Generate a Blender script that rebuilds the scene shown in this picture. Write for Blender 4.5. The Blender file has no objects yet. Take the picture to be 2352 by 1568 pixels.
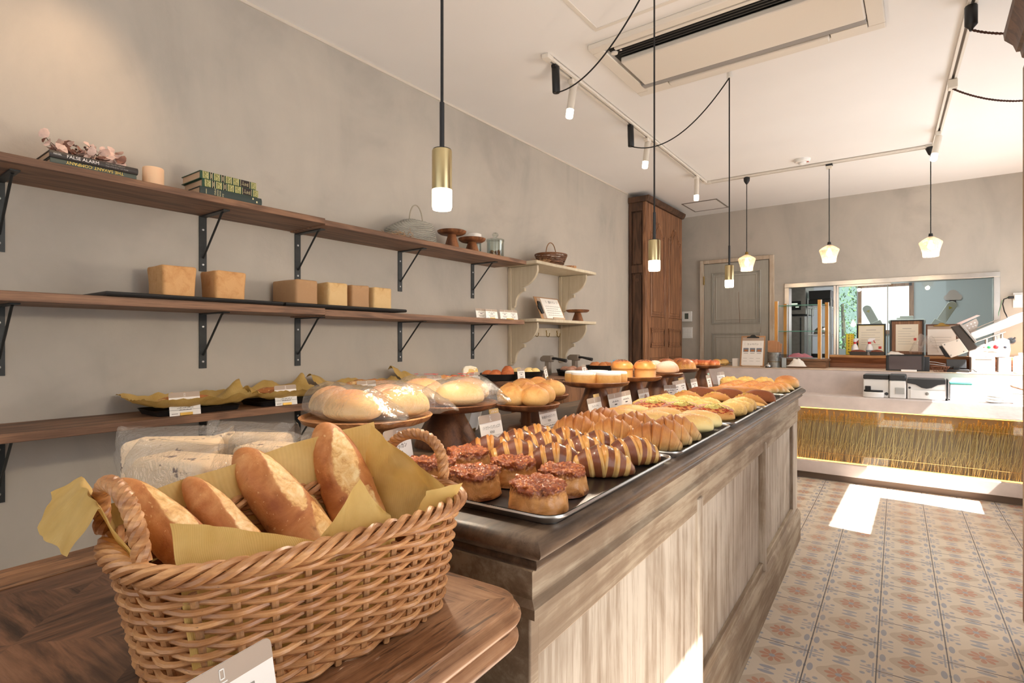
import bpy, math, random
from mathutils import Vector, Matrix, Euler
random.seed(7)
S = bpy.context.scene
COL = S.collection
pi, sin, cos = math.pi, math.sin, math.cos
rad = math.radians

# ------------------------------------------------------------------ camera, world, sun, daylight, exposure
EYE = 1.10
CAMX = 2.15
cam = bpy.data.cameras.new('camera')
cam.sensor_width = 36.0
cam.lens = 36.0 * 1260.0 / 2352.0
cam.clip_start = 0.02
cam_o = bpy.data.objects.new('camera', cam)
COL.objects.link(cam_o)
cam_o.location = (CAMX, 0, EYE)
cam_o.rotation_euler = (rad(90), 0, rad(36.75))
S.camera = cam_o
S.view_settings.view_transform = 'Standard'
S.view_settings.look = 'None'
S.view_settings.gamma = 1.0
S.view_settings.use_curve_mapping = False
S.view_settings.exposure = 0.12

world = bpy.data.worlds.new('sky')
S.world = world
world.use_nodes = True
bg = world.node_tree.nodes['Background']
bg.inputs['Color'].default_value = (0.96, 0.98, 1.0, 1)
bg.inputs['Strength'].default_value = 1.2


def lamp(kind, name, loc, energy, color=(1, 1, 1), aim=None, **kw):
    d = bpy.data.lights.new(name, kind)
    d.energy = energy
    d.color = color
    for k, v in kw.items():
        setattr(d, k, v)
    o = bpy.data.objects.new(name, d)
    COL.objects.link(o)
    o.location = loc
    if aim is not None:
        o.rotation_euler = Vector(aim).to_track_quat('-Z', 'Y').to_euler()
    return o


SUN_DIR = Vector((-1.0, 0.13, -1.33))
lamp('SUN', 'sun', (6, 2, 6), 36.0, (1.0, 0.985, 0.965), SUN_DIR, angle=rad(0.5))
# daylight entering by the shop front behind the camera and, with added fill, by the windows of the right wall
lamp('AREA', 'daylight_shopfront', (1.7, -1.55, 1.5), 6.0, (0.94, 0.97, 1.0), (0, 1, 0), shape='RECTANGLE', size=2.7, size_y=2.0)
lamp('AREA', 'daylight_side_door', (3.06, 0.95, 1.2), 13.0, (0.94, 0.97, 1.0), (-1, 0, 0), shape='RECTANGLE', size=0.9, size_y=2.1)
lamp('AREA', 'daylight_side_fill', (3.06, 4.05, 1.35), 23.0, (0.94, 0.97, 1.0), (-1, 0, 0), shape='RECTANGLE', size=2.4, size_y=0.95)  # window daylight plus added fill, spread past the openings over solid wall
lamp('AREA', 'daylight_kitchen', (1.75, 8.9, 1.55), 30.0, (0.98, 0.99, 1.0), (0, -1, 0), shape='RECTANGLE', size=0.5, size_y=0.4)
lamp('AREA', 'kitchen_ceiling_light', (1.7, 7.4, 2.38), 26.0, (0.98, 0.985, 1.0), (0, 0, -1), shape='RECTANGLE', size=1.6, size_y=0.8)


# ------------------------------------------------------------------ mesh builder
class MB:
    def __init__(self):
        self.v, self.f, self.m, self.uv = [], [], [], {}

    def add(self, vs, fs, mi=0, M=None, uvs=None):
        b = len(self.v)
        for i, p in enumerate(vs):
            p = Vector(p)
            self.v.append(M @ p if M is not None else p)
            if uvs is not None:
                self.uv[b + i] = uvs[i]
        for q in fs:
            self.f.append([b + i for i in q])
            self.m.append(mi)
        return self

    def box(self, c, s, mi=0, rz=0.0, M=None):
        x, y, z = s[0] / 2, s[1] / 2, s[2] / 2
        vs = [(i, j, k) for i in (-x, x) for j in (-y, y) for k in (-z, z)]
        fs = [(0, 1, 3, 2), (4, 6, 7, 5), (0, 4, 5, 1), (2, 3, 7, 6), (0, 2, 6, 4), (1, 5, 7, 3)]
        T = Matrix.Translation(c) @ Matrix.Rotation(rz, 4, 'Z')
        return self.add(vs, fs, mi, (M @ T) if M is not None else T)

    def b2(self, lo, hi, mi=0, M=None):
        return self.box([(a + b) / 2 for a, b in zip(lo, hi)], [abs(b - a) for a, b in zip(lo, hi)], mi, 0, M)

    def prism(self, poly, a, b, axis='Z', mi=0, M=None):
        n = len(poly)
        def P(p, h):
            return {'Z': (p[0], p[1], h), 'X': (h, p[0], p[1]), 'Y': (p[0], h, p[1])}[axis]
        vs = [P(p, a) for p in poly] + [P(p, b) for p in poly]
        fs = [list(range(n))[::-1], list(range(n, 2 * n))]
        fs += [(i, (i + 1) % n, n + (i + 1) % n, n + i) for i in range(n)]
        return self.add(vs, fs, mi, M)

    def lathe(self, prof, n=32, c=(0, 0, 0), mi=0, M=None, cap=True, uvs=False):
        vs, fs = [], []
        k = len(prof)
        for r, z in prof:
            for j in range(n):
                a = 2 * pi * j / n
                vs.append((c[0] + r * cos(a), c[1] + r * sin(a), c[2] + z))
        for i in range(k - 1):
            for j in range(n):
                j2 = (j + 1) % n
                fs.append((i * n + j, i * n + j2, (i + 1) * n + j2, (i + 1) * n + j))
        if cap:
            if prof[0][0] > 1e-6:
                fs.append(list(range(n))[::-1])
            if prof[-1][0] > 1e-6:
                fs.append([(k - 1) * n + j for j in range(n)])
        return self.add(vs, fs, mi, M)

    def tube(self, pts, r, n=8, mi=0, closed=False, M=None, flat=None):
        pts = [Vector(p) for p in pts]
        k = len(pts)
        rr = r if isinstance(r, (list, tuple)) else [r] * k
        tang = []
        for i in range(k):
            if closed:
                t = pts[(i + 1) % k] - pts[i - 1]
            else:
                t = pts[min(i + 1, k - 1)] - pts[max(i - 1, 0)]
            tang.append(t.normalized() if t.length > 1e-9 else Vector((0, 0, 1)))
        ref = Vector((0, 0, 1)) if abs(tang[0].z) < 0.9 else Vector((1, 0, 0))
        nrm = (ref - tang[0] * ref.dot(tang[0])).normalized()
        vs, fs, nr = [], [], []
        for i in range(k + 1 if closed else k):
            t = tang[i % k]
            nrm = nrm - t * nrm.dot(t)
            if nrm.length < 1e-6:
                nrm = t.orthogonal()
            nrm.normalize()
            nr.append(nrm.copy())
        tw = 0.0
        if closed:   # spread the leftover twist of the frame over the whole loop
            tw = math.atan2(nr[k].dot(tang[0].cross(nr[0])), nr[k].dot(nr[0]))
        for i in range(k):
            nrm = nr[i]
            bn = tang[i].cross(nrm)
            for j in range(n):
                a = 2 * pi * j / n - tw * i / k
                w = 1.0 if flat is None else flat
                vs.append(pts[i] + nrm * (rr[i] * cos(a) * w) + bn * (rr[i] * sin(a)))
        m = k if closed else k - 1
        for i in range(m):
            i2 = (i + 1) % k
            for j in range(n):
                j2 = (j + 1) % n
                fs.append((i * n + j, i * n + j2, i2 * n + j2, i2 * n + j))
        if not closed:
            fs.append(list(range(n))[::-1])
            fs.append([(k - 1) * n + j for j in range(n)])
        return self.add(vs, fs, mi, M)

    def grid(self, fn, nu, nv, mi=0, closed_v=False, closed_u=False, M=None):
        vs, uvs, fs = [], [], []
        U = nu if closed_u else nu + 1
        V = nv if closed_v else nv + 1
        for i in range(U):
            for j in range(V):
                u, v = i / nu, j / nv
                vs.append(fn(u, v))
                uvs.append((u, v))
        for i in range(nu):
            for j in range(nv):
                i2, j2 = (i + 1) % U, (j + 1) % V
                fs.append((i * V + j, i2 * V + j, i2 * V + j2, i * V + j2))
        return self.add(vs, fs, mi, M, uvs)

    def cyl(self, c, r, h, n=24, mi=0, M=None, r2=None):
        return self.lathe([(r, 0), (r if r2 is None else r2, h)], n, c, mi, M)

    def ball(self, c, r, n=12, mi=0, sc=(1, 1, 1), M=None):
        def fn(u, v):
            a, b = 2 * pi * v, pi * u
            return (c[0] + r * sc[0] * sin(b) * cos(a), c[1] + r * sc[1] * sin(b) * sin(a), c[2] + r * sc[2] * cos(b))
        return self.grid(fn, max(4, n // 2 + 1), n, mi, closed_v=True, M=M)


TXT = {}


def text_mesh(body):
    if body not in TXT:
        cu = bpy.data.curves.new('txt', 'FONT')
        cu.body = body
        cu.size = 1
        cu.resolution_u = 2
        o = bpy.data.objects.new('txt', cu)
        COL.objects.link(o)
        me = bpy.data.meshes.new_from_object(o)
        vs = [tuple(v.co) for v in me.vertices]
        fs = [tuple(p.vertices) for p in me.polygons]
        xs = [v[0] for v in vs] or [0, 1]
        bpy.data.objects.remove(o)
        bpy.data.curves.remove(cu)
        bpy.data.meshes.remove(me)
        TXT[body] = (vs, fs, min(xs), max(xs))
    return TXT[body]


def put_text(mb, body, x, y, size, M, mi, align='C', fit=None):
    """text in the local x (right) / y (up) plane of M, a hair in front of it"""
    vs, fs, x0, x1 = text_mesh(body)
    w = (x1 - x0) * size
    sx = size
    if fit is not None and w > fit:
        sx = size * fit / w
        w = fit
    off = {'C': x - w / 2, 'L': x, 'R': x - w}[align]
    mb.add([(off + (p[0] - x0) * sx, y + p[1] * size, 0.0004) for p in vs], fs, mi, M)


def ob(name, mb, mats, parent=None, loc=None, rot=None, smooth=True, bevel=0.0, seg=2, ang=40, sub=0, label=None):
    me = bpy.data.meshes.new(name)
    me.from_pydata([tuple(p) for p in mb.v], [], mb.f)
    mats = mats if isinstance(mats, (list, tuple)) else [mats]
    for m in mats:
        me.materials.append(m)
    if len(mats) > 1:
        me.polygons.foreach_set('material_index', mb.m)
    if mb.uv:
        ul = me.uv_layers.new(name='UVMap')
        for lp in me.loops:
            ul.data[lp.index].uv = mb.uv.get(lp.vertex_index, (0, 0))
    if smooth:
        me.polygons.foreach_set('use_smooth', [True] * len(me.polygons))
        me.set_sharp_from_angle(angle=rad(ang))
    me.update()
    o = bpy.data.objects.new(name, me)
    COL.objects.link(o)
    if parent is not None:
        o.parent = parent
    if loc is not None:
        o.location = loc
    if rot is not None:
        o.rotation_euler = rot
    if bevel:
        b = o.modifiers.new('bevel', 'BEVEL')
        b.width = bevel
        b.segments = seg
        b.limit_method = 'ANGLE'
        b.angle_limit = rad(35)
    if sub:
        s = o.modifiers.new('sub', 'SUBSURF')
        s.levels = s.render_levels = sub
    if label:
        o['label'] = label
    return o


def tag(o, label, cat, group=None, kind=None):
    o['label'] = label
    o['category'] = cat
    if group:
        o['group'] = group
    if kind:
        o['kind'] = kind
    return o


def thing(name, label, cat, loc=(0, 0, 0), rz=0.0, group=None, rot=None):
    o = bpy.data.objects.new(name, None)
    o.empty_display_size = 0.02
    COL.objects.link(o)
    o.location = loc
    o.rotation_euler = rot if rot is not None else (0, 0, rz)
    return tag(o, label, cat, group)


def struct(o):
    o['kind'] = 'structure'
    return o


def dup(root, loc, rz=0.0, label=None, group=None, rot=None, scale=None):
    r = root.copy()
    COL.objects.link(r)
    r.location = loc
    r.rotation_euler = rot if rot is not None else (0, 0, rz)
    if scale:
        r.scale = (scale,) * 3 if isinstance(scale, (int, float)) else scale
    if label:
        r['label'] = label
    if group:
        r['group'] = group
    for ch in list(root.children):
        c = ch.copy()
        COL.objects.link(c)
        c.parent = r
        for g in list(ch.children):
            d = g.copy()
            COL.objects.link(d)
            d.parent = c
    return r


def lerp(a, b, t):
    return a + (b - a) * t


def h3(i, j=0, k=0):
    """repeatable value noise -1..1"""
    x = sin(i * 12.9898 + j * 78.233 + k * 37.719) * 43758.5453
    return 2 * (x - math.floor(x)) - 1


def sn(x, y, z):
    """smooth noise -1..1"""
    from mathutils import noise
    return noise.noise(Vector((x, y, z)))


# ------------------------------------------------------------------ materials
def lin(c):
    f = lambda x: (x / 12.92 if x <= 0.04045 else ((x + 0.055) / 1.055) ** 2.4)
    return tuple(f(x / 255.0) for x in c[:3]) + (1.0,)


class NT:
    def __init__(self, name):
        self.mat = bpy.data.materials.new(name)
        self.mat.use_nodes = True
        self.t = self.mat.node_tree
        self.b = self.t.nodes['Principled BSDF']
        self.out = self.t.nodes['Material Output']

    def n(self, typ, **kw):
        nd = self.t.nodes.new(typ)
        for k, v in kw.items():
            setattr(nd, k, v)
        return nd

    def set(self, sock, v):
        if isinstance(v, bpy.types.NodeSocket):
            self.t.links.new(v, sock)
        else:
            sock.default_value = v

    def coord(self, which='Object', scale=(1, 1, 1), rot=(0, 0, 0), loc=(0, 0, 0)):
        tc = self.n('ShaderNodeTexCoord')
        mp = self.n('ShaderNodeMapping')
        self.t.links.new(tc.outputs[which], mp.inputs['Vector'])
        mp.inputs['Scale'].default_value = scale
        mp.inputs['Rotation'].default_value = rot
        mp.inputs['Location'].default_value = loc
        return mp.outputs['Vector']

    def noise(self, vec, scale, detail=4, rough=0.55, dist=0.0):
        nd = self.n('ShaderNodeTexNoise')
        nd.inputs['Scale'].default_value = scale
        nd.inputs['Detail'].default_value = detail
        nd.inputs['Roughness'].default_value = rough
        nd.inputs['Distortion'].default_value = dist
        if vec is not None:
            self.t.links.new(vec, nd.inputs['Vector'])
        return nd.outputs['Fac']

    def voro(self, vec, scale, feature='F1', out='Distance'):
        nd = self.n('ShaderNodeTexVoronoi', feature=feature)
        nd.inputs['Scale'].default_value = scale
        if vec is not None:
            self.t.links.new(vec, nd.inputs['Vector'])
        return nd.outputs[out]

    def ramp(self, fac, stops, interp='LINEAR'):
        nd = self.n('ShaderNodeValToRGB')
        nd.color_ramp.interpolation = interp
        e = nd.color_ramp.elements
        while len(e) < len(stops):
            e.new(0.5)
        for i, (p, c) in enumerate(stops):
            e[i].position = p
            e[i].color = lin(c) if not isinstance(c, (int, float)) else (c, c, c, 1)
        self.set(nd.inputs['Fac'], fac)
        return nd.outputs['Color']

    def mix(self, fac, a, b, mode='MIX'):
        nd = self.n('ShaderNodeMix', data_type='RGBA', blend_type=mode)
        self.set(nd.inputs[0], fac)
        self.set(nd.inputs[6], a if isinstance(a, bpy.types.NodeSocket) else lin(a))
        self.set(nd.inputs[7], b if isinstance(b, bpy.types.NodeSocket) else lin(b))
        return nd.outputs[2]

    def m(self, op, a, b=0.0, c=0.0):
        nd = self.n('ShaderNodeMath', operation=op)
        self.set(nd.inputs[0], a)
        self.set(nd.inputs[1], b)
        self.set(nd.inputs[2], c)
        return nd.outputs[0]

    def sep(self, vec):
        nd = self.n('ShaderNodeSeparateXYZ')
        self.t.links.new(vec, nd.inputs[0])
        return nd.outputs

    def comb(self, x, y, z):
        nd = self.n('ShaderNodeCombineXYZ')
        for i, v in enumerate((x, y, z)):
            self.set(nd.inputs[i], v)
        return nd.outputs[0]

    def smooth(self, x, a, b):
        nd = self.n('ShaderNodeMapRange', interpolation_type='SMOOTHSTEP')
        self.set(nd.inputs['Value'], x)
        nd.inputs['From Min'].default_value = a
        nd.inputs['From Max'].default_value = b
        return nd.outputs['Result']

    def bump(self, h, strength=0.3, dist=0.01):
        nd = self.n('ShaderNodeBump')
        nd.inputs['Strength'].default_value = strength
        nd.inputs['Distance'].default_value = dist
        self.t.links.new(h, nd.inputs['Height'])
        self.t.links.new(nd.outputs['Normal'], self.b.inputs['Normal'])

    def col(self, c):
        self.set(self.b.inputs['Base Color'], c if isinstance(c, bpy.types.NodeSocket) else lin(c))
        return self

    def p(self, **kw):
        names = dict(rough='Roughness', metal='Metallic', spec='Specular IOR Level', trans='Transmission Weight', ior='IOR',
                     alpha='Alpha', coat='Coat Weight', sss='Subsurface Weight', sheen='Sheen Weight', emit='Emission Strength')
        for k, v in kw.items():
            if k == 'ecol':
                self.b.inputs['Emission Color'].default_value = lin(v)
            elif k == 'srad':
                self.b.inputs['Subsurface Radius'].default_value = v
            else:
                self.set(self.b.inputs[names[k]], v)
        return self


MATS = {}


def plain(name, c, rough=0.5, metal=0.0, vary=0.0, vscale=20.0, bump=0.0, bscale=60.0, **kw):
    """single colour with a little procedural variation"""
    if name in MATS:
        return MATS[name]
    g = NT(name)
    if vary:
        v = g.noise(g.coord(), vscale, 4)
        d = tuple(max(0, x * (1 - vary)) for x in c)
        l = tuple(min(255, x * (1 + vary * 0.6)) for x in c)
        g.col(g.ramp(v, [(0.3, d), (0.7, l)]))
    else:
        g.col(c)
    if bump:
        g.bump(g.noise(g.coord(), bscale, 3), bump, 0.003)
    g.p(rough=rough, metal=metal, **kw)
    MATS[name] = g.mat
    return g.mat


def wood(name, dark, light, scale=1.0, axis='Y', rough=0.45, ring=9.0, bump=0.15, spec=0.4, streak=None):
    """long grain along one axis, cathedral figure, pores"""
    g = NT(name)
    st = {'X': (0.10, 1, 1), 'Y': (1, 0.10, 1), 'Z': (1, 1, 0.10)}[axis]
    st = tuple(s * scale for s in st)
    v = g.coord('Object', st)
    big = g.noise(v, 5.0, 3, 0.5, 0.8)
    wv = g.m('SINE', g.m('MULTIPLY', big, ring * 6.0))
    fine = g.noise(g.coord('Object', tuple(s * (5 if s == scale else 2.0) for s in st)), 22.0, 5, 0.65)
    k = g.m('ADD', g.m('MULTIPLY', g.m('ADD', g.m('MULTIPLY', wv, 0.5), 0.5), 0.35), g.m('MULTIPLY', fine, 0.75))
    c = g.ramp(k, [(0.22, dark), (0.5, tuple((a + b) / 2 for a, b in zip(dark, light))), (0.8, light)])
    if streak:
        c = g.mix(g.smooth(g.noise(v, 2.2, 3), 0.52, 0.70), c, streak)
    g.col(c)
    g.bump(fine, bump, 0.004)
    g.p(rough=rough, spec=spec)
    MATS[name] = g.mat
    return g.mat


def glow(name, c, strength):
    g = NT(name)
    g.col(c).p(rough=0.4, emit=strength, ecol=c)
    return g.mat


def film(name, tint=(255, 255, 255), opacity=0.12, rough=0.08, gloss=0.35):
    """thin clear plastic: sees through, shines on its folds"""
    g = NT(name)
    t = g.t
    tr = g.n('ShaderNodeBsdfTransparent')
    tr.inputs[0].default_value = lin(tint)
    gl = g.n('ShaderNodeBsdfGlossy')
    gl.inputs['Roughness'].default_value = rough
    df = g.n('ShaderNodeBsdfDiffuse')
    df.inputs[0].default_value = lin((236, 232, 226))
    fr = g.n('ShaderNodeLayerWeight')
    fr.inputs['Blend'].default_value = gloss * 0.6
    m1 = g.n('ShaderNodeMixShader')
    g.set(m1.inputs[0], opacity * 0.5)
    t.links.new(tr.outputs[0], m1.inputs[1])
    t.links.new(df.outputs[0], m1.inputs[2])
    m2 = g.n('ShaderNodeMixShader')
    t.links.new(g.m('MINIMUM', g.m('ADD', g.m('MULTIPLY', fr.outputs['Fresnel'], 0.55), 0.02), 0.32), m2.inputs[0])
    t.links.new(m1.outputs[0], m2.inputs[1])
    t.links.new(gl.outputs[0], m2.inputs[2])
    bp = g.n('ShaderNodeBump')
    bp.inputs['Strength'].default_value = 0.55
    bp.inputs['Distance'].default_value = 0.006
    t.links.new(g.noise(g.coord(), 60, 3, 0.6, 1.5), bp.inputs['Height'])
    t.links.new(bp.outputs[0], gl.inputs['Normal'])
    t.links.new(bp.outputs[0], fr.inputs['Normal'])
    t.links.new(m2.outputs[0], g.out.inputs['Surface'])
    return g.mat


def clear_glass(name, tint=(250, 255, 252), gloss=0.06):
    """flat pane: straight-through with a Fresnel reflection"""
    g = NT(name)
    t = g.t
    tr = g.n('ShaderNodeBsdfTransparent')
    tr.inputs[0].default_value = lin(tint)
    gl = g.n('ShaderNodeBsdfGlossy')
    gl.inputs['Roughness'].default_value = 0.02
    fr = g.n('ShaderNodeFresnel')
    fr.inputs[0].default_value = 1.5
    m2 = g.n('ShaderNodeMixShader')
    t.links.new(g.m('MINIMUM', fr.outputs[0], 0.5), m2.inputs[0])
    t.links.new(tr.outputs[0], m2.inputs[1])
    t.links.new(gl.outputs[0], m2.inputs[2])
    t.links.new(m2.outputs[0], g.out.inputs['Surface'])
    return g.mat


WHITE = plain('white_plastic', (232, 230, 226), 0.4)
OFFWHITE = plain('ivory_plastic', (226, 218, 204), 0.45)
BLACK = plain('black_plastic', (22, 22, 23), 0.45)
IRON = plain('blackened_iron', (58, 60, 60), 0.5, 0.55, vary=0.15)
CASTIRON = plain('cast_iron', (26, 24, 23), 0.55, 0.3, bump=0.2, bscale=200)
STEEL = plain('brushed_steel', (196, 190, 182), 0.28, 1.0, vary=0.06, vscale=8)
GREYSTEEL = plain('grey_steel', (150, 148, 142), 0.4, 0.8, vary=0.06)
ALU = plain('aluminium', (205, 205, 203), 0.32, 1.0)
BRASS = plain('satin_brass', (206, 190, 146), 0.32, 1.0)
DARKBRASS = plain('aged_brass', (150, 122, 66), 0.4, 0.9)
CORD = plain('black_cord', (20, 19, 18), 0.7)
BROWNCORD = plain('brown_twisted_cord', (70, 40, 26), 0.8)
PAPER = plain('white_card', (240, 236, 230), 0.6)
TAUPE = plain('taupe_card', (176, 158, 142), 0.6)
MUSTARD = plain('kraft_card', (206, 172, 108), 0.6)
INK = plain('ink', (52, 48, 46), 0.7)
PALEINK = plain('pale_ink', (150, 144, 138), 0.7)
GOLDINK = plain('gold_foil', (226, 196, 96), 0.35, 0.4)
REDINK = plain('red_ink', (196, 60, 48), 0.6)
WALNUT = wood('acacia_wood', (92, 56, 36), (158, 104, 66), 4.0, 'Z', 0.40, 3, streak=(84, 50, 32))
WALNUTP = wood('acacia_wood_light', (128, 80, 46), (204, 150, 98), 5.0, 'X', 0.4, 5)
SHELFWOOD = wood('shelf_board_wood', (88, 63, 48), (146, 108, 82), 2.6, 'Y', 0.55, 5)
CABWOOD = wood('cabinet_wood', (104, 70, 48), (160, 114, 80), 3.0, 'Z', 0.5, 4, streak=(124, 84, 56))
CABDARK = wood('cabinet_dark_wood', (58, 40, 29), (104, 74, 54), 3.0, 'Z', 0.5, 4)
BULB = glow('lit_opal_glass', (255, 236, 208), 7.0)
SPOTBULB = glow('lit_spot_lens', (255, 240, 218), 8.0)
# ------------------------------------------------------------------ room shell
CEIL = 2.45
YB = 5.93          # back wall face
XR = 3.10          # right wall face
YF = -1.7          # shop front


def plaster():
    g = NT('trowelled_plaster')
    v = g.coord('Object', (1, 1, 1))
    a = g.noise(v, 0.9, 5, 0.55, 1.2)
    b = g.noise(g.coord('Object', (1, 1, 0.45)), 3.2, 5, 0.6, 0.8)
    k = g.m('ADD', g.m('MULTIPLY', a, 0.6), g.m('MULTIPLY', b, 0.4))
    c = g.ramp(k, [(0.34, (168, 162, 153)), (0.47, (183, 176, 166)), (0.58, (191, 183, 172)), (0.72, (200, 191, 179))])
    # soft darker trowel clouds
    d = g.smooth(g.noise(g.coord('Object', (1, 0.7, 1), loc=(3, 1, 2)), 1.5, 6, 0.6, 0.6), 0.55, 0.70)
    c = g.mix(g.m('MULTIPLY', d, 0.38), c, (158, 151, 142))
    g.col(c)
    g.bump(g.noise(v, 26, 5, 0.6, 0.5), 0.12, 0.01)
    g.p(rough=0.82, spec=0.25)
    return g.mat


def ceiling_mat():
    g = NT('painted_ceiling')
    v = g.coord()
    g.col(g.ramp(g.noise(v, 1.2, 3), [(0.3, (234, 231, 228)), (0.7, (240, 237, 234))]))
    g.bump(g.noise(v, 120, 3), 0.05, 0.003)
    g.p(rough=0.85, spec=0.2)
    return g.mat


PLASTER = plaster()
CEILM = ceiling_mat()
KWALL = plain('kitchen_panel_white', (214, 219, 222), 0.45)


def tile_floor():
    g = NT('encaustic_tiles')
    T = 0.2013
    tc = g.n('ShaderNodeTexCoord')
    mp = g.n('ShaderNodeMapping')
    g.t.links.new(tc.outputs['Object'], mp.inputs['Vector'])
    mp.inputs['Rotation'].default_value = (0, 0, rad(-1.7))
    mp.inputs['Location'].default_value = TILE_OFF
    s = g.sep(mp.outputs['Vector'])
    def cell(x):
        q = g.m('DIVIDE', x, T)
        return g.m('SUBTRACT', q, g.m('FLOOR', q))
    fx, fy = cell(s[0]), cell(s[1])
    # centred, four-fold symmetric coordinates
    cx, cy = g.m('SUBTRACT', fx, 0.5), g.m('SUBTRACT', fy, 0.5)
    ax, ay = g.m('ABSOLUTE', cx), g.m('ABSOLUTE', cy)
    r = g.m('SQRT', g.m('ADD', g.m('MULTIPLY', cx, cx), g.m('MULTIPLY', cy, cy)))
    th = g.m('ARCTAN2', cy, cx)
    # worn sand-and-cream ground
    wear = g.noise(tc.outputs['Object'], 7, 4)
    ground = g.mix(wear, (178, 162, 142), (194, 179, 160))
    cream = g.mix(wear, (200, 187, 168), (210, 198, 180))
    blue = g.mix(wear, (142, 144, 154), (162, 162, 168))
    rust = g.mix(wear, (172, 124, 102), (186, 142, 118))
    bw = lambda x, c, w: g.m('SUBTRACT', 1.0, g.smooth(g.m('ABSOLUTE', g.m('SUBTRACT', x, c)), w * 0.75, w))
    lt = lambda x, c: g.m('SUBTRACT', 1.0, g.smooth(x, c - 0.008, c + 0.008))
    gt = lambda x, c: g.smooth(x, c - 0.008, c + 0.008)
    mul = lambda *a: a[0] if len(a) == 1 else g.m('MULTIPLY', a[0], mul(*a[1:]))
    mx = lambda a, b: g.m('MAXIMUM', a, b)
    # scalloped medallion outline with eight lobes
    lob = g.m('ADD', 0.315, g.m('MULTIPLY', g.m('COSINE', g.m('MULTIPLY', th, 4.0)), 0.035))
    dm = g.m('SUBTRACT', r, lob)
    med = lt(dm, 0.0)
    c = g.mix(med, cream, ground)
    ring = bw(dm, 0.0, 0.022)
    c = g.mix(ring, c, cream)
    # eight-petal rosette
    pet = g.m('ADD', 0.115, g.m('MULTIPLY', g.m('ABSOLUTE', g.m('COSINE', g.m('MULTIPLY', th, 4.0))), 0.095))
    gap = gt(g.m('ABSOLUTE', g.m('COSINE', g.m('MULTIPLY', th, 4.0))), 0.30)
    c = g.mix(mul(lt(g.m('SUBTRACT', r, pet), 0.0), gap), c, rust)
    c = g.mix(lt(r, 0.05), c, blue)
    # blue leaves between medallions on the four sides
    def lens(u, v, cu, a, b):
        du = g.m('DIVIDE', g.m('SUBTRACT', u, cu), a)
        dv = g.m('DIVIDE', v, b)
        return lt(g.m('SUBTRACT', g.m('ADD', g.m('MULTIPLY', du, du), g.m('MULTIPLY', dv, dv)), 1.0), 0.0)
    leaf = mx(lens(ax, ay, 0.42, 0.045, 0.13), lens(ay, ax, 0.42, 0.045, 0.13))
    leaf = mx(leaf, mx(lens(ax, ay, 0.5, 0.02, 0.05), lens(ay, ax, 0.5, 0.02, 0.05)))
    c = g.mix(leaf, c, blue)
    # corner roundels on the diagonals and angular key work in the corners
    q1 = g.m('SQRT', g.m('ADD', g.m('POWER', g.m('SUBTRACT', ax, 0.31), 2.0), g.m('POWER', g.m('SUBTRACT', ay, 0.31), 2.0)))
    c = g.mix(lt(q1, 0.075), c, cream)
    c = g.mix(lt(q1, 0.04), c, blue)
    key = mx(mul(bw(ax, 0.455, 0.016), gt(ay, 0.27)), mul(bw(ay, 0.455, 0.016), gt(ax, 0.27)))
    key = mx(key, mul(bw(ax, 0.40, 0.02), gt(ay, 0.36), lt(ay, 0.43)))
    key = mx(key, mul(bw(ay, 0.40, 0.02), gt(ax, 0.36), lt(ax, 0.43)))
    c = g.mix(key, c, blue)
    # joints: every column, every second row with a running offset
    fade = g.smooth(g.noise(tc.outputs['Object'], 1.1, 4), 0.42, 0.72)
    c = g.mix(g.m('MULTIPLY', fade, 0.55), c, (190, 168, 146))
    jx = gt(ax, 0.4905)
    colid = g.m('FLOOR', g.m('DIVIDE', s[0], T))
    row = g.m('DIVIDE', g.m('ADD', s[1], g.m('MULTIPLY', g.m('MODULO', colid, 2.0), T)), 2 * T)
    fr = g.m('ABSOLUTE', g.m('SUBTRACT', g.m('SUBTRACT', row, g.m('FLOOR', row)), 0.5))
    jy = gt(fr, 0.4953)
    jy = g.smooth(fr, 0.4935, 0.4955)
    j = mx(jx, jy)
    c = g.mix(j, c, (74, 72, 78))
    g.col(c)
    g.bump(g.m('SUBTRACT', 1.0, j), 0.3, 0.002)
    g.p(rough=0.42, spec=0.45)
    return g.mat


TILE_OFF = (-0.0794, -0.1248, 0.0)
m = MB().b2((-0.3, YF - 0.2, -0.1), (XR + 0.3, 9.0, 0.0))
struct(ob('floor', m, tile_floor(), smooth=False))
m = MB().b2((-0.3, YF - 0.2, CEIL), (XR + 0.14, 9.0, CEIL + 0.1))
struct(ob('ceiling', m, CEILM, smooth=False))
m = MB().b2((-0.2, YF - 0.2, 0), (0.0, YB + 0.1, CEIL))
struct(ob('wall_left', m, PLASTER, smooth=False))
# thin cream strip where wall meets ceiling
struct(ob('trim_1', MB().b2((0.0, YF, CEIL - 0.012), (0.006, 4.64, CEIL)), plain('trim_cream', (214, 204, 190), 0.7), smooth=False))

# back wall with the pass-through to the kitchen
OX0, OX1, OZ0, OZ1 = 1.09, 2.64, 0.93, 1.655
m = MB()
m.b2((-0.2, YB, 0), (OX0, YB + 0.12, CEIL))
m.b2((OX1, YB, 0), (XR + 0.2, YB + 0.12, CEIL))
m.b2((OX0, YB, 0), (OX1, YB + 0.12, OZ0))
m.b2((OX0, YB, OZ1), (OX1, YB + 0.12, CEIL))
struct(ob('wall_back', m, PLASTER, smooth=False))

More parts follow.
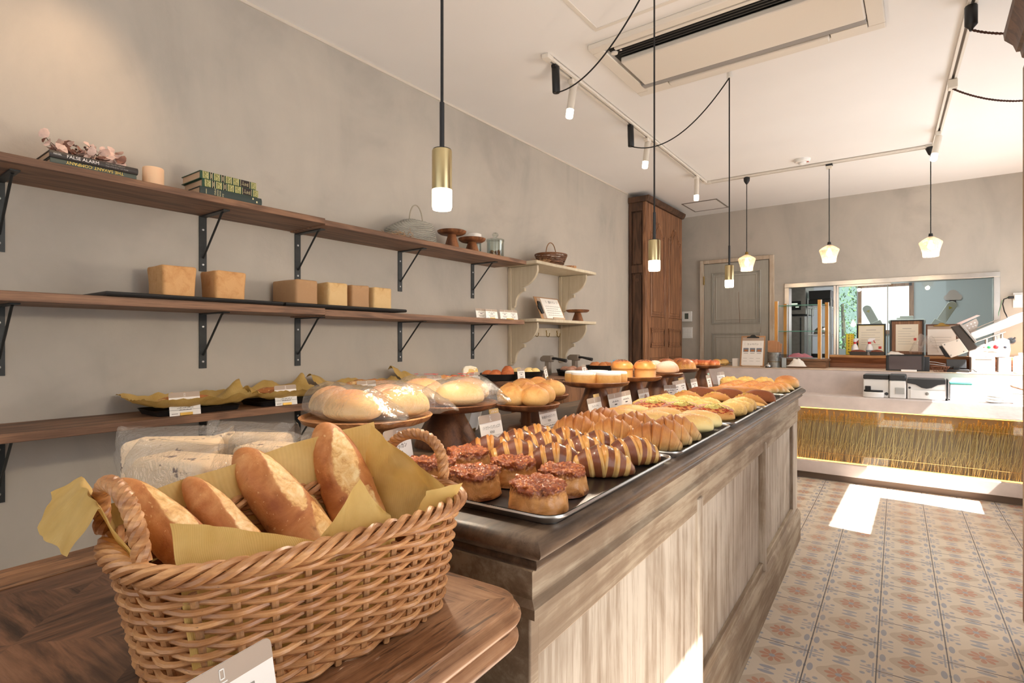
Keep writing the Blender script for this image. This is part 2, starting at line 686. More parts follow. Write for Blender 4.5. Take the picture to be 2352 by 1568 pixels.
# right wall: window row and side door, the openings that let the sun in
def wall_right():
    m = MB()
    x0, x1 = XR, XR + 0.14
    ops = [(0.50, 1.28, 0.0, 2.385), (3.56, 4.50, 1.583, 2.03), (4.50, 5.86, 0.84, 2.03)]
    ys = sorted({YF - 0.2, 9.0} | {a for o in ops for a in o[:2]})
    for a, b in zip(ys, ys[1:]):
        mid = (a + b) / 2
        zs = [0.0]
        for o in ops:
            if o[0] < mid < o[1]:
                zs += [o[2], o[3]]
        zs.append(CEIL)
        for k in range(0, len(zs), 2):
            if zs[k + 1] - zs[k] > 1e-4:
                m.b2((x0, a, zs[k]), (x1, b, zs[k + 1]))
    return m


struct(ob('wall_right', wall_right(), PLASTER, smooth=False))
# shop front: posts and lintel around a wide glazed opening
m = MB()
m.b2((-0.2, YF - 0.15, 0), (0.3, YF, CEIL))
m.b2((3.0, YF - 0.15, 0), (XR + 0.2, YF, CEIL))
m.b2((0.3, YF - 0.15, 0), (3.0, YF, 0.3))
m.b2((0.3, YF - 0.15, 2.35), (3.0, YF, CEIL))
struct(ob('wall_front', m, PLASTER, smooth=False))
fr = struct(ob('window_1', MB().b2((0.3, YF - 0.09, 0.3), (0.36, YF - 0.03, 2.35)).b2((2.94, YF - 0.09, 0.3), (3.0, YF - 0.03, 2.35)).b2((1.62, YF - 0.09, 0.3), (1.68, YF - 0.03, 2.35)), CABDARK, smooth=False))

# kitchen behind the pass-through
KY = 8.75
m = MB()
KW = (1.465, 2.05, 1.24, 1.83)      # bright kitchen window
KG = (1.20, 1.445, 1.0, 1.90)       # added window left of it, for greenery mirrored in the glass
for lo, hi in (((-0.2, KY, 0), (1.20, KY + 0.1, CEIL)), ((2.05, KY, 0), (XR + 0.2, KY + 0.1, CEIL)),
               ((1.20, KY, 0), (2.05, KY + 0.1, 1.0)), ((1.20, KY, 1.90), (2.05, KY + 0.1, CEIL)),
               ((1.445, KY, 1.0), (1.465, KY + 0.1, 1.90)), ((1.465, KY, 1.0), (2.05, KY + 0.1, 1.24)),
               ((1.465, KY, 1.83), (2.05, KY + 0.1, 1.90))):
    m.b2(lo, hi)
struct(ob('wall_kitchen_back', m, KWALL, smooth=False))
struct(ob('wall_kitchen_left', MB().b2((-0.2, YB + 0.12, 0), (0.0, KY + 0.1, CEIL)), KWALL, smooth=False))
# ------------------------------------------------------------------ distressed paint for the counter
def distressed(name, base, worn, axis='Z', amount=0.5, dirt=(96, 78, 62)):
    g = NT(name)
    st = {'X': (0.06, 1, 1), 'Y': (1, 0.06, 1), 'Z': (1, 1, 0.06)}[axis]
    v = g.coord('Object', st)
    streak = g.noise(v, 34, 5, 0.7, 0.3)
    patch = g.noise(g.coord('Object', (1, 1, 0.8)), 3.0, 5, 0.65, 0.6)
    k = g.m('ADD', g.m('MULTIPLY', streak, 0.62), g.m('MULTIPLY', patch, 0.45))
    c = g.ramp(k, [(0.42, worn), (0.42 + 0.10 * amount, tuple((2 * a + b) / 3 for a, b in zip(worn, base))), (0.60, base), (0.8, tuple(min(255, x + 12) for x in base))])
    fine = g.smooth(g.noise(v, 90, 4, 0.7), 0.56, 0.66)
    c = g.mix(g.m('MULTIPLY', fine, 0.45), c, worn)
    chips = g.smooth(g.noise(g.coord('Object', st), 14, 6, 0.75), 0.66, 0.70)
    c = g.mix(g.m('MULTIPLY', chips, 0.8), c, dirt)
    g.col(c)
    g.bump(k, 0.35, 0.003)
    g.p(rough=0.62, spec=0.3)
    MATS[name] = g.mat
    return g.mat


PAINT = distressed('worn_grey_beige_paint', (188, 177, 162), (138, 121, 103), 'Z', 0.6)
PAINTH = distressed('worn_paint_rails', (168, 152, 130), (128, 108, 88), 'Y', 0.9)


def worn_top():
    g = NT('worn_dark_top')
    v = g.coord('Object', (1, 0.12, 1))
    f = g.noise(v, 26, 6, 0.7, 0.4)
    b = g.noise(g.coord(), 3.5, 5, 0.6, 0.5)
    k = g.m('ADD', g.m('MULTIPLY', f, 0.55), g.m('MULTIPLY', b, 0.5))
    c = g.ramp(k, [(0.42, (42, 31, 24)), (0.50, (74, 57, 43)), (0.58, (102, 82, 64)), (0.68, (126, 108, 90))])
    chip = g.smooth(g.noise(g.coord('Object', (1, 0.6, 1)), 38, 5, 0.7), 0.64, 0.69)
    c = g.mix(g.m('MULTIPLY', chip, 0.85), c, (38, 30, 25))
    g.col(c)
    g.bump(k, 0.4, 0.004)
    g.p(rough=g.m('ADD', 0.28, g.m('MULTIPLY', b, 0.25)), spec=0.5)
    MATS['worn_dark_top'] = g.mat
    return g.mat


TOPWOOD = worn_top()


def rect_sweep(mb, x0, y0, x1, y1, prof, r=0.0, n=6, mi=0, cap=True, bottom=False):
    """moulding run round a rectangle (mitred, or round the corner with radius r); prof = [(outward, z)]"""
    def ring(o):
        if r <= 0:
            return [(x0 - o, y0 - o), (x1 + o, y0 - o), (x1 + o, y1 + o), (x0 - o, y1 + o)]
        pts = []
        for cx, cy, a0 in ((x1 - r, y0 + r, -90), (x1 - r, y1 - r, 0), (x0 + r, y1 - r, 90), (x0 + r, y0 + r, 180)):
            for k in range(n + 1):
                a = rad(a0 + 90 * k / n)
                pts.append((cx + (r + o) * cos(a), cy + (r + o) * sin(a)))
        return pts
    vs, fs = [], []
    for o, z in prof:
        rg = ring(o)
        N = len(rg)
        vs += [(p[0], p[1], z) for p in rg]
    for i in range(len(prof) - 1):
        for j in range(N):
            j2 = (j + 1) % N
            fs.append((i * N + j, i * N + j2, (i + 1) * N + j2, (i + 1) * N + j))
    if cap:
        fs.append([(len(prof) - 1) * N + j for j in range(N)])
    if bottom:
        fs.append(list(range(N))[::-1])
    return mb.add(vs, fs, mi)


def arc_prof(o0, z0, o1, z1, bulge, n=6):
    pts = []
    for k in range(n + 1):
        t = k / n
        pts.append((lerp(o0, o1, t) + bulge * sin(pi * t), lerp(z0, z1, t)))
    return pts


# ------------------------------------------------------------------ long display counter
CA = rad(2.5)
CO = Vector((1.755, 0.590))
CZ = 0.84
CEX = Vector((cos(CA), sin(CA)))
CEY = Vector((-sin(CA), cos(CA)))
CL = 2.86


def cpt(x, y):
    """point of the counter plan (x to the right edge, y along its length) in world x, y"""
    return CO + CEX * x + CEY * y


counter = thing('display_counter', 'long worn painted wooden counter with a dark top, carrying the trays of bread', 'counter', (CO.x, CO.y, 0), CA)
bx0, bx1, by0, by1 = -0.735, -0.035, 0.035, CL - 0.04
m = MB()
prof = [(0.004, 0.735)] + [(0.008, 0.79)] + arc_prof(0.016, 0.792, 0.018, 0.806, 0.004, 4) + arc_prof(0.022, 0.808, 0.026, CZ - 0.002, 0.012, 7) + [(0.02, CZ)]
rect_sweep(m, bx0, by0, bx1, by1, arc_prof(0.016, 0.792, 0.018, 0.806, 0.004, 4) + arc_prof(0.022, 0.808, 0.026, CZ - 0.003, 0.012, 8) + [(0.020, CZ)], bottom=True)
ob('counter_top', m, TOPWOOD, counter, ang=50, label='dark worn top with a rounded nosing')
m = MB()
rect_sweep(m, bx0, by0, bx1, by1, [(0.0, 0.718), (0.012, 0.722), (0.012, 0.736), (0.002, 0.744), (0.002, 0.782), (0.012, 0.792)], bottom=True)
ob('frieze', m, PAINTH, counter, ang=30)
m = MB().b2((bx0 + 0.015, by0 + 0.015, 0.0), (bx1 - 0.022, by1 - 0.015, 0.72))
ob('carcase', m, PAINT, counter, smooth=False)
for a, b, z0, z1 in ((0.078, 0.845, 0.20, 0.662), (0.885, 1.795, 0.20, 0.655), (1.825, 2.655, 0.20, 0.650)):
    m = MB()
    n = 5 if b - a > 0.8 else 4
    m.b2((bx1 - 0.024, a, z0), (bx1 - (0.006 if a < 0.1 else 0.019), b, z1))
    ob('side_panel', m, PAINT, counter, smooth=False)
for a, b in ((by0, 0.078), (0.845, 0.885), (1.795, 1.825), (2.655, by1)):
    corner = b - a > 0.035 and a < 0.1 or b > 2.7
    m = MB().b2((bx1 - 0.028, a, 0.17), (bx1 - 0.0035 if corner else bx1 + 0.004, b, 0.662 if corner else 0.69))
    ob('stile', m, PAINT, counter, bevel=0.004)
ob('top_rail', MB().b2((bx1 - 0.028, by0, 0.655), (bx1 - 0.002, by1, 0.722)), PAINTH, counter, bevel=0.003)
ob('bottom_rail', MB().b2((bx1 - 0.028, by0, 0.15), (bx1 - 0.004, by1, 0.205)), PAINTH, counter, bevel=0.003)
ob('end_panel', MB().b2((bx0 + 0.01, by0 - 0.004, 0.16), (bx1, by0 + 0.02, 0.72)), PAINTH, counter, bevel=0.003)
m = MB()
rect_sweep(m, bx0, by0, bx1, by1, [(0.012, 0.0), (0.012, 0.125)] + arc_prof(0.012, 0.13, -0.004, 0.172, 0.006, 5), bottom=True)
ob('base_plinth', m, PAINTH, counter, ang=35)

# ------------------------------------------------------------------ low oak table in the foreground
def parquet():
    g = NT('oak_parquet')
    v = g.coord('Object', (1, 1, 1), (0, 0, rad(45)))
    s = g.sep(v)
    W_ = 0.14
    q = g.m('FLOOR', g.m('DIVIDE', s[0], W_))
    par = g.m('MODULO', g.m('ABSOLUTE', g.m('ADD', q, g.m('FLOOR', g.m('DIVIDE', s[1], W_)))), 2.0)
    va = g.coord('Object', (0.09, 1, 1), (0, 0, rad(45)))
    vb = g.coord('Object', (1, 0.09, 1), (0, 0, rad(45)))
    fa, fb = g.noise(va, 60, 6, 0.7, 0.3), g.noise(vb, 60, 6, 0.7, 0.3)
    f = g.m('ADD', g.m('MULTIPLY', fa, g.m('SUBTRACT', 1.0, par)), g.m('MULTIPLY', fb, par))
    k = g.m('ADD', g.m('MULTIPLY', f, 0.7), g.m('MULTIPLY', g.noise(g.coord(), 5, 4), 0.35))
    g.col(g.ramp(k, [(0.42, (48, 31, 21)), (0.51, (90, 61, 44)), (0.60, (124, 88, 64)), (0.70, (148, 110, 84))]))
    g.bump(f, 0.25, 0.003)
    g.p(rough=0.42, spec=0.45)
    return g.mat


def oak(name, axis):
    g = NT(name)
    st = {'X': (0.07, 1, 1), 'Y': (1, 0.07, 1)}[axis]
    f = g.noise(g.coord('Object', st), 48, 7, 0.72, 0.5)
    pores = g.smooth(g.noise(g.coord('Object', st), 170, 3, 0.6), 0.58, 0.66)
    b = g.noise(g.coord(), 6, 5, 0.6, 0.4)
    k = g.m('ADD', g.m('MULTIPLY', f, 0.6), g.m('MULTIPLY', b, 0.5))
    c = g.ramp(k, [(0.42, (76, 46, 29)), (0.52, (130, 90, 60)), (0.61, (162, 120, 86)), (0.72, (182, 144, 110))])
    c = g.mix(g.m('MULTIPLY', pores, 0.7), c, (52, 32, 22))
    stain = g.smooth(g.noise(g.coord('Object', (1, 1, 1), loc=(2, 5, 0)), 9, 4), 0.66, 0.74)
    c = g.mix(g.m('MULTIPLY', stain, 0.5), c, (84, 50, 32))
    g.col(c)
    g.bump(f, 0.25, 0.003)
    g.p(rough=0.40, spec=0.45)
    return g.mat


TZ = 0.78
TO = Vector((1.752, 0.566))
table = thing('oak_table', 'old oak table with a framed parquet top and rounded corners, under the wicker basket', 'table', (TO.x, TO.y, 0), rad(3.2))
tx0, tx1, ty0, ty1 = -0.655, 0.0, -0.92, 0.0
OAKX, OAKY, PARQ = oak('oak_frame_across', 'X'), oak('oak_frame_along', 'Y'), parquet()
w_ = 0.082
m = MB().b2((tx0 + w_, ty0 + w_, TZ - 0.03), (tx1 - w_, ty1 - w_, TZ - 0.001))
ob('top_panel', m, PARQ, table, smooth=False)
# frame boards, mitred, with a double-rounded edge and round outer corners
def frame_board(name, poly, mat):
    return ob(name, MB().prism(poly, TZ - 0.024, TZ), mat, table, smooth=False)


R_ = 0.045
def cr(cx, cy, a0, a1, k=7):
    return [(cx + R_ * cos(rad(lerp(a0, a1, i / k))), cy + R_ * sin(rad(lerp(a0, a1, i / k)))) for i in range(k + 1)]


frame_board('frame_board', [(tx1 - w_, ty1 - w_)] + cr(tx1 - R_, ty1 - R_, 0, 45)[::-1] + [(tx1, ty1 - R_), (tx1, ty0 + R_)] + cr(tx1 - R_, ty0 + R_, -45, 0)[::-1] + [(tx1 - w_, ty0 + w_)], OAKY)
frame_board('frame_board', [(tx0 + w_, ty1 - w_)] + cr(tx0 + R_, ty1 - R_, 135, 180) + cr(tx0 + R_, ty0 + R_, 180, 225) + [(tx0 + w_, ty0 + w_)], OAKY)
frame_board('frame_board', [(tx0 + w_, ty1 - w_), (tx1 - w_, ty1 - w_)] + cr(tx1 - R_, ty1 - R_, 45, 90) + cr(tx0 + R_, ty1 - R_, 90, 135), OAKX)
frame_board('frame_board', [(tx0 + w_, ty0 + w_)] + cr(tx0 + R_, ty0 + R_, 225, 270) + cr(tx1 - R_, ty0 + R_, 270, 315) + [(tx1 - w_, ty0 + w_)], OAKX)
m = MB()
rect_sweep(m, tx0, ty0, tx1, ty1, arc_prof(-0.004, TZ - 0.056, 0.0, TZ - 0.032, 0.008, 6) + [(-0.003, TZ - 0.030)] + arc_prof(0.0, TZ - 0.028, -0.006, TZ - 0.0005, 0.012, 7), r=R_, n=8, cap=False, bottom=True)
ob('edge_moulding', m, OAKY, table, ang=40)
m = MB()
for a, b, c, d in ((tx0 + 0.05, ty0 + 0.05, tx1 - 0.05, ty0 + 0.075), (tx0 + 0.05, ty1 - 0.075, tx1 - 0.05, ty1 - 0.05), (tx0 + 0.05, ty0 + 0.05, tx0 + 0.075, ty1 - 0.05), (tx1 - 0.075, ty0 + 0.05, tx1 - 0.05, ty1 - 0.05)):
    m.b2((a, b, TZ - 0.15), (c, d, TZ - 0.055))
ob('apron', m, CABDARK, table, smooth=False)
for x in (tx0 + 0.075, tx1 - 0.075):
    for y in (ty0 + 0.075, ty1 - 0.075):
        m = MB().lathe([(0.02, 0), (0.028, 0.05), (0.024, 0.12), (0.034, 0.3), (0.04, 0.48), (0.028, 0.56), (0.04, 0.58), (0.04, TZ - 0.055)], 20, (x, y, 0))
        ob('leg', m, CABDARK, table)

# ------------------------------------------------------------------ three long wall shelves on iron brackets
SH = ((1.566, 1.588, 'top', 2.69), (1.205, 1.232, 'middle', 2.67), (0.836, 0.861, 'bottom', 2.62))
for z0, z1, nm, yend in SH:
    for ya, yb, w, which in ((-0.75, 1.30, 'nearer', 0), (1.302, yend, 'farther', 1)):
        m = MB()
        dz = 0.0 if which == 0 else -0.004
        n = 26
        pts = []
        for i in range(n + 1):
            y = lerp(ya, yb, i / n)
            pts.append((0.25 + 0.004 * sn(y * 6, z0 * 9, which) + (0.006 if which == 0 else 0), y))
        poly = [(0.002, ya)] + pts + [(0.002, yb)]
        m.prism(poly, z0 + dz, z1 + dz)
        o = ob('wall_shelf', m, SHELFWOOD, smooth=False, bevel=0.002)
        tag(o, '%s stretch of the %s brown plank shelf on iron brackets along the left wall' % (w, nm), 'shelf', 'plank shelves on the left wall')
bycol = (0.385, 0.949, 1.337, 1.914, 2.483)
proto = None
for li, (z0, z1, nm, _) in enumerate(SH):
    for bi, y in enumerate(bycol):
        lab = 'black iron bracket under the %s plank shelf, %s one from the camera end' % (nm, ('first', 'second', 'third', 'fourth', 'last')[bi])
        if proto is None:
            proto = thing('shelf_bracket', lab, 'bracket', (0, y, z0), 0, 'iron shelf brackets')
            m = MB().b2((0.0, -0.013, -0.205), (0.005, 0.013, 0.0))
            for z in (-0.05, -0.18):
                m.lathe([(0.0045, 0), (0.003, 0.002), (0, 0.0025)], 10, (0, 0, 0), 1, Matrix.Translation((0.005, 0, z)) @ Matrix.Rotation(pi / 2, 4, 'Y'))
            ob('wall_plate', m, [IRON, ALU], proto)
            ob('shelf_arm', MB().b2((0.0, -0.011, -0.0045), (0.185, 0.011, -0.0002)), IRON, proto)
            ob('diagonal_strut', MB().tube([(0.006, 0, -0.155), (0.012, 0, -0.150), (0.148, 0, -0.009), (0.155, 0, -0.0055)], 0.0038, 8), IRON, proto)
        else:
            dup(proto, (0, y, z0 - (0.004 if y > 1.31 else 0.0)), 0, lab)

# ------------------------------------------------------------------ cream shelf unit with scrolled supports
CREAM = distressed('aged_cream_paint', (206, 194, 170), (196, 182, 156), 'Z', 0.9, (172, 156, 130))
unit = thing('scrolled_shelf_unit', 'small cream two-tier wall shelf with scrolled supports, at the far end of the plank shelves', 'shelf', (0, 2.84, 0))
YU = 0.69
for z in (1.580, 1.222):
    ob('shelf_board', MB().b2((0.003, -0.06, z), (0.262, YU + 0.02, z + 0.02)), CREAM, unit, bevel=0.004)
for y in (0.0, 0.62):
    o = ob('wall_upright', MB().prism([(0, 0.945), (0, 1.578), (0.028, 1.578), (0.028, 0.955), (0.020, 0.945)], y - 0.008, y + 0.034, 'Y'), CREAM, unit, bevel=0.005)
    for z in (1.578, 1.220):
        P_ = [(0.028, z), (0.225, z)]
        for k in range(0, 13):   # big quarter scroll
            a = rad(2 + 74 * k / 12)
            P_.append((0.052 + 0.176 * cos(a) ** 0.9 if k else 0.225, z - 0.012 - 0.125 * sin(a)))
        P_ += [(0.128, z - 0.137), (0.128, z - 0.158), (0.117, z - 0.158)]
        for k in range(1, 11):
            a = rad(90 * k / 10)
            P_.append((0.117 - 0.062 * sin(a) ** 1.1, z - 0.158 - 0.078 * (1 - cos(a)) - 0.006 * k / 10))
        P_ += [(0.046, z - 0.258), (0.036, z - 0.262), (0.028, z - 0.252)]
        ob('scrolled_support', MB().prism(P_[::-1], y, y + 0.02, 'Y'), CREAM, unit, bevel=0.002)
hr = ob('hook_rail', MB().b2((0.003, 0.05, 1.135), (0.018, 0.62, 1.195)), CREAM, unit, bevel=0.003)
for y in (0.28, 0.42, 0.56):
    pts = [(0.018, y, 1.172), (0.024, y, 1.158)] + [(0.034 - 0.012 * cos(rad(a)), y, 1.148 - 0.014 * sin(rad(a))) for a in range(0, 200, 20)] + [(0.048, y, 1.16)]
    h = ob('hook', MB().tube(pts, 0.0026, 8).ball((0.0195, y, 1.174), 0.006, 8, 0, (0.5, 1, 1)), DARKBRASS, hr)

# ------------------------------------------------------------------ built-in wooden wardrobe front in the far left corner
cab = thing('panelled_cupboard', 'tall brown panelled wooden cupboard in the far left corner, reaching up to the ceiling', 'cupboard', (0, 4.655, 0))
CD = 0.17
ob('carcase', MB().b2((0.004, 0.02, 0.0), (CD - 0.006, 0.93, 2.37)), CABDARK, cab, smooth=False)
m = MB()
m.prism([(0.004, 2.36), (CD + 0.012, 2.36), (CD + 0.03, 2.385), (CD + 0.035, 2.41), (0.004, 2.41)], -0.01, 0.945, 'Y')
ob('cornice', m, CABDARK, cab, bevel=0.003)
# side panel facing the shop: frame with two sunk panels
m = MB()
m.b2((0.004, 0.0, 0), (0.03, 0.02, 2.36)).b2((CD - 0.035, 0.0, 0), (CD, 0.02, 2.36))
for a, b in ((0, 0.12), (0.62, 0.68), (1.72, 1.79), (2.28, 2.36)):
    m.b2((0.03, 0.0, a), (CD - 0.035, 0.02, b))
m.b2((0.042, 0.010, 0.70), (CD - 0.047, 0.02, 1.70)).b2((0.042, 0.010, 1.80), (CD - 0.047, 0.02, 2.27))
m.lathe([(0.020, 0), (0.014, 0.006), (0.008, 0.004), (0, 0.008)], 14, (0, 0, 0), 0, Matrix.Translation((0.085, 0.01, 1.655)) @ Matrix.Rotation(pi / 2, 4, 'X'))
m.lathe([(0.020, 0), (0.014, 0.006), (0.008, 0.004), (0, 0.008)], 14, (0, 0, 0), 0, Matrix.Translation((0.085, 0.01, 0.74)) @ Matrix.Rotation(pi / 2, 4, 'X'))
ob('side_panel', m, CABDARK, cab, bevel=0.004, label='dark narrow side with sunk panels')
ob('corner_post', MB().prism([(CD - 0.03, -0.002), (CD, -0.002), (CD + 0.002, 0.02), (CD, 0.05), (CD - 0.03, 0.05)], 0, 2.36), CABWOOD, cab, bevel=0.006)
for di, (a, b) in enumerate(((0.055, 0.485), (0.490, 0.925))):
    d = ob('door', MB().b2((CD - 0.012, a, 0.02), (CD, b, 2.355)), CABWOOD, cab, bevel=0.002)
    # raised mouldings: arched tall panel, square panel below
    ya, yb, yc = a + 0.055, b - 0.045, (a + b) / 2 + 0.005
    def arch(o):
        pts = [(ya + o, 1.33 + o), (yb - o, 1.33 + o), (yb - o, 2.08 - o)]
        for k in range(0, 17):
            t = k / 16
            y = lerp(yb - o, ya + o, t)
            s = abs(2 * t - 1)
            z = 2.10 + 0.11 * (0.5 + 0.5 * cos(pi * min(1, s * 1.25))) - o
            pts.append((y, z))
        pts.append((ya + o, 2.08 - o))
        return pts
    m = MB()
    for o, rr in ((0.0, 0.010), (0.022, 0.006)):
        m.tube([(CD, p[0], p[1]) for p in arch(o)], rr, 6, closed=True)
    for za, zb in ((1.05, 1.22), (0.25, 0.95)):
        for o, rr in ((0.0, 0.008), (0.018, 0.005)):
            m.tube([(CD, ya + o, za + o), (CD, yb - o, za + o), (CD, yb - o, zb - o), (CD, ya + o, zb - o)], rr, 6, closed=True)
    ob('panel_moulding', m, CABWOOD, d)
    ob('raised_panel', MB().prism([(p[0], p[1]) for p in arch(0.045)], CD - 0.001, CD + 0.006, 'X').b2((CD - 0.001, ya + 0.035, 1.085), (CD + 0.005, yb - 0.035, 1.185)), CABWOOD, d, bevel=0.004)

# tall hutch at the right edge of the picture
hutch = thing('tall_hutch', 'tall wooden hutch with a moulded crown, cut off at the right edge', 'hutch', (2.452, 1.55, 0))
ob('carcase', MB().b2((0.0, 0.0, 0.0), (0.42, 1.17, 2.16)), CABWOOD, hutch, smooth=False, bevel=0.003)
m = MB()
pr = [(0.0, 2.13), (0.008, 2.14), (0.012, 2.165), (0.022, 2.17), (0.030, 2.20), (0.052, 2.235), (0.055, 2.26)]
rect_sweep(m, 0.0, 0.0, 0.42, 1.17, pr, bottom=True)
ob('crown_moulding', m, CABDARK, hutch, ang=20)
ob('door_panel', MB().b2((-0.012, 0.06, 0.1), (0.0, 0.57, 2.08)), CABWOOD, hutch, bevel=0.003)
ob('door_panel', MB().b2((-0.012, 0.60, 0.1), (0.0, 1.12, 2.08)), CABWOOD, hutch, bevel=0.003)

# ------------------------------------------------------------------ grey panelled door on the back wall
DOORP = distressed('aged_grey_door_paint', (170, 167, 157), (162, 158, 147), 'Z', 0.9, (142, 133, 118))
door = bpy.data.objects.new('door_1', None)
COL.objects.link(door)
door.location = (0.25, YB, 0)
struct(door)
dw, dh = 0.655, 1.915
ob('door_leaf', MB().b2((0.045, -0.025, 0.0), (0.045 + dw - 0.02, -0.003, dh)), DOORP, door, smooth=False)
m = MB()
x0, x1 = 0.13, 0.60
for za, zb in ((1.285, 1.815), (0.85, 1.185), (0.15, 0.75)):
    for o, rr in ((0.0, 0.009), (0.014, 0.006), (0.038, 0.005)):
        m.tube([(x0 + o, -0.026, za + o), (x1 - o, -0.026, za + o), (x1 - o, -0.026, zb - o), (x0 + o, -0.026, zb - o)], rr, 6, closed=True)
ob('panel_moulding', m, DOORP, door)
m = MB().tube([(0.395, -0.0262, 1.61), (0.398, -0.0262, 1.5), (0.405, -0.0262, 1.33), (0.404, -0.0262, 1.29)], 0.0014, 5)
ob('crack', m, plain('bare_wood_crack', (120, 78, 46), 0.8), door)
m = MB().b2((0.0, -0.035, 0), (0.042, -0.001, dh + 0.045)).b2((0.042 + dw - 0.01, -0.035, 0), (0.085 + dw - 0.01, -0.001, dh + 0.045)).b2((0.042, -0.035, dh + 0.005), (0.042 + dw - 0.01, -0.001, dh + 0.045))
ob('door_frame', m, distressed('aged_frame_paint', (206, 194, 176), (180, 160, 138), 'Z', 0.9), door, bevel=0.004)
ob('hinge', MB().cyl((0.045, -0.037, 1.70), 0.007, 0.09, 10), DARKBRASS, door)

th = thing('wall_controller', 'square white thermostat with a dark display, right of the corner cupboard', 'thermostat', (0.105, YB, 1.372))
ob('body', MB().b2((-0.055, -0.018, -0.055), (0.055, 0.0, 0.055)), WHITE, th, bevel=0.004)
ob('display', MB().b2((-0.022, -0.0195, -0.028), (0.018, -0.017, 0.034)), plain('lcd_grey', (92, 98, 90), 0.25), th)
sw = thing('light_switch', 'square white double light switch under the thermostat', 'switch', (0.108, YB, 1.195))
ob('plate', MB().b2((-0.055, -0.010, -0.06), (0.055, 0.0, 0.06)), WHITE, sw, bevel=0.003)
for x in (-0.023, 0.023):
    for z in (-0.022, 0.022):
        ob('rocker', MB().b2((x - 0.020, -0.014, z - 0.019), (x + 0.020, -0.009, z + 0.019)), WHITE, sw, bevel=0.002)
# ------------------------------------------------------------------ service counter at the back
MORTAR = plain('mortar_finish', (206, 194, 188), 0.75, vary=0.06, vscale=7, bump=0.25, bscale=24)
sc_ = thing('service_counter', 'pale mortar service counter across the back with a lit wheat front', 'counter', (0, 0, 0))
X0, X1 = 0.45, 3.09
UZ = 0.865
ob('counter_slab', MB().b2((X0, 4.95, 0.573), (X1, 5.30, 0.67)), MORTAR, sc_, bevel=0.004)
ob('raised_back', MB().b2((X0, 5.285, 0.665), (X1, 5.74, UZ - 0.004)), MORTAR, sc_, bevel=0.004)
ob('ledge_top', MB().b2((X0, 5.282, UZ - 0.004), (X1, 5.742, UZ)), plain('ledge_peach', (222, 196, 172), 0.5, vary=0.05), sc_, smooth=False)
ob('plinth', MB().b2((X0, 4.95, 0.055), (X1, 5.3, 0.148)), MORTAR, sc_, bevel=0.004)
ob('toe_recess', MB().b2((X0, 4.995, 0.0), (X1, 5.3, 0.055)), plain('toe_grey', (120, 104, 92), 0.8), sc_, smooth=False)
ob('niche_back', MB().b2((X0, 5.125, 0.148), (X1, 5.3, 0.573)), plain('niche_taupe', (172, 156, 142), 0.8), sc_, smooth=False)
LED = glow('led_strip_amber', (255, 178, 78), 7.0)
ob('led_strip', MB().b2((X0, 4.997, 0.563), (X1, 5.008, 0.571)), LED, sc_, smooth=False, label='amber light strip above the wheat')
ob('led_strip', MB().b2((X0, 4.995, 0.1485), (X1, 5.006, 0.1545)), LED, sc_, smooth=False, label='amber light strip below the wheat')
gl_ = ob('front_pane', MB().b2((X0, 4.985, 0.15), (X1, 4.989, 0.572)), clear_glass('acrylic_front'), sc_, smooth=False, label='clear pane in front of the wheat')
for z in (0.215, 0.475):
    ob('pane_joint', MB().b2((X0, 4.982, z), (X1, 4.985, z + 0.0016)), plain('amber_edge', (214, 160, 96), 0.4), sc_, smooth=False)


def straw_mat():
    g = NT('dry_wheat_straw')
    oi = g.n('ShaderNodeObjectInfo')
    g.col(g.ramp(oi.outputs['Random'], [(0.0, (192, 170, 126)), (0.5, (216, 194, 148)), (1.0, (232, 214, 172))]))
    g.p(rough=0.5, spec=0.3)
    return g.mat


STRAW = straw_mat()
EARM = plain('wheat_ear', (196, 158, 92), 0.6, vary=0.15, vscale=200)


def wheat_mb(seed, H):
    r = random.Random(seed)
    m = MB()
    bend = r.uniform(-0.012, 0.012)
    pts = [(bend * sin(pi * t), 0.004 * sin(2 * pi * t), H * t) for t in [i / 6 for i in range(7)]]
    m.tube(pts, [0.0013] * 6 + [0.0009], 5, 0)
    # ear: spikelets in two rows, with awns
    for k in range(9):
        t = k / 8
        z = H + 0.046 * t
        for s in (-1, 1):
            m.ball((s * 0.0026 * (1 - 0.4 * t), 0.0008 * r.uniform(-1, 1), z), 0.0026, 6, 1, (0.9, 0.8, 1.9))
        if k > 2:
            m.tube([(0.002, 0, z), (0.004 + 0.004 * r.random(), r.uniform(-.004, .004), z + 0.016)], 0.0003, 3, 1)
            m.tube([(-0.002, 0, z), (-0.004 - 0.004 * r.random(), r.uniform(-.004, .004), z + 0.016)], 0.0003, 3, 1)
    # a curled dry leaf
    if r.random() < 0.7:
        z = H * r.uniform(0.2, 0.5)
        s = r.choice((-1, 1))
        m.tube([(0, 0, z), (s * 0.006, 0.002, z + 0.03), (s * 0.014, 0.004, z + 0.05), (s * 0.022, 0.002, z + 0.045)], [0.0014, 0.0016, 0.0012, 0.0004], 4, 0)
    return m


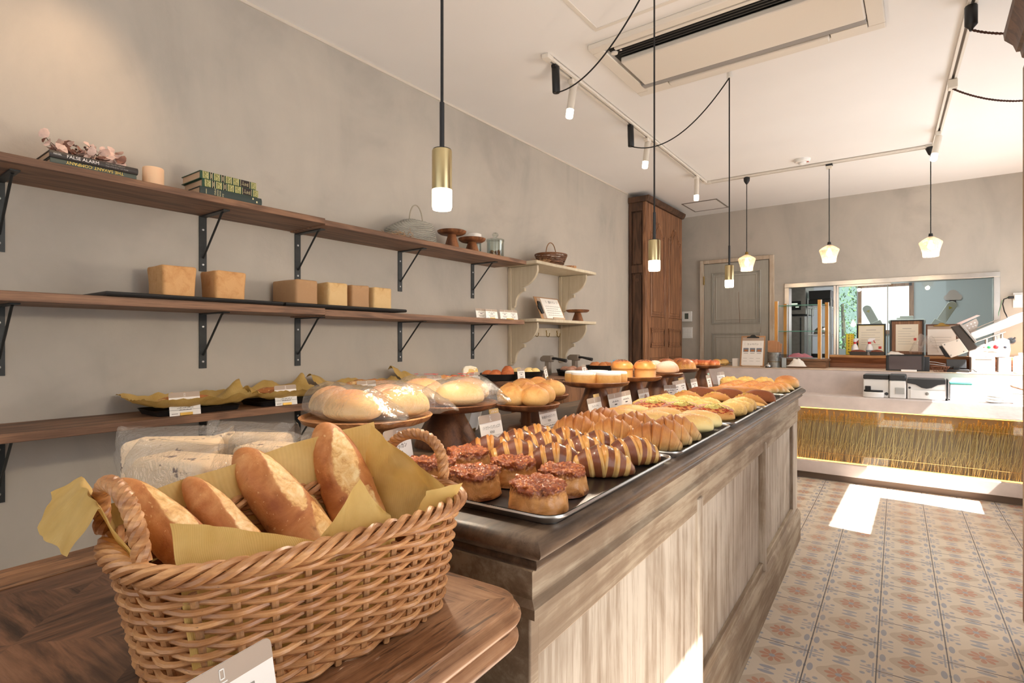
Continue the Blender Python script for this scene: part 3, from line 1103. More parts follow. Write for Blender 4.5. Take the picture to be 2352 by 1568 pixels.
wr = random.Random(11)
WP = []
for i in range(7):
    o = ob('wheat_stalk', wheat_mb(40 + i, 0.318 + 0.006 * i), [STRAW, EARM], loc=(0, 0, -5))
    WP.append(o)
NW = 290
for i in range(NW):
    src = WP[i % 7]
    o = src if i < 7 else src.copy()
    if i >= 7:
        COL.objects.link(o)
    x = lerp(1.33, 2.74, (i + wr.uniform(-0.4, 0.4)) / NW)
    lean = wr.gauss(0.12, 0.075)
    lean = max(-0.2, min(0.36, lean))
    o.location = (x - lean * 0.17, 5.018 + 0.0068 * ((i * 3) % 8), 0.1486)
    o.rotation_euler = (0.01, lean, wr.uniform(-0.2, 0.2))
    o.scale = (1, 1, wr.uniform(0.90, 1.0))
    tag(o, 'dry wheat stalk standing upright behind the clear front of the service counter', 'wheat', 'wheat stalks in the counter front')
m = MB()
for i in range(90):
    x = wr.uniform(0.5, 2.76)
    lean = wr.gauss(0.12, 0.08)
    h = wr.uniform(0.30, 0.39)
    y = wr.uniform(5.100, 5.12)
    m.tube([(x - lean * h / 2, y, 0.149), (x + wr.uniform(-.004, .004), y, 0.149 + h / 2), (x + lean * h / 2, y, 0.149 + h)], 0.0011, 4)
tag(ob('wheat_straw', m, STRAW), 'dense mass of dry straw filling the lit counter front behind the stalks', 'straw', kind='stuff')

# ---------------- on the lower slab
SHADE = plain('dark_grey_plastic', (44, 45, 47), 0.4)
coin = thing('coin_machine', 'white and black coin change machine on the lower service counter', 'cash machine', (1.785, 5.04, 0.6706))
ob('body', MB().b2((0, 0.03, 0.0), (0.165, 0.22, 0.14)), WHITE, coin, bevel=0.006)
ob('lid', MB().b2((0, 0.02, 0.14), (0.165, 0.22, 0.172)), BLACK, coin, bevel=0.005)
ob('coin_tray', MB().prism([(0.0, 0.03), (0.0, 0.0), (0.02, -0.018), (0.07, -0.026), (0.115, -0.018), (0.135, 0.0), (0.135, 0.03)], 0.0, 0.042), WHITE, coin, bevel=0.005)
ob('tray_cup', MB().prism([(0.006, 0.03), (0.006, 0.0), (0.025, -0.014), (0.07, -0.021), (0.11, -0.014), (0.128, 0.0), (0.128, 0.03)], 0.043, 0.056).b2((0.012, 0.022, 0.05), (0.05, 0.032, 0.085)), BLACK, coin, bevel=0.003)
ob('side_unit', MB().b2((0.168, 0.012, 0.0), (0.272, 0.22, 0.135)), WHITE, coin, bevel=0.008)
ob('side_lid', MB().b2((0.166, 0.008, 0.135), (0.272, 0.22, 0.178)), SHADE, coin, bevel=0.008)
ob('outlet_slot', MB().b2((0.205, 0.008, 0.035), (0.262, 0.013, 0.082)), plain('slot_grey', (176, 176, 172), 0.5), coin, bevel=0.001)
ob('button', MB().lathe([(0.012, 0), (0.012, 0.004), (0.006, 0.006), (0, 0.006)], 16, (0, 0, 0), 0, Matrix.Translation((0.15, 0.03, 0.03)) @ Matrix.Rotation(pi / 2, 4, 'X')), SHADE, coin)
bill = thing('banknote_machine', 'white banknote machine with a wavy black top edge beside the coin machine', 'cash machine', (2.064, 5.04, 0.6706))
ob('body', MB().b2((0.0, 0.02, 0.0), (0.225, 0.22, 0.125)), WHITE, bill, bevel=0.005)
P_ = [(0.0, 0.152), (0.0, 0.118), (0.02, 0.116), (0.05, 0.110), (0.085, 0.088), (0.115, 0.082), (0.145, 0.088), (0.18, 0.110), (0.205, 0.116), (0.225, 0.118), (0.225, 0.152)]
ob('cover', MB().prism(P_, 0.006, 0.22, 'Y'), SHADE, bill, bevel=0.004)
dr = ob('drawer', MB().b2((0.018, 0.013, 0.006), (0.222, 0.021, 0.070)), WHITE, bill, bevel=0.002)
ob('lock', MB().lathe([(0.011, 0), (0.011, 0.004), (0.005, 0.006), (0, 0.006)], 16, (0, 0, 0), 0, Matrix.Translation((0.118, 0.013, 0.045)) @ Matrix.Rotation(pi / 2, 4, 'X')), GREYSTEEL, dr)
ob('key_lock', MB().lathe([(0.008, 0), (0.008, 0.004), (0, 0.005)], 14, (0, 0, 0), 0, Matrix.Translation((0.014, 0.02, 0.085)) @ Matrix.Rotation(pi / 2, 4, 'X')), SHADE, bill)
tag(ob('divider_panel', MB().b2((2.297, 5.05, 0.6706), (2.305, 5.24, 0.822)), SHADE, bevel=0.001), 'thin dark upright panel right of the banknote machine', 'panel')
pm = thing('card_terminal', 'white box with a green band on top, in the sunlight beside the dark panel', 'machine', (2.315, 5.12, 0.6706))
ob('body', MB().b2((0, 0, 0), (0.125, 0.14, 0.118)), WHITE, pm, bevel=0.005)
ob('band', MB().b2((-0.001, -0.002, 0.118), (0.126, 0.142, 0.128)), plain('teal_band', (52, 124, 112), 0.5), pm, bevel=0.002, label='green band')
PLATE = plain('white_porcelain', (236, 234, 230), 0.25)
for i in range(3):
    m = MB().lathe([(0.03, 0), (0.04, 0.002), (0.066, 0.015), (0.069, 0.018), (0.064, 0.0175), (0.04, 0.006), (0.0, 0.005)], 32)
    tag(ob('plate', m, PLATE, loc=(2.555 + 0.003 * i, 5.10, 0.6720 + 0.0190 * i), rot=(0, rad(1.0), 0)),
        ('lowest', 'middle', 'topmost')[i] + ' plate of the white stack on the sunlit service counter', 'plate', 'stacked white plates')
m = MB().b2((-0.01, -0.12, 0), (0.01, 0.12, 0.018))
tag(ob('wooden_peel', MB().b2((0.0, -0.045, 0.0), (0.13, 0.045, 0.012)), SHELFWOOD, loc=(2.645, 5.13, 0.785), rot=(0, rad(18), 0), bevel=0.004), 'tilted brown wooden board at the right end of the service counter', 'board')
tag(ob('board_block', MB().b2((0, -0.05, 0), (0.12, 0.05, 0.065)), WHITE, loc=(2.655, 5.13, 0.6705), bevel=0.004), 'white block under the tilted wooden board', 'block')

# ---------------- on the raised back
def clipboard(name, label, w, h, loc, rz, tilt, board, title, group=None, photos=False, clip=IRON):
    """board leaning back, clip at the top"""
    t = thing(name, label, 'clipboard', loc, 0, group, rot=(rad(tilt), 0, rz))
    ob('board', MB().b2((-w / 2, 0.0, 0.0), (w / 2, 0.004, h)), board, t, bevel=0.0012)
    M = Matrix.Translation((0, -0.0008, 0)) @ Matrix.Rotation(pi / 2, 4, 'X')
    m = MB().b2((-w * 0.44, -0.0008, h * 0.03), (w * 0.44, 0.0, h * 0.95), 0)
    m.b2((-w * 0.44, -0.0012, h * 0.84), (w * 0.44, -0.0006, h * 0.95), 1)
    if title:
        put_text(m, title, 0, h * 0.70, h * 0.075, M, 2, 'C')
        for s in (-1, 1):
            m.b2((s * w * 0.33 - 0.0006, -0.0012, h * 0.69), (s * w * 0.33 + 0.0006, -0.0008, h * 0.78), 3)
    if photos:
        for k in (-1, 0, 1):
            m.b2((k * w * 0.27 - w * 0.11, -0.0014, h * 0.47), (k * w * 0.27 + w * 0.11, -0.0008, h * 0.60), 4)
            m.b2((k * w * 0.27 - w * 0.07, -0.0017, h * 0.49), (k * w * 0.27 + w * 0.08, -0.0012, h * 0.545), 5)
            m.b2((k * w * 0.27 - w * 0.09, -0.0012, h * 0.42), (k * w * 0.27 + w * 0.09, -0.0008, h * 0.43), 2)
            for q in range(2):
                m.b2((k * w * 0.27 - w * 0.11, -0.0012, h * (0.26 - 0.09 * q)), (k * w * 0.27 + w * 0.06, -0.0008, h * (0.267 - 0.09 * q)), 3)
    else:
        for q in range(5):
            m.b2((-w * 0.30, -0.0012, h * (0.58 - 0.085 * q)), (w * (0.30 - 0.06 * (q % 2)), -0.0008, h * (0.587 - 0.085 * q)), 3)
    ob('sheet', m, [PAPER, TAUPE, INK, PALEINK, plain('photo_blue', (120, 128, 138), 0.6), plain('photo_bread', (176, 112, 62), 0.6)], t, smooth=False, label='printed white sheet')
    P_ = [(-w * 0.26, h * 0.93), (w * 0.26, h * 0.93), (w * 0.24, h * 0.965), (w * 0.13, h * 0.975), (w * 0.08, h * 1.02), (w * 0.04, h * 1.035), (-w * 0.04, h * 1.035), (-w * 0.08, h * 1.02), (-w * 0.13, h * 0.975), (-w * 0.24, h * 0.965)]
    ob('clip', MB().prism(P_, -0.009, -0.001, 'Y'), clip, t, bevel=0.002)
    return t


KRAFTBOARD = plain('hardboard_brown', (176, 132, 92), 0.55, vary=0.08)
clipboard('clipboard_stand', 'menu clipboard with three food photographs standing on the service counter', 0.215, 0.285, (0.895, 5.37, UZ + 0.006), rad(-4), -10, KRAFTBOARD, 'コッペパン', photos=True)
tag(ob('clipboard_rest', MB().b2((-0.08, -0.018, 0.0), (0.08, 0.012, 0.006)).b2((-0.08, -0.018, 0.0), (0.08, -0.014, 0.016)), plain('clear_stand', (200, 176, 150), 0.3), loc=(0.895, 5.37, UZ), rot=(0, 0, rad(-4))), 'flat easel foot under the menu clipboard', 'stand')
tag(ob('paper_block', MB().b2((0, 0, 0), (0.05, 0.06, 0.075)), PAPER, loc=(0.71, 5.42, UZ), bevel=0.002), 'white paper block left of the menu clipboard', 'box')
bell = thing('counter_bell', 'small silver call bell in front of the metal bucket', 'bell', (1.045, 5.33, UZ))
ob('base', MB().lathe([(0.026, 0), (0.026, 0.006), (0.022, 0.010)], 24), BLACK, bell)
ob('dome', MB().lathe([(0.024, 0.011), (0.023, 0.018), (0.017, 0.028), (0.008, 0.034), (0.0, 0.035)], 24), ALU, bell)
ob('plunger', MB().cyl((0, 0, 0.034), 0.0035, 0.009, 10), ALU, bell)
buck = thing('zinc_bucket', 'grey zinc bucket holding folded brown paper bags', 'bucket', (1.075, 5.42, UZ))
ob('pail', MB().lathe([(0.052, 0), (0.060, 0.135), (0.063, 0.138), (0.058, 0.136), (0.050, 0.004), (0.0, 0.004)], 28), plain('zinc', (150, 148, 142), 0.45, 0.7, vary=0.2, vscale=30), buck)
ob('band', MB().lathe([(0.056, 0.05), (0.0575, 0.054)], 28, cap=False), DARKBRASS, buck)
KRAFT = plain('kraft_bag_paper', (176, 128, 90), 0.75, vary=0.06)
for i, (dx, dy, a, zz) in enumerate(((-0.018, 0.0, 2, 0.245), (0.010, 0.014, -4, 0.235), (0.026, 0.024, -10, 0.220))):
    m = MB().b2((-0.038, -0.004, 0.006), (0.038, 0.004, zz - 0.006))
    tag(ob('paper_bag', m, KRAFT, loc=(1.075 + dx * 0.5, 5.405 + dy, UZ + 0.005), rot=(0, rad(-a * 0.4), 0), bevel=0.002), ('front', 'middle', 'rear')[i] + ' folded brown paper bag standing in the zinc bucket', 'bag', 'brown bags in the bucket')
ac = thing('acrylic_holder', 'clear acrylic holder with a cap beside the zinc bucket', 'holder', (1.165, 5.38, UZ))
ob('body', MB().b2((-0.022, -0.02, 0), (0.022, 0.02, 0.095)), clear_glass('acrylic', (225, 232, 236)), ac, bevel=0.002)
ob('cap', MB().b2((-0.034, -0.028, 0.096), (0.034, 0.028, 0.122)), clear_glass('acrylic_cap', (210, 218, 224)), ac, bevel=0.003)
ob('inner_sheet', MB().b2((-0.018, -0.002, 0.004), (0.018, 0.002, 0.09)), PAPER, ac)


def crumpled(seed, sx, sy, sz, n=14):
    m = MB()
    def fn(u, v):
        x, y = (u - 0.5) * sx, (v - 0.5) * sy
        w = max(0, 1 - (2 * u - 1) ** 2) * max(0, 1 - (2 * v - 1) ** 2)
        z = sz * (0.15 + w * (0.75 + 0.9 * sn(u * 4 + seed, v * 4, seed))) + 0.006
        return (x + 0.012 * sn(u * 5, v * 5, seed + 3), y + 0.012 * sn(u * 5, v * 5, seed + 9), max(0.002, z))
    return m.grid(fn, n, n)


tag(ob('crumpled_paper', crumpled(3, 0.15, 0.11, 0.075), plain('tissue_white', (232, 224, 214), 0.8), loc=(1.265, 5.40, UZ - 0.001), ang=80), 'crumpled white paper lying beside the acrylic holder', 'paper')
tab = thing('tablet', 'tablet screen on a low stand on the service counter', 'tablet', (2.043, 5.33, UZ + 0.004), 0, rot=(rad(-14), 0, 0))
ob('body', MB().b2((-0.124, 0.0, 0.0), (0.124, 0.010, 0.125)), BLACK, tab, bevel=0.004)
ob('screen', MB().b2((-0.104, -0.001, 0.008), (0.106, 0.0005, 0.118)), plain('tablet_screen', (74, 64, 66), 0.06, spec=0.9), tab)
tag(ob('tablet_stand', MB().prism([(-0.05, 0.0), (0.05, 0.0), (0.05, 0.06), (-0.05, 0.06)], 0.0, 0.004).b2((-0.05, -0.012, 0.0), (0.05, -0.006, 0.014)), WHITE, loc=(2.07, 5.322, UZ)), 'white foot carrying the tablet', 'stand')
tag(ob('phone_slab', MB().b2((0, 0, 0), (0.035, 0.009, 0.115)), SHADE, loc=(2.165, 5.40, UZ), bevel=0.002), 'dark upright slab just behind the right edge of the tablet', 'device')
wb = thing('wire_basket', 'small oval copper wire basket beside the tablet', 'basket', (2.262, 5.33, UZ))
COPPER = plain('copper_wire', (120, 78, 58), 0.4, 0.8)
m = MB()
for z, r in ((0.003, 0.036), (0.022, 0.045)):
    m.tube([(r * cos(a), 0.7 * r * sin(a), z) for a in [2 * pi * k / 28 for k in range(28)]], 0.0011, 5, closed=True)
for k in range(18):
    a = 2 * pi * k / 18
    m.tube([(0.036 * cos(a), 0.025 * sin(a), 0.003), (0.047 * cos(a), 0.033 * sin(a), 0.026), (0.058 * cos(a), 0.041 * sin(a), 0.042)], 0.0010, 5)
m.tube([(-0.036, 0, 0.003), (0.036, 0, 0.003)], 0.001, 5).tube([(0, -0.025, 0.003), (0, 0.025, 0.003)], 0.001, 5)
ob('cage', m, COPPER, wb)
ob('rim', MB().tube([(0.060 * cos(a), 0.043 * sin(a), 0.043) for a in [2 * pi * k / 32 for k in range(32)]], 0.0024, 7, closed=True), COPPER, wb)
for i in range(2):
    tg = thing('bread_tongs', ('upper' if i else 'lower') + ' steel tong arm reaching from behind the tablet over the wire basket', 'tongs', (0, 0, 0), 0, 'tong arms over the basket')
    ob('arm', MB().tube([(2.165, 5.415, UZ + 0.062 + 0.016 * i), (2.235, 5.42, UZ + 0.056 + 0.018 * i), (2.30, 5.43, UZ + 0.046 + 0.012 * i)], 0.0025, 6), ALU, tg)
rd = thing('card_reader', 'black card reader on a low base behind the wire basket', 'device', (2.365, 5.44, UZ))
ob('base', MB().b2((-0.075, -0.05, 0.0), (0.075, 0.06, 0.022)), BLACK, rd, bevel=0.004)
ob('paddle', MB().b2((-0.06, -0.006, 0.03), (0.06, 0.006, 0.10)), SHADE, rd, bevel=0.003, rot=(rad(-18), 0, 0))
ob('neck', MB().b2((-0.02, -0.01, 0.02), (0.02, 0.008, 0.045)), BLACK, rd, bevel=0.002)
ob('cable', MB().tube([(0.075, 0.02, 0.012), (0.10, 0.03, 0.02), (0.115, 0.02, 0.006), (0.105, 0.0, 0.012), (0.12, -0.02, 0.005)], 0.003, 6), BLACK, rd)

# ---------------- ledge in front of the pass-through
cove = thing('kitchen_ledge', 'brown wooden ledge with a coved front under the kitchen window', 'ledge', (1.475, 5.76, 0))
ob('front', MB().prism([(5.78 - 5.76, 0.0), (5.78 - 5.76, 0.905), (-0.005, 0.935), (-0.02, 0.955), (0.16, 0.955), (0.16, 0.0)], 0.0, 1.6, 'X'), wood('ledge_wood', (112, 68, 44), (160, 104, 70), 3, 'X', 0.5, 4), cove, smooth=False)
ob('board', MB().b2((-0.02, -0.04, 0.955), (1.60, 0.165, 0.978)), wood('ledge_board_wood', (140, 92, 52), (196, 144, 90), 4, 'X', 0.5, 5), cove, bevel=0.004)
LZ = 0.978
disp = thing('bread_display_stand', 'glass-shelved display stand with four tall wooden posts on a brown base', 'stand', (1.02, 5.50, 0))
ob('base', MB().b2((0.07, 0.0, UZ), (0.455, 0.23, 0.925)).b2((0.05, -0.012, 0.925), (0.47, 0.235, 0.945)), wood('stand_base_wood', (96, 66, 44), (140, 102, 72), 3, 'X', 0.5, 4), disp, bevel=0.003)
POSTW = wood('yellow_post_wood', (178, 122, 52), (206, 150, 76), 6, 'Z', 0.5, 3)
for x, y, t in ((0.055, 0.02, 1.47), (0.098, 0.20, 1.455), (0.405, 0.02, 1.47), (0.44, 0.20, 1.455)):
    pz = 0.945 if x > 0.06 else UZ
    p_ = ob('post', MB().b2((x - 0.013, y - 0.012, pz), (x + 0.013, y + 0.012, t)), POSTW, disp, bevel=0.001)
    ob('metal_strip', MB().b2((x + 0.013, y - 0.012, pz), (x + 0.019, y + 0.012, t)), ALU, p_, smooth=False)
GGLASS = clear_glass('green_edged_glass', (214, 240, 230))
for z in (1.425, 1.19):
    s = ob('glass_shelf', MB().b2((0.06, 0.02, z), (0.44, 0.205, z + 0.006)), GGLASS, disp, smooth=False)
    ob('shelf_edge', MB().b2((0.06, 0.018, z), (0.44, 0.020, z + 0.006)), plain('glass_edge_green', (86, 142, 124), 0.2), s, smooth=False)
tag(ob('folded_cloth', crumpled(8, 0.20, 0.13, 0.045), plain('pink_cloth', (190, 116, 128), 0.85), loc=(1.255, 5.62, 0.9445), ang=80), 'pink cloth lying on the base of the display stand', 'cloth')

frames = (('picture_frame', 'black framed certificate, leftmost on the kitchen ledge', 1.785, 0.22, 0.28, BLACK, 0.013, GOLDINK, 0.004),
          ('picture_frame', 'certificate in a wide brown mat and black frame, in the middle of the ledge', 2.047, 0.236, 0.31, BLACK, 0.010, CABWOOD, 0.028))
for nm, lab, cx, w, h, fm, fw, im, iw in frames:
    t = thing(nm, lab, 'picture frame', (cx, 5.89, LZ), 0, 'certificates on the kitchen ledge', rot=(rad(-4), 0, 0))
    m = MB()
    for a, b, c, d in ((-w / 2, 0, -w / 2 + fw, h), (w / 2 - fw, 0, w / 2, h), (-w / 2 + fw, 0, w / 2 - fw, fw), (-w / 2 + fw, h - fw, w / 2 - fw, h)):
        m.b2((a, -0.016, b), (c, 0.0, d))
    ob('frame', m, fm, t, bevel=0.001)
    ob('mat', MB().b2((-w / 2 + fw, -0.008, fw), (w / 2 - fw, -0.004, h - fw)), im, t, smooth=False)
    k = fw + iw
    m = MB().b2((-w / 2 + k, -0.0095, k), (w / 2 - k, -0.008, h - k))
    iw_ = w - 2 * k
    for q in range(7):
        zq = h - k - 0.04 - 0.022 * q
        m.b2((-iw_ * (0.20 if q == 0 else 0.40), -0.0105, zq), (iw_ * (0.20 if q == 0 else 0.36 - 0.2 * (q % 3 == 2)), -0.0095, zq + (0.004 if q == 0 else 0.002)), 1)
    m.b2((iw_ * 0.30, -0.0105, h * 0.42 if cx > 2 else h * 0.2), (iw_ * 0.42, -0.0095, (h * 0.42 if cx > 2 else h * 0.2) + 0.022), 2)
    ob('certificate', m, [plain('certificate_cream', (226, 216, 196), 0.6), PALEINK, REDINK], t, smooth=False)
clipboard('hanging_clipboard', 'brown clipboard with a brass clip, right of the certificates', 0.215, 0.27, (2.285, 5.885, LZ), 0, -4, plain('dark_hardboard', (96, 62, 42), 0.5), None, clip=DARKBRASS)
SPRAYW = plain('bottle_white', (226, 222, 220), 0.35)
for i, (x, lab) in enumerate(((1.668, 'white spray bottle with a red collar, beside the yellow sign'), (1.778, 'white spray bottle with a red trigger, in front of the black framed certificate'))):
    t = thing('spray_bottle', lab, 'bottle', (x, 5.815, LZ), rad(10 if i else 60), 'spray bottles on the ledge')
    ob('bottle', MB().lathe([(0.026, 0), (0.028, 0.01), (0.028, 0.06), (0.020, 0.085), (0.011, 0.10)], 20), SPRAYW, t)
    ob('label_print', MB().prism([(0.0285 * cos(rad(a)), 0.0285 * sin(rad(a))) for a in range(200, 345, 12)], 0.03, 0.046), plain('label_grey', (120, 124, 130), 0.6), t)
    ob('collar', MB().cyl((0, 0, 0.10), 0.012, 0.018, 18), plain('red_plastic', (206, 46, 50), 0.4), t)
    ob('trigger_head', MB().prism([(-0.014, 0.118), (0.012, 0.118), (0.04, 0.140), (0.044, 0.150), (0.0, 0.152), (-0.016, 0.138)], -0.008, 0.008, 'Y'), SPRAYW, t, bevel=0.003)
    ob('trigger', MB().tube([(0.030, 0, 0.140), (0.034, 0, 0.122), (0.044, 0, 0.108)], 0.0035, 6), plain('red_plastic', (206, 46, 50), 0.4), t)
ys = thing('yellow_sign', 'tall narrow yellow notice with red and black strokes by the kitchen window', 'sign', (1.622, 5.905, LZ), 0, rot=(rad(-3), 0, 0))
m = MB().b2((-0.034, -0.002, 0), (0.034, 0, 0.195))
m.b2((-0.029, -0.0024, 0.005), (0.029, -0.002, 0.19), 1)
sr = random.Random(5)
for col, xx, s in ((2, 0.014, 0.0055), (3, -0.010, 0.0075)):
    z = 0.175
    while z > 0.02:
        for k in range(3):
            a = sr.uniform(-s, s)
            m.b2((xx - s, -0.0032, z + a), (xx + s, -0.0024, z + a + 0.0018), col)
        m.b2((xx - 0.001, -0.0032, z - s), (xx + 0.001, -0.0024, z + s), col)
        z -= s * 3.3
ob('notice', m, [plain('notice_green_edge', (150, 170, 60), 0.6), plain('notice_yellow', (238, 214, 66), 0.6), REDINK, INK], ys, smooth=False)


def loafshape(mb, L, W, H, seed, n=20, k=14, mi=0, flat=0.3, M=None, p=2.6, amp=0.04, top=1.0):
    """domed loaf lying along x, base on z=0"""
    def fn(u, v):
        a = 2 * pi * v
        b = (u - 0.5) * pi
        e = (abs(cos(b)) ** (2.0 / p))
        x = L / 2 * sin(b)
        y = W / 2 * e * cos(a)
        z = sin(a)
        z = (z if z > 0 else z * flat) * e * H
        nz = 1 + amp * sn(x * 30 + seed, y * 30, z * 30 + seed)
        return (x * nz, y * nz, max(0.0, z * nz + flat * H))
    mb.grid(fn, n, k, mi, closed_v=True, M=M)
    return mb


PANM = plain('loaf_pan_steel', (86, 84, 80), 0.5, 0.7)
BROWNCRUST = plain('dark_brown_crust', (128, 62, 34), 0.45, vary=0.3, vscale=40, bump=0.2)
for i, (x, w) in enumerate(((1.695, 0.135), (1.835, 0.11))):
    t = thing('loaf_pan', ('left' if i == 0 else 'right') + ' steel loaf pan on the kitchen ledge with a brown loaf', 'pan', (x, 5.785, LZ), 0, 'loaf pans on the ledge')
    m = MB()
    rect_sweep(m, -w / 2, -0.03, w / 2, 0.03, [(-0.006, 0), (0.0, 0.030), (0.004, 0.031), (0.0, 0.029), (-0.007, 0.003)], bottom=True)
    ob('pan_body', m, PANM, t, smooth=False)
    tag(ob('pan_loaf', loafshape(MB(), w - 0.014, 0.044, 0.028, i), BROWNCRUST, loc=(x, 5.785, LZ + 0.013)), ('left' if i == 0 else 'right') + ' brown loaf risen over its steel pan on the kitchen ledge', 'bread', 'pan loaves on the ledge')
tag(ob('crumpled_paper', crumpled(21, 0.12, 0.05, 0.03), plain('tissue_white', (232, 224, 214), 0.8), loc=(1.965, 5.79, LZ - 0.001), ang=80), 'crumpled white paper on the kitchen ledge beside the loaf pans', 'paper')

# ---------------- bread slicer at the right
sl = thing('bread_slicer', 'white steel bread slicing machine with sloping carriage, right end of the back counter', 'slicing machine', (0, 0, 0))
SLW = plain('slicer_white', (222, 216, 214), 0.35)
SLB = plain('slicer_beige', (196, 184, 172), 0.35)
ob('housing', MB().prism([(2.443, 1.028), (2.497, 1.058), (2.643, 1.127), (2.676, 1.110), (2.684, 1.036), (2.676, 0.984), (2.443, 0.980)], 5.52, 5.72, 'Y'), SLW, sl, bevel=0.004)
ob('stand_box', MB().b2((2.456, 5.50, UZ), (2.595, 5.72, 0.979)).b2((2.62, 5.56, UZ), (2.69, 5.70, 0.979)), SLW, sl, bevel=0.004)
ob('paper_slot', MB().b2((2.48, 5.494, 0.958), (2.575, 5.502, 0.966)), GREYSTEEL, sl)
ob('carriage', MB().prism([(2.456, 1.168), (2.725, 1.308), (2.80, 1.335), (2.80, 1.268), (2.47, 1.11)], 5.58, 5.66, 'Y'), SLW, sl, bevel=0.004)
ob('carriage_rail', MB().tube([(2.45, 5.60, 1.18), (2.62, 5.60, 1.27)], 0.004, 8).tube([(2.47, 5.57, 1.09), (2.66, 5.57, 1.175)], 0.006, 8), STEEL, sl)
mt = ob('motor_cover', MB().prism([(2.270, 1.081), (2.384, 1.124), (2.440, 1.023), (2.333, 0.972)], 5.47, 5.52, 'Y'), SLB, sl, bevel=0.004)
for x, z in ((2.296, 1.075), (2.372, 1.105), (2.335, 0.992), (2.412, 1.022)):
    ob('screw', MB().lathe([(0.006, 0), (0.004, 0.002), (0, 0.003)], 10, (0, 0, 0), 0, Matrix.Translation((x, 5.47, z)) @ Matrix.Rotation(pi / 2, 4, 'X')), GREYSTEEL, mt)
ob('motor_body', MB().prism([(2.262, 1.060), (2.36, 1.10), (2.42, 1.03), (2.335, 0.975), (2.30, 0.978)], 5.52, 5.70, 'Y'), SHADE, sl, bevel=0.004)
ob('blade_box', MB().prism([(2.333, 1.216), (2.381, 1.229), (2.493, 1.059), (2.483, 1.040), (2.436, 1.023), (2.384, 1.124)], 5.50, 5.64, 'Y'), plain('slicer_dark', (66, 58, 52), 0.35, 0.4), sl, bevel=0.005)
ob('blade_edge', MB().prism([(2.383, 1.236), (2.400, 1.236), (2.492, 1.098), (2.48, 1.088)], 5.49, 5.66, 'Y'), STEEL, sl, bevel=0.002)
m = MB().prism([(2.405, 1.226), (2.493, 1.282), (2.508, 1.250), (2.493, 1.187), (2.453, 1.160)], 5.64, 5.652, 'Y')
for k, (x, z) in enumerate(((2.44, 1.225), (2.463, 1.238), (2.485, 1.248), (2.452, 1.205), (2.474, 1.217), (2.49, 1.226), (2.464, 1.187), (2.482, 1.197))):
    m.lathe([(0.006, 0), (0.006, 0.002), (0, 0.0021)], 12, (0, 0, 0), 1, Matrix.Translation((x, 5.64, z)) @ Matrix.Rotation(pi / 2, 4, 'X'))
ob('perforated_plate', m, [SLB, WHITE], sl)
ob('hood_board', MB().prism([(2.366, 1.241), (2.492, 1.306), (2.512, 1.300), (2.389, 1.231)], 5.54, 5.68, 'Y'), plain('slicer_pink', (206, 178, 172), 0.4), sl, bevel=0.002)
for nm, x, z, r, c in (('start_button', 2.561, 1.056, 0.011, (44, 150, 84)), ('stop_button', 2.600, 1.058, 0.015, (214, 40, 48)), ('dial', 2.653, 1.057, 0.009, (60, 64, 74)), ('signal_lamp', 2.532, 1.056, 0.004, (200, 60, 60))):
    ob(nm, MB().lathe([(r, 0), (r, 0.006), (r * 0.7, 0.010), (0, 0.011)], 18, (0, 0, 0), 0, Matrix.Translation((x, 5.52, z)) @ Matrix.Rotation(pi / 2, 4, 'X')), plain(nm + '_colour', c, 0.35), sl)
m = MB()
for x, z, w in ((2.592, 1.086, 0.05), (2.53, 1.022, 0.085), (2.555, 1.014, 0.05)):
    m.b2((x, 5.518, z), (x + w, 5.5205, z + 0.003))
ob('printed_text', m, PALEINK, sl, smooth=False)
kn = MB().lathe([(0.024, 0), (0.026, 0.01), (0.02, 0.022), (0, 0.026)], 20, (0, 0, 0), 0, Matrix.Translation((2.690, 5.56, 1.105)) @ Matrix.Rotation(pi / 2, 4, 'X')).tube([(2.69, 5.54, 1.105), (2.712, 5.54, 1.13)], 0.006, 8)
ob('hand_wheel', kn, SHADE, sl)
ob('roller', MB().cyl((2.60, 5.58, 1.09), 0.012, 0.05, 14).cyl((2.55, 5.58, 1.07), 0.010, 0.05, 14).cyl((2.64, 5.58, 1.11), 0.010, 0.05, 14), STEEL, sl)
tag(ob('plastic_bag', crumpled(31, 0.20, 0.10, 0.17, 18), film('bag_film_grey', opacity=0.25), loc=(2.165, 5.80, LZ), ang=80), 'crumpled clear plastic bag standing on the ledge left of the slicing machine', 'bag')
jug = thing('white_canister', 'white canister right of the slicing machine at the edge of the picture', 'canister', (2.735, 5.44, UZ))
ob('body', MB().lathe([(0.044, 0), (0.047, 0.006), (0.047, 0.11), (0.040, 0.125), (0.018, 0.132)], 24), plain('bright_white', (240, 240, 242), 0.35), jug)
ob('cap', MB().cyl((0, 0, 0.132), 0.018, 0.02, 18), WHITE, jug)

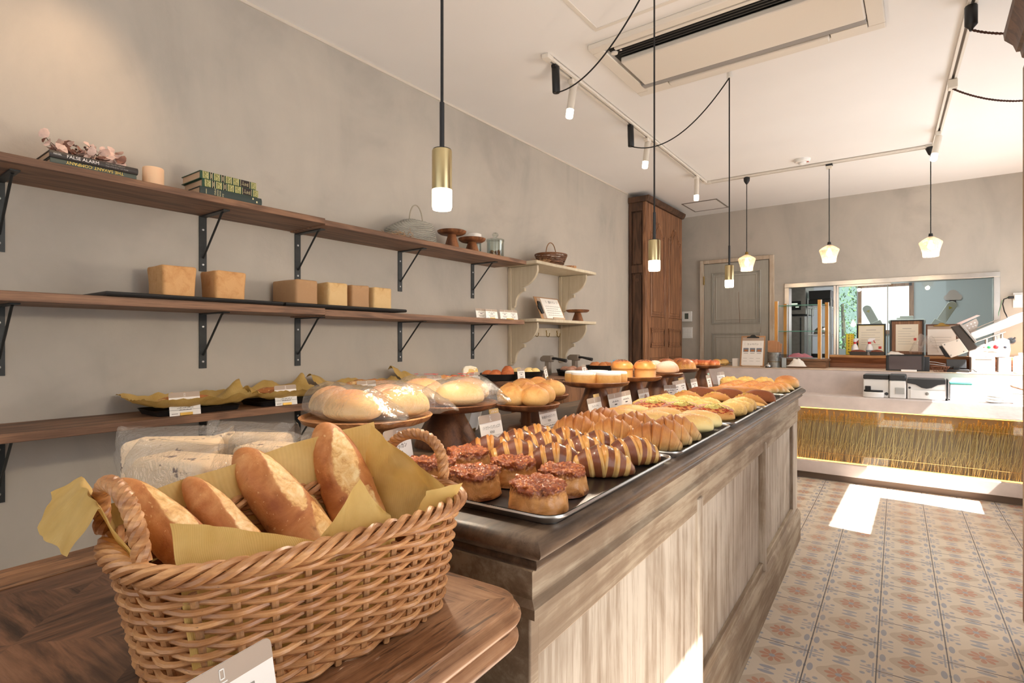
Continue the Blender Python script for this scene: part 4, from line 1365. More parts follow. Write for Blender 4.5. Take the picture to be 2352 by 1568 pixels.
ou = thing('wall_outlet', 'white wall outlet with a plug and cables, right of the kitchen window', 'outlet', (2.77, YB, 1.43))
ob('plate', MB().b2((-0.035, -0.012, -0.06), (0.035, 0.0, 0.06)), WHITE, ou, bevel=0.003)
ob('plug', MB().b2((-0.03, -0.04, 0.0), (0.02, -0.012, 0.045)), WHITE, ou, bevel=0.005)
ob('adapter', MB().b2((-0.065, -0.035, 0.012), (-0.03, -0.015, 0.032)), BLACK, ou, bevel=0.004)
ob('power_cable', MB().tube([(-0.062, -0.025, 0.022), (-0.09, -0.03, 0.01), (-0.098, -0.035, -0.03), (-0.088, -0.04, -0.09), (-0.07, -0.05, -0.14)], 0.004, 8), CORD, ou)
ob('earth_wire', MB().tube([(-0.062, -0.025, 0.028), (-0.10, -0.028, 0.0), (-0.112, -0.02, -0.06), (-0.12, -0.012, -0.10), (-0.122, -0.008, -0.14)], 0.0018, 6), plain('green_wire', (70, 150, 100), 0.5), ou)

# ---------------- sliding kitchen window in the opening
win = bpy.data.objects.new('window_2', None)
COL.objects.link(win)
win.location = (0, YB, 0)
struct(win)
m = MB()
m.b2((OX0 - 0.02, -0.012, OZ1 - 0.03), (OX1 + 0.02, 0.13, OZ1 + 0.012)).b2((OX0 - 0.02, -0.011, OZ0), (OX0 + 0.02, 0.129, OZ1 - 0.03)).b2((OX1 - 0.02, -0.011, OZ0), (OX1 + 0.02, 0.129, OZ1 - 0.03)).b2((OX0 + 0.02, -0.005, OZ0 - 0.01), (OX1 - 0.02, 0.128, OZ0 + 0.012))
ob('steel_frame', m, STEEL, win, bevel=0.002)
ob('sash_stile', MB().b2((1.485, 0.01, OZ0), (1.506, 0.05, OZ1 - 0.03)).b2((1.510, 0.012, OZ0), (1.528, 0.05, OZ1 - 0.03)), STEEL, win, bevel=0.002)
ob('pane', MB().b2((1.528, 0.028, OZ0), (1.908, 0.033, OZ1 - 0.03)), clear_glass('kitchen_glass_a', (238, 246, 244)), win, smooth=False)
ob('pane', MB().b2((1.905, 0.048, OZ0), (OX1 - 0.02, 0.053, OZ1 - 0.03)), clear_glass('kitchen_glass_b', (238, 246, 244)), win, smooth=False)
ob('pane_edge', MB().b2((1.902, 0.026, OZ0), (1.908, 0.052, OZ1 - 0.03)), GREYSTEEL, win, smooth=False)
ob('track', MB().b2((1.528, 0.02, OZ1 - 0.045), (1.93, 0.056, OZ1 - 0.03)), STEEL, win, smooth=False)

# ---------------- kitchen seen through it
KFR = wood('kitchen_window_wood', (150, 96, 62), (196, 142, 102), 4, 'Z', 0.5, 3)
kw = bpy.data.objects.new('window_3', None)
COL.objects.link(kw)
struct(kw)
x0, x1, z0, z1 = KW
m = MB()
for a, b, c, d in ((x0 - 0.005, z0 - 0.04, x0 + 0.035, z1 + 0.03), (x1 - 0.03, z0 - 0.04, x1 + 0.02, z1 + 0.03), (x0, z1 - 0.01, x1, z1 + 0.03), (x0, z0 - 0.04, x1, z0 + 0.01)):
    m.b2((a, KY - 0.03, b), (c, KY + 0.02, d))
ob('wooden_frame', m, KFR, kw, smooth=False)
ob('blind', MB().b2((x0, KY + 0.08, z0), (x1, KY + 0.084, z1)), glow('glowing_white_blind', (250, 250, 252), 1.3), kw, smooth=False, label='white blind glowing for the bright window')  # window brightness put in as the blind's own glow
kg = struct(ob('window_4', MB().b2((1.20, KY + 0.04, 1.0), (1.445, KY + 0.045, 1.90)), clear_glass('added_pane_glass', (225, 240, 232)), smooth=False))  # added pane; the greenery behind it replaces a reflection


def leafy(mb, n, box, size, seed, mi=0):
    r = random.Random(seed)
    for i in range(n):
        c = Vector([r.uniform(a, b) for a, b in zip(box[0], box[1])])
        e = Euler((r.uniform(-1.2, 1.2), r.uniform(-1.2, 1.2), r.uniform(0, 6.28)))
        s = size * r.uniform(0.6, 1.4)
        M = Matrix.Translation(c) @ e.to_matrix().to_4x4()
        mb.add([(-s, 0, 0), (0, -s * 0.45, 0.1 * s), (s, 0, 0), (0, s * 0.45, 0.1 * s)], [(0, 1, 2, 3)], mi, M)
    return mb


LEAFM = plain('reflected_leaf', (88, 110, 34), 0.6, vary=0.35, vscale=9)
tr = thing('reflected_tree', 'green tree behind the added kitchen pane, standing in for reflected greenery', 'tree', (1.15, 10.2, 0))  # tree put where the glass mirrors street greenery
ob('trunk', MB().tube([(0, 0, 0), (0.02, 0, 0.8), (-0.02, 0.03, 1.7)], [0.05, 0.04, 0.02], 8), CABDARK, tr)
ob('foliage', leafy(MB(), 2600, ((-0.6, -0.45, 1.0), (0.7, 0.4, 2.3)), 0.022, 4), LEAFM, tr, smooth=False)
tag(ob('reflected_grass', leafy(MB().b2((0.3, 9.15, 0), (2.2, 9.6, 0.95)), 700, ((0.3, 9.12, 0.7), (2.2, 9.5, 1.12)), 0.03, 9), plain('grass_green', (66, 104, 48), 0.7, vary=0.2), smooth=False), 'bright green bank behind the added kitchen pane, standing in for a reflection', 'grass', kind='stuff')

fz = thing('steel_oven', 'tall grey steel appliance with a black control panel in the kitchen', 'oven', (0.50, 7.2, 0))
ob('body', MB().b2((0, 0, 0), (0.55, 0.6, 1.40)), GREYSTEEL, fz, bevel=0.006)
ob('top_unit', MB().b2((-0.01, -0.015, 1.42), (0.565, 0.6, 1.78)), GREYSTEEL, fz, bevel=0.006)
ob('control_panel', MB().b2((0.37, -0.022, 1.47), (0.515, -0.014, 1.575)).b2((0.40, -0.024, 1.535), (0.48, -0.0215, 1.55), 1).b2((0.46, -0.024, 1.50), (0.495, -0.0215, 1.512), 1), [BLACK, glow('panel_lights', (220, 235, 210), 1.0)], fz, smooth=False)
ob('door_edge', MB().b2((0.505, -0.015, 0.1), (0.515, 0.0, 1.38)), IRON, fz, smooth=False)
rk = thing('wire_rack', 'chrome wire rack in the kitchen loaded with pans', 'rack', (1.085, 7.2, 0))
for x in (0, 0.235):
    for y in (0, 0.3):
        ob('post', MB().cyl((x, y, 0), 0.008, 1.60, 10), ALU, rk)
for z in (0.55, 0.90, 1.18, 1.50):
    m = MB().tube([(0, 0, z), (0.235, 0, z), (0.235, 0.3, z), (0, 0.3, z)], 0.004, 6, closed=True)
    for k in range(1, 12):
        m.tube([(0.235 * k / 12, 0, z), (0.235 * k / 12, 0.3, z)], 0.002, 4)
    m.tube([(0, 0, z - 0.02), (0.235, 0, z - 0.02)], 0.003, 5).tube([(0.235, 0, z - 0.02), (0.235, 0.3, z - 0.02)], 0.003, 5)
    ob('wire_shelf', m, ALU, rk)
for i, (z, rx, dz) in enumerate(((1.506, 0, 0.08), (1.590, 0, 0.10))):
    m = MB()
    rect_sweep(m, 0.01, 0.02, 0.225, 0.28, [(0, 0), (0.003, dz), (0.006, dz), (0.0, dz - 0.004), (-0.004, 0.004)], bottom=True)
    tag(ob('baking_pan', m, BLACK, loc=(1.085, 7.2, z), smooth=False), ('upper' if i else 'lower') + ' black baking pan on top of the chrome kitchen rack', 'pan', 'black pans on the rack')
tag(ob('steel_bowl', MB().lathe([(0.085, 0.0), (0.09, 0.006), (0.078, 0.05), (0.045, 0.085), (0.0, 0.092)], 28), STEEL, loc=(1.215, 7.33, 1.185)), 'upturned steel mixing bowl on the chrome kitchen rack', 'bowl')
tag(ob('steel_pot', MB().lathe([(0.09, 0), (0.095, 0.05), (0.10, 0.052)], 26), SHADE, loc=(1.195, 7.33, 0.905)), 'dark round pan on a lower shelf of the chrome kitchen rack', 'pan')
tag(ob('white_bin', MB().b2((0, 0, 0), (0.5, 0.4, 0.93)), KWALL, loc=(1.07, 7.72, 0), bevel=0.01), 'pale kitchen cabinet behind the chrome rack', 'cabinet')

ds = thing('dough_sheeter', 'pale dough sheeter with two raised conveyor wings in the kitchen', 'dough machine', (2.02, 7.2, 0))
SHEET = plain('machine_cream', (214, 212, 202), 0.4)
ob('body', MB().b2((-0.15, 0.0, 0.9), (0.155, 0.4, 1.29)), plain('machine_grey', (120, 120, 118), 0.5), ds, bevel=0.006)
ob('lid', MB().b2((-0.16, -0.01, 1.29), (0.165, 0.41, 1.335)), SHEET, ds, bevel=0.014)
ob('lid_parts', MB().b2((-0.06, 0.05, 1.335), (0.06, 0.2, 1.375)).b2((-0.09, 0.10, 1.335), (-0.03, 0.2, 1.36)), SHEET, ds, bevel=0.006)
ob('base_frame', MB().b2((-0.3, 0.05, 0), (-0.25, 0.35, 1.25)).b2((0.25, 0.05, 0), (0.3, 0.35, 1.25)).b2((-0.3, 0.05, 0.86), (0.3, 0.35, 0.92)), GREYSTEEL, ds, bevel=0.004)
for s, cx, top in ((-1, -0.33, (-0.375, 1.50)), (1, 0.33, (0.40, 1.51))):
    bx_, bz = cx * 0.80, 1.26
    dx, dz = top[0] - bx_, top[1] - bz
    L = math.hypot(dx, dz)
    ang = math.atan2(dx, dz)
    w = 0.042
    P_ = [(-w, 0), (w, 0), (w, L - w)] + [(w * cos(rad(a)), L - w + w * sin(rad(a))) for a in range(15, 180, 15)] + [(-w, L - w)]
    M = Matrix.Translation((bx_, 0.08, bz)) @ Matrix.Rotation(ang, 4, 'Y')
    wg = ob('conveyor_wing', MB().prism(P_, -0.015, 0.02, 'Y', 0, M), SHEET, ds, bevel=0.004)
    ob('warning_sticker', MB().prism([(-0.018, L - 0.06), (0.018, L - 0.06), (0, L - 0.09)], -0.0165, -0.015, 'Y', 0, M), plain('sticker_yellow', (214, 190, 70), 0.6), wg)
    ob('belt', MB().prism([(-w * 0.8, 0.02), (w * 0.8, 0.02), (w * 0.8, L - 0.03), (-w * 0.8, L - 0.03)], 0.02, 0.24, 'Y', 0, M), SHEET, wg)
    ob('bracket', MB().b2((-0.06, -0.03, -0.02), (0.06, 0.03, 0.06), M=M), SHEET, ds, bevel=0.004)
C_ = [(2.385, 1.615), (2.54, 1.615)]
for cx, cz, r_, a0, a1 in ((2.515, 1.650, 0.036, -50, 70), (2.462, 1.690, 0.052, 20, 160), (2.405, 1.650, 0.034, 100, 230)):
    C_ += [(cx + r_ * cos(rad(lerp(a0, a1, k / 8))), cz + r_ * sin(rad(lerp(a0, a1, k / 8)))) for k in range(9)]
cl = MB().prism(C_, KY - 0.016, KY, 'Y')  # solid pink plate in place of a lamp reflection
tag(ob('cloud_reflection', cl, plain('cloud_pink', (216, 196, 188), 0.6)), 'pale pink cloud-shaped reflection built as a plate on the kitchen wall', 'reflection')
tag(ob('junction_box', MB().b2((2.425, KY - 0.05, 1.555), (2.49, KY, 1.61)), SHADE, bevel=0.004), 'dark grey box on the kitchen wall under the cloud-shaped reflection', 'box')
# ------------------------------------------------------------------ ceiling fittings
RAIL = plain('track_white', (226, 218, 206), 0.4)
SLOT = plain('track_slot', (120, 112, 104), 0.6)


def rail(label, a, b):
    a, b = Vector(a), Vector(b)
    L = (b - a).length
    rz = math.atan2((b - a).y, (b - a).x)
    t = thing('lighting_track', label, 'track', (a.x, a.y, CEIL), rz, 'ceiling lighting tracks')
    ob('rail', MB().b2((0, -0.017, -0.020), (L, -0.006, 0)).b2((0, 0.006, -0.020), (L, 0.017, 0)).b2((0, -0.017, -0.006), (L, 0.017, 0)), RAIL, t, smooth=False)
    ob('slot', MB().b2((0.01, -0.006, -0.0075), (L - 0.01, 0.006, -0.006)), SLOT, t, smooth=False)
    ob('end_cap', MB().b2((-0.02, -0.018, -0.022), (0.03, 0.018, 0)), RAIL, t, bevel=0.003)
    ob('end_cap', MB().b2((L - 0.03, -0.018, -0.022), (L + 0.01, 0.018, 0)), RAIL, t, bevel=0.003)
    return t


rail('white ceiling track along the left side of the room', (0.735, 2.17, 0), (0.690, 4.66, 0))
rail('white ceiling track across the back of the room', (0.70, 4.70, 0), (2.20, 4.74, 0))
rail('white ceiling track at the right, running away from the camera', (2.335, 2.3, 0), (2.225, 4.68, 0))


def spot(label, x, y, aim, L=0.11, r=0.019):
    """white tubular spotlight with a lit opal end"""
    t = thing('spotlight', label, 'lamp', (x, y, CEIL - 0.02), 0, 'white track spotlights')
    ob('mount', MB().b2((-0.014, -0.03, -0.022), (0.014, 0.03, 0.0)), RAIL, t, bevel=0.003)
    ob('swivel', MB().cyl((0, 0, -0.045), 0.006, 0.03, 12), RAIL, t)
    q = Vector(aim).normalized().to_track_quat('-Z', 'Y').to_matrix().to_4x4()
    M = Matrix.Translation((0, 0, -0.04)) @ q
    h = ob('barrel', MB().lathe([(0.0, 0.02), (r - 0.002, 0.02), (r, 0.017), (r, -L)], 24, M=M), RAIL, t)
    ob('lens', MB().lathe([(r * 0.98, -L), (r * 0.98, -L - 0.036), (r * 0.86, -L - 0.042), (0, -L - 0.042)], 24, M=M), SPOTBULB, h, label='lit opal end')
    p = Vector((x, y, CEIL - 0.02)) + (M @ Vector((0, 0, -L - 0.05)))
    lamp('SPOT', 'spotlight_beam', p, 30, (1.0, 0.89, 0.74), aim, spot_size=rad(70), spot_blend=0.7, shadow_soft_size=0.02)
    return t


spot('nearest of the three white spotlights on the left track', 0.725, 2.43, (-0.10, -0.10, -1))
spot('middle white spotlight on the left track', 0.707, 3.42, (-0.10, -0.06, -1))
spot('farthest white spotlight on the left track', 0.695, 4.44, (-0.02, 0.0, -1))
spot('white spotlight at the far end of the right-hand track', 2.235, 4.42, (-0.18, -0.30, -1))


def plugbox(label, x, y, tilt):
    t = thing('track_adapter', label, 'adapter', (x, y, CEIL - 0.02), 0, 'cord adapters on the tracks')
    ob('mount', MB().b2((-0.012, -0.02, -0.014), (0.012, 0.02, 0)), BLACK, t, bevel=0.002)
    M = Matrix.Translation((0, 0, -0.008)) @ Matrix.Rotation(tilt, 4, 'X') 
    ob('housing', MB().lathe([(0.0, 0.0), (0.017, 0.0), (0.019, -0.003), (0.019, -0.118), (0.016, -0.122), (0.0, -0.122)], 20, M=M), BLACK, t)
    return Vector((x, y, CEIL - 0.02)) + (M @ Vector((0, 0, -0.12)))


e1 = plugbox('nearer black cord adapter on the left track', 0.735, 2.245, rad(4))
e2 = plugbox('farther black cord adapter on the left track', 0.715, 3.14, rad(4))


def sag(a, b, s, n=24):
    a, b = Vector(a), Vector(b)
    return [a.lerp(b, i / n) + Vector((0, 0, -s * 4 * (i / n) * (1 - i / n))) for i in range(n + 1)]


def pendant(label, x, y, ztop, zbot, start=None, s=0.25, d=0.042):
    """brass tube pendant with a lit opal end on a black cord from a white ceiling hook"""
    t = thing('pendant_lamp', label, 'lamp', (x, y, CEIL), 0, 'brass tube pendants')
    r = d / 2
    zt, zb = ztop - CEIL, zbot - CEIL
    hz = zt - (zt - zb) * 0.67
    ob('ceiling_hook', MB().lathe([(0.011, 0), (0.013, -0.02), (0.013, -0.03), (0.0, -0.03)], 16), WHITE, t)
    ob('cord', MB().tube([(0, 0, -0.028), (0, 0, zt + 0.09)], 0.0032, 8), CORD, t)
    ob('stem', MB().cyl((0, 0, zt + 0.0), 0.0052, 0.10, 12), BLACK, t)
    ob('brass_body', MB().lathe([(0.0, zt), (r - 0.001, zt), (r, zt - 0.002), (r, hz)], 32), BRASS, t)
    ob('top_cap', MB().lathe([(0.0, zt + 0.002), (r - 0.002, zt + 0.002), (r - 0.001, zt - 0.0005)], 32, cap=False), BLACK, t)
    ob('opal_end', MB().lathe([(r * 0.99, hz), (r * 0.99, zb + 0.006), (r * 0.9, zb), (0.0, zb)], 32), BULB, t, label='lit opal glass end')
    lamp('POINT', 'pendant_light', (x, y, zbot - 0.03), 9.0, (1.0, 0.83, 0.63), shadow_soft_size=0.03)
    if start is not None:
        pts = sag(start, (x, y, CEIL - 0.03), s)
        pts = [p - Vector((x, y, CEIL)) for p in pts]
        ob('swag_cord', MB().tube(pts, 0.0032, 8), CORD, t)
    return t



pendant('brass pendant lamp nearest the camera, in front of the plank shelves', 1.345, 0.833, 1.500, 1.376)
pendant('middle brass pendant lamp, hanging in front of the corner cupboard', 1.385, 1.874, 1.461, 1.352, e1, 0.09)
pendant('farthest brass pendant lamp, hanging in front of the grey door', 1.378, 2.853, 1.480, 1.371, e2, 0.12)


def twisted(mb, pts, r=0.0028, pitch=0.016, strands=2, n=5):
    """twisted fabric cord along a path"""
    pts = [Vector(p) for p in pts]
    L = [0]
    for a, b in zip(pts, pts[1:]):
        L.append(L[-1] + (b - a).length)
    N = max(8, int(L[-1] / pitch * 6))
    def at(s):
        for i in range(len(pts) - 1):
            if s <= L[i + 1] or i == len(pts) - 2:
                t = (s - L[i]) / max(1e-9, L[i + 1] - L[i])
                return pts[i].lerp(pts[i + 1], t), (pts[i + 1] - pts[i]).normalized()
    for k in range(strands):
        path = []
        for i in range(N + 1):
            s = L[-1] * i / N
            p, t = at(s)
            u = t.cross(Vector((0.31, 0.95, 0.05))).normalized()
            w = t.cross(u)
            a = 2 * pi * s / pitch + 2 * pi * k / strands
            path.append(p + u * (r * 0.75 * cos(a)) + w * (r * 0.75 * sin(a)))
        mb.tube(path, r, n)
    return mb


def pressed_glass():
    g = NT('pressed_lamp_glass')
    t = g.t
    tr = g.n('ShaderNodeBsdfTransparent')
    tr.inputs[0].default_value = lin((255, 246, 232))
    tl = g.n('ShaderNodeBsdfTranslucent')
    tl.inputs[0].default_value = lin((255, 240, 222))
    df = g.n('ShaderNodeBsdfDiffuse')
    df.inputs[0].default_value = lin((240, 226, 208))
    gl = g.n('ShaderNodeBsdfGlossy')
    gl.inputs['Roughness'].default_value = 0.12
    bp = g.n('ShaderNodeBump')
    bp.inputs['Strength'].default_value = 1.0
    bp.inputs['Distance'].default_value = 0.004
    t.links.new(g.voro(g.coord(), 130), bp.inputs['Height'])
    for nd in (tl, df, gl):
        t.links.new(bp.outputs[0], nd.inputs['Normal'])
    a, b, c = g.n('ShaderNodeMixShader'), g.n('ShaderNodeMixShader'), g.n('ShaderNodeMixShader')
    a.inputs[0].default_value, b.inputs[0].default_value, c.inputs[0].default_value = 0.4, 0.5, 0.16
    t.links.new(tl.outputs[0], a.inputs[1]); t.links.new(df.outputs[0], a.inputs[2])
    t.links.new(tr.outputs[0], b.inputs[1]); t.links.new(a.outputs[0], b.inputs[2])
    t.links.new(b.outputs[0], c.inputs[1]); t.links.new(gl.outputs[0], c.inputs[2])
    t.links.new(c.outputs[0], g.out.inputs['Surface'])
    return g.mat


PGLASS = pressed_glass()
FILA = glow('glowing_bulb', (255, 214, 160), 9.0)
for i, (x, y, zt, zb, lab) in enumerate(((1.012, 4.71, 1.800, 1.673, 'left pressed-glass pendant lamp, hanging in front of the grey door'),
                                         (1.594, 4.725, 1.820, 1.694, 'middle pressed-glass pendant lamp on the back ceiling track'),
                                         (2.200, 4.74, 1.815, 1.682, 'right pressed-glass pendant lamp, above the bread slicer side'))):
    t = thing('glass_pendant', lab, 'lamp', (x, y, CEIL), 0, 'pressed glass pendants')
    a, b = zt - CEIL, zb - CEIL
    h = a - b
    ribs = MB()
    prof = [(0.012, a + 0.006), (0.022, a), (0.046, a - 0.12 * h), (0.0645, a - 0.24 * h), (0.066, a - 0.30 * h), (0.060, a - 0.42 * h), (0.052, a - 0.62 * h), (0.046, a - 0.82 * h), (0.044, b)]
    n = 64
    def fn(u, v, prof=prof):
        k = u * (len(prof) - 1)
        i0 = min(int(k), len(prof) - 2)
        f = k - i0
        r = lerp(prof[i0][0], prof[i0 + 1][0], f)
        z = lerp(prof[i0][1], prof[i0 + 1][1], f)
        an = 2 * pi * v
        r *= 1 + 0.022 * cos(16 * an)
        return (r * cos(an), r * sin(an), z)
    ribs.grid(fn, 24, n, closed_v=True)
    ob('glass_shade', ribs, PGLASS, t)
    ob('lamp_cap', MB().lathe([(0.0, a + 0.028), (0.011, a + 0.026), (0.014, a + 0.004), (0.011, a - 0.02), (0, a - 0.02)], 16), BLACK if i else DARKBRASS, t)
    ob('bulb', MB().lathe([(0.006, a - 0.02), (0.010, a - 0.034), (0.019, a - 0.055), (0.019, a - 0.066), (0.011, a - 0.080), (0, a - 0.083)], 16), FILA, t)
    ob('twisted_cord', twisted(MB(), [(0, 0, -0.05), (0, 0, a + 0.025)], 0.0022, 0.022), CORD, t)
    if i == 0:
        ob('ceiling_plug', MB().lathe([(0.0, -0.018), (0.022, -0.018), (0.024, -0.028), (0.022, -0.048), (0.012, -0.066), (0.005, -0.075), (0, -0.075)], 20), BLACK, t)
    elif i == 1:
        ob('ceiling_plug', MB().b2((-0.022, -0.018, -0.034), (0.022, 0.018, -0.018)), BLACK, t, bevel=0.002)
        ob('plug_base', MB().b2((-0.020, -0.017, -0.054), (0.020, 0.017, -0.034)), OFFWHITE, t, bevel=0.003)
    else:
        ob('ceiling_plug', MB().lathe([(0.0, -0.018), (0.030, -0.018), (0.030, -0.026), (0.014, -0.066), (0.005, -0.072), (0, -0.072)], 20), BLACK, t)
    lamp('POINT', 'glass_pendant_light', (x, y, zb - 0.02), 2.0, (1.0, 0.76, 0.50), shadow_soft_size=0.02)

for lab, (x, y), (hx, hy), s, big in (('brown twisted cord sagging from the black holder on the right track', (2.307, 2.83), (2.80, 2.86), 0.10, True),
                                      ('brown twisted cord sagging from the ivory adapter on the right track', (2.277, 3.58), (2.95, 3.75), 0.13, False)):
    t = thing('swag_cord', lab, 'cord', (x, y, CEIL - 0.0208), 0, 'twisted cords on the right track')
    if big:
        ob('holder', MB().lathe([(0, 0), (0.019, 0), (0.021, -0.004), (0.021, -0.075), (0.017, -0.08), (0.008, -0.09), (0.005, -0.10), (0, -0.10)], 22), BLACK, t)
        z0 = -0.095
    else:
        ob('adapter', MB().b2((-0.02, -0.022, -0.045), (0.02, 0.022, 0.0)), OFFWHITE, t, bevel=0.004)
        z0 = -0.044
    ob('twisted_cord', twisted(MB(), [p for p in sag((0, 0, z0), (hx - x, hy - y, 0.0), s, 28)], 0.003, 0.024), BROWNCORD, t)
    ob('ceiling_hook', MB().lathe([(0.012, 0.02), (0.013, 0.0), (0.0, -0.008)], 14, (hx - x, hy - y, 0)), WHITE, t)

# ceiling cassette air conditioner
ac_ = thing('air_conditioner', 'long white ceiling cassette air conditioner with a black air slot', 'air conditioner', (0.93, 2.21, CEIL))
ACW = plain('ac_white', (224, 216, 204), 0.45)
W, D = 1.10, 0.59
m = MB()
for a, b, c, d in ((0, 0, W, 0.045), (0, D - 0.05, W, D), (0, 0.045, 0.06, D - 0.05), (W - 0.06, 0.045, W, D - 0.05)):
    m.b2((a, b, -0.026), (c, d, 0.0))
ob('outer_frame', m, ACW, ac_, bevel=0.004)
ob('housing_dark', MB().b2((0.05, 0.04, -0.004), (W - 0.05, D - 0.04, 0.0)), plain('ac_dark', (24, 24, 24), 0.7), ac_, smooth=False)
ob('centre_panel', MB().b2((0.085, 0.165, -0.040), (W - 0.062, 0.445, -0.012)), ACW, ac_, bevel=0.006)
ob('upper_lip', MB().b2((0.10, 0.062, -0.022), (W - 0.10, 0.082, -0.010)), ACW, ac_, bevel=0.003)
m = MB()
for k, y in enumerate((0.098, 0.118, 0.138)):
    m.b2((0.10, y, -0.018), (W - 0.062, y + 0.007, -0.008))
ob('louvre', m, plain('ac_louvre', (44, 42, 40), 0.5), ac_, smooth=False)
ob('grey_flap', MB().b2((0.062, 0.452, -0.034), (W - 0.062, 0.492, -0.014)), plain('ac_grey', (150, 146, 142), 0.5), ac_, bevel=0.004)
ob('white_flap', MB().b2((0.19, 0.498, -0.040), (W - 0.20, 0.545, -0.018)), ACW, ac_, bevel=0.006)
for xa, xb in ((0.065, 0.185), (W - 0.195, W - 0.062)):
    ob('end_plate', MB().b2((xa, 0.498, -0.032), (xb, 0.540, -0.018)), ACW, ac_, bevel=0.002)
ob('sensor', MB().lathe([(0.016, 0.0), (0.015, -0.006), (0, -0.008)], 18, (0.085, 0.10, -0.018)).lathe([(0.006, 0.0), (0, -0.004)], 12, (0.118, 0.098, -0.018)), ACW, ac_)
for lab, (x0, y0, x1, y1), wd, mt in (('large ceiling hatch with a pale metal frame near the top of the picture', (1.015, 1.50, 1.62, 2.126), 0.018, RAIL), ('small square ceiling hatch with a dark frame line in the far corner', (0.26, 5.31, 0.60, 5.71), 0.012, plain('hatch_line', (128, 120, 112), 0.6))):
    t = thing('ceiling_hatch', lab, 'hatch', (x0, y0, CEIL), 0, 'ceiling hatches')
    a, b = x1 - x0, y1 - y0
    m = MB()
    for q in ((0, 0, a, wd), (0, b - wd, a, b), (0, wd, wd, b - wd), (a - wd, wd, a, b - wd)):
        m.b2((q[0], q[1], -0.006), (q[2], q[3], 0))
    ob('hatch_frame', m, mt, t, bevel=0.001)
    ob('hatch_panel', MB().b2((wd, wd, -0.003), (a - wd, b - wd, 0)), CEILM, t, smooth=False)
sd = thing('smoke_detector', 'round white smoke detector on the ceiling near the back track', 'smoke detector', (1.44, 4.55, CEIL))
ob('base', MB().lathe([(0.056, 0), (0.054, -0.014), (0.046, -0.022), (0, -0.022)], 28), WHITE, sd)
ob('sensor_head', MB().lathe([(0.026, -0.022), (0.024, -0.034), (0.012, -0.042), (0, -0.042)], 22), WHITE, sd)
ob('warning_light', MB().b2((0.030, -0.006, -0.025), (0.042, 0.006, -0.021)), REDINK, sd)

# warm light from the picture-side spot above the left end of the shelves
lamp('SPOT', 'left_track_spot_beam', (0.55, 0.55, 2.40), 12, (1.0, 0.66, 0.38), (-0.55, -0.05, -0.62), spot_size=rad(62), spot_blend=0.9, shadow_soft_size=0.03)
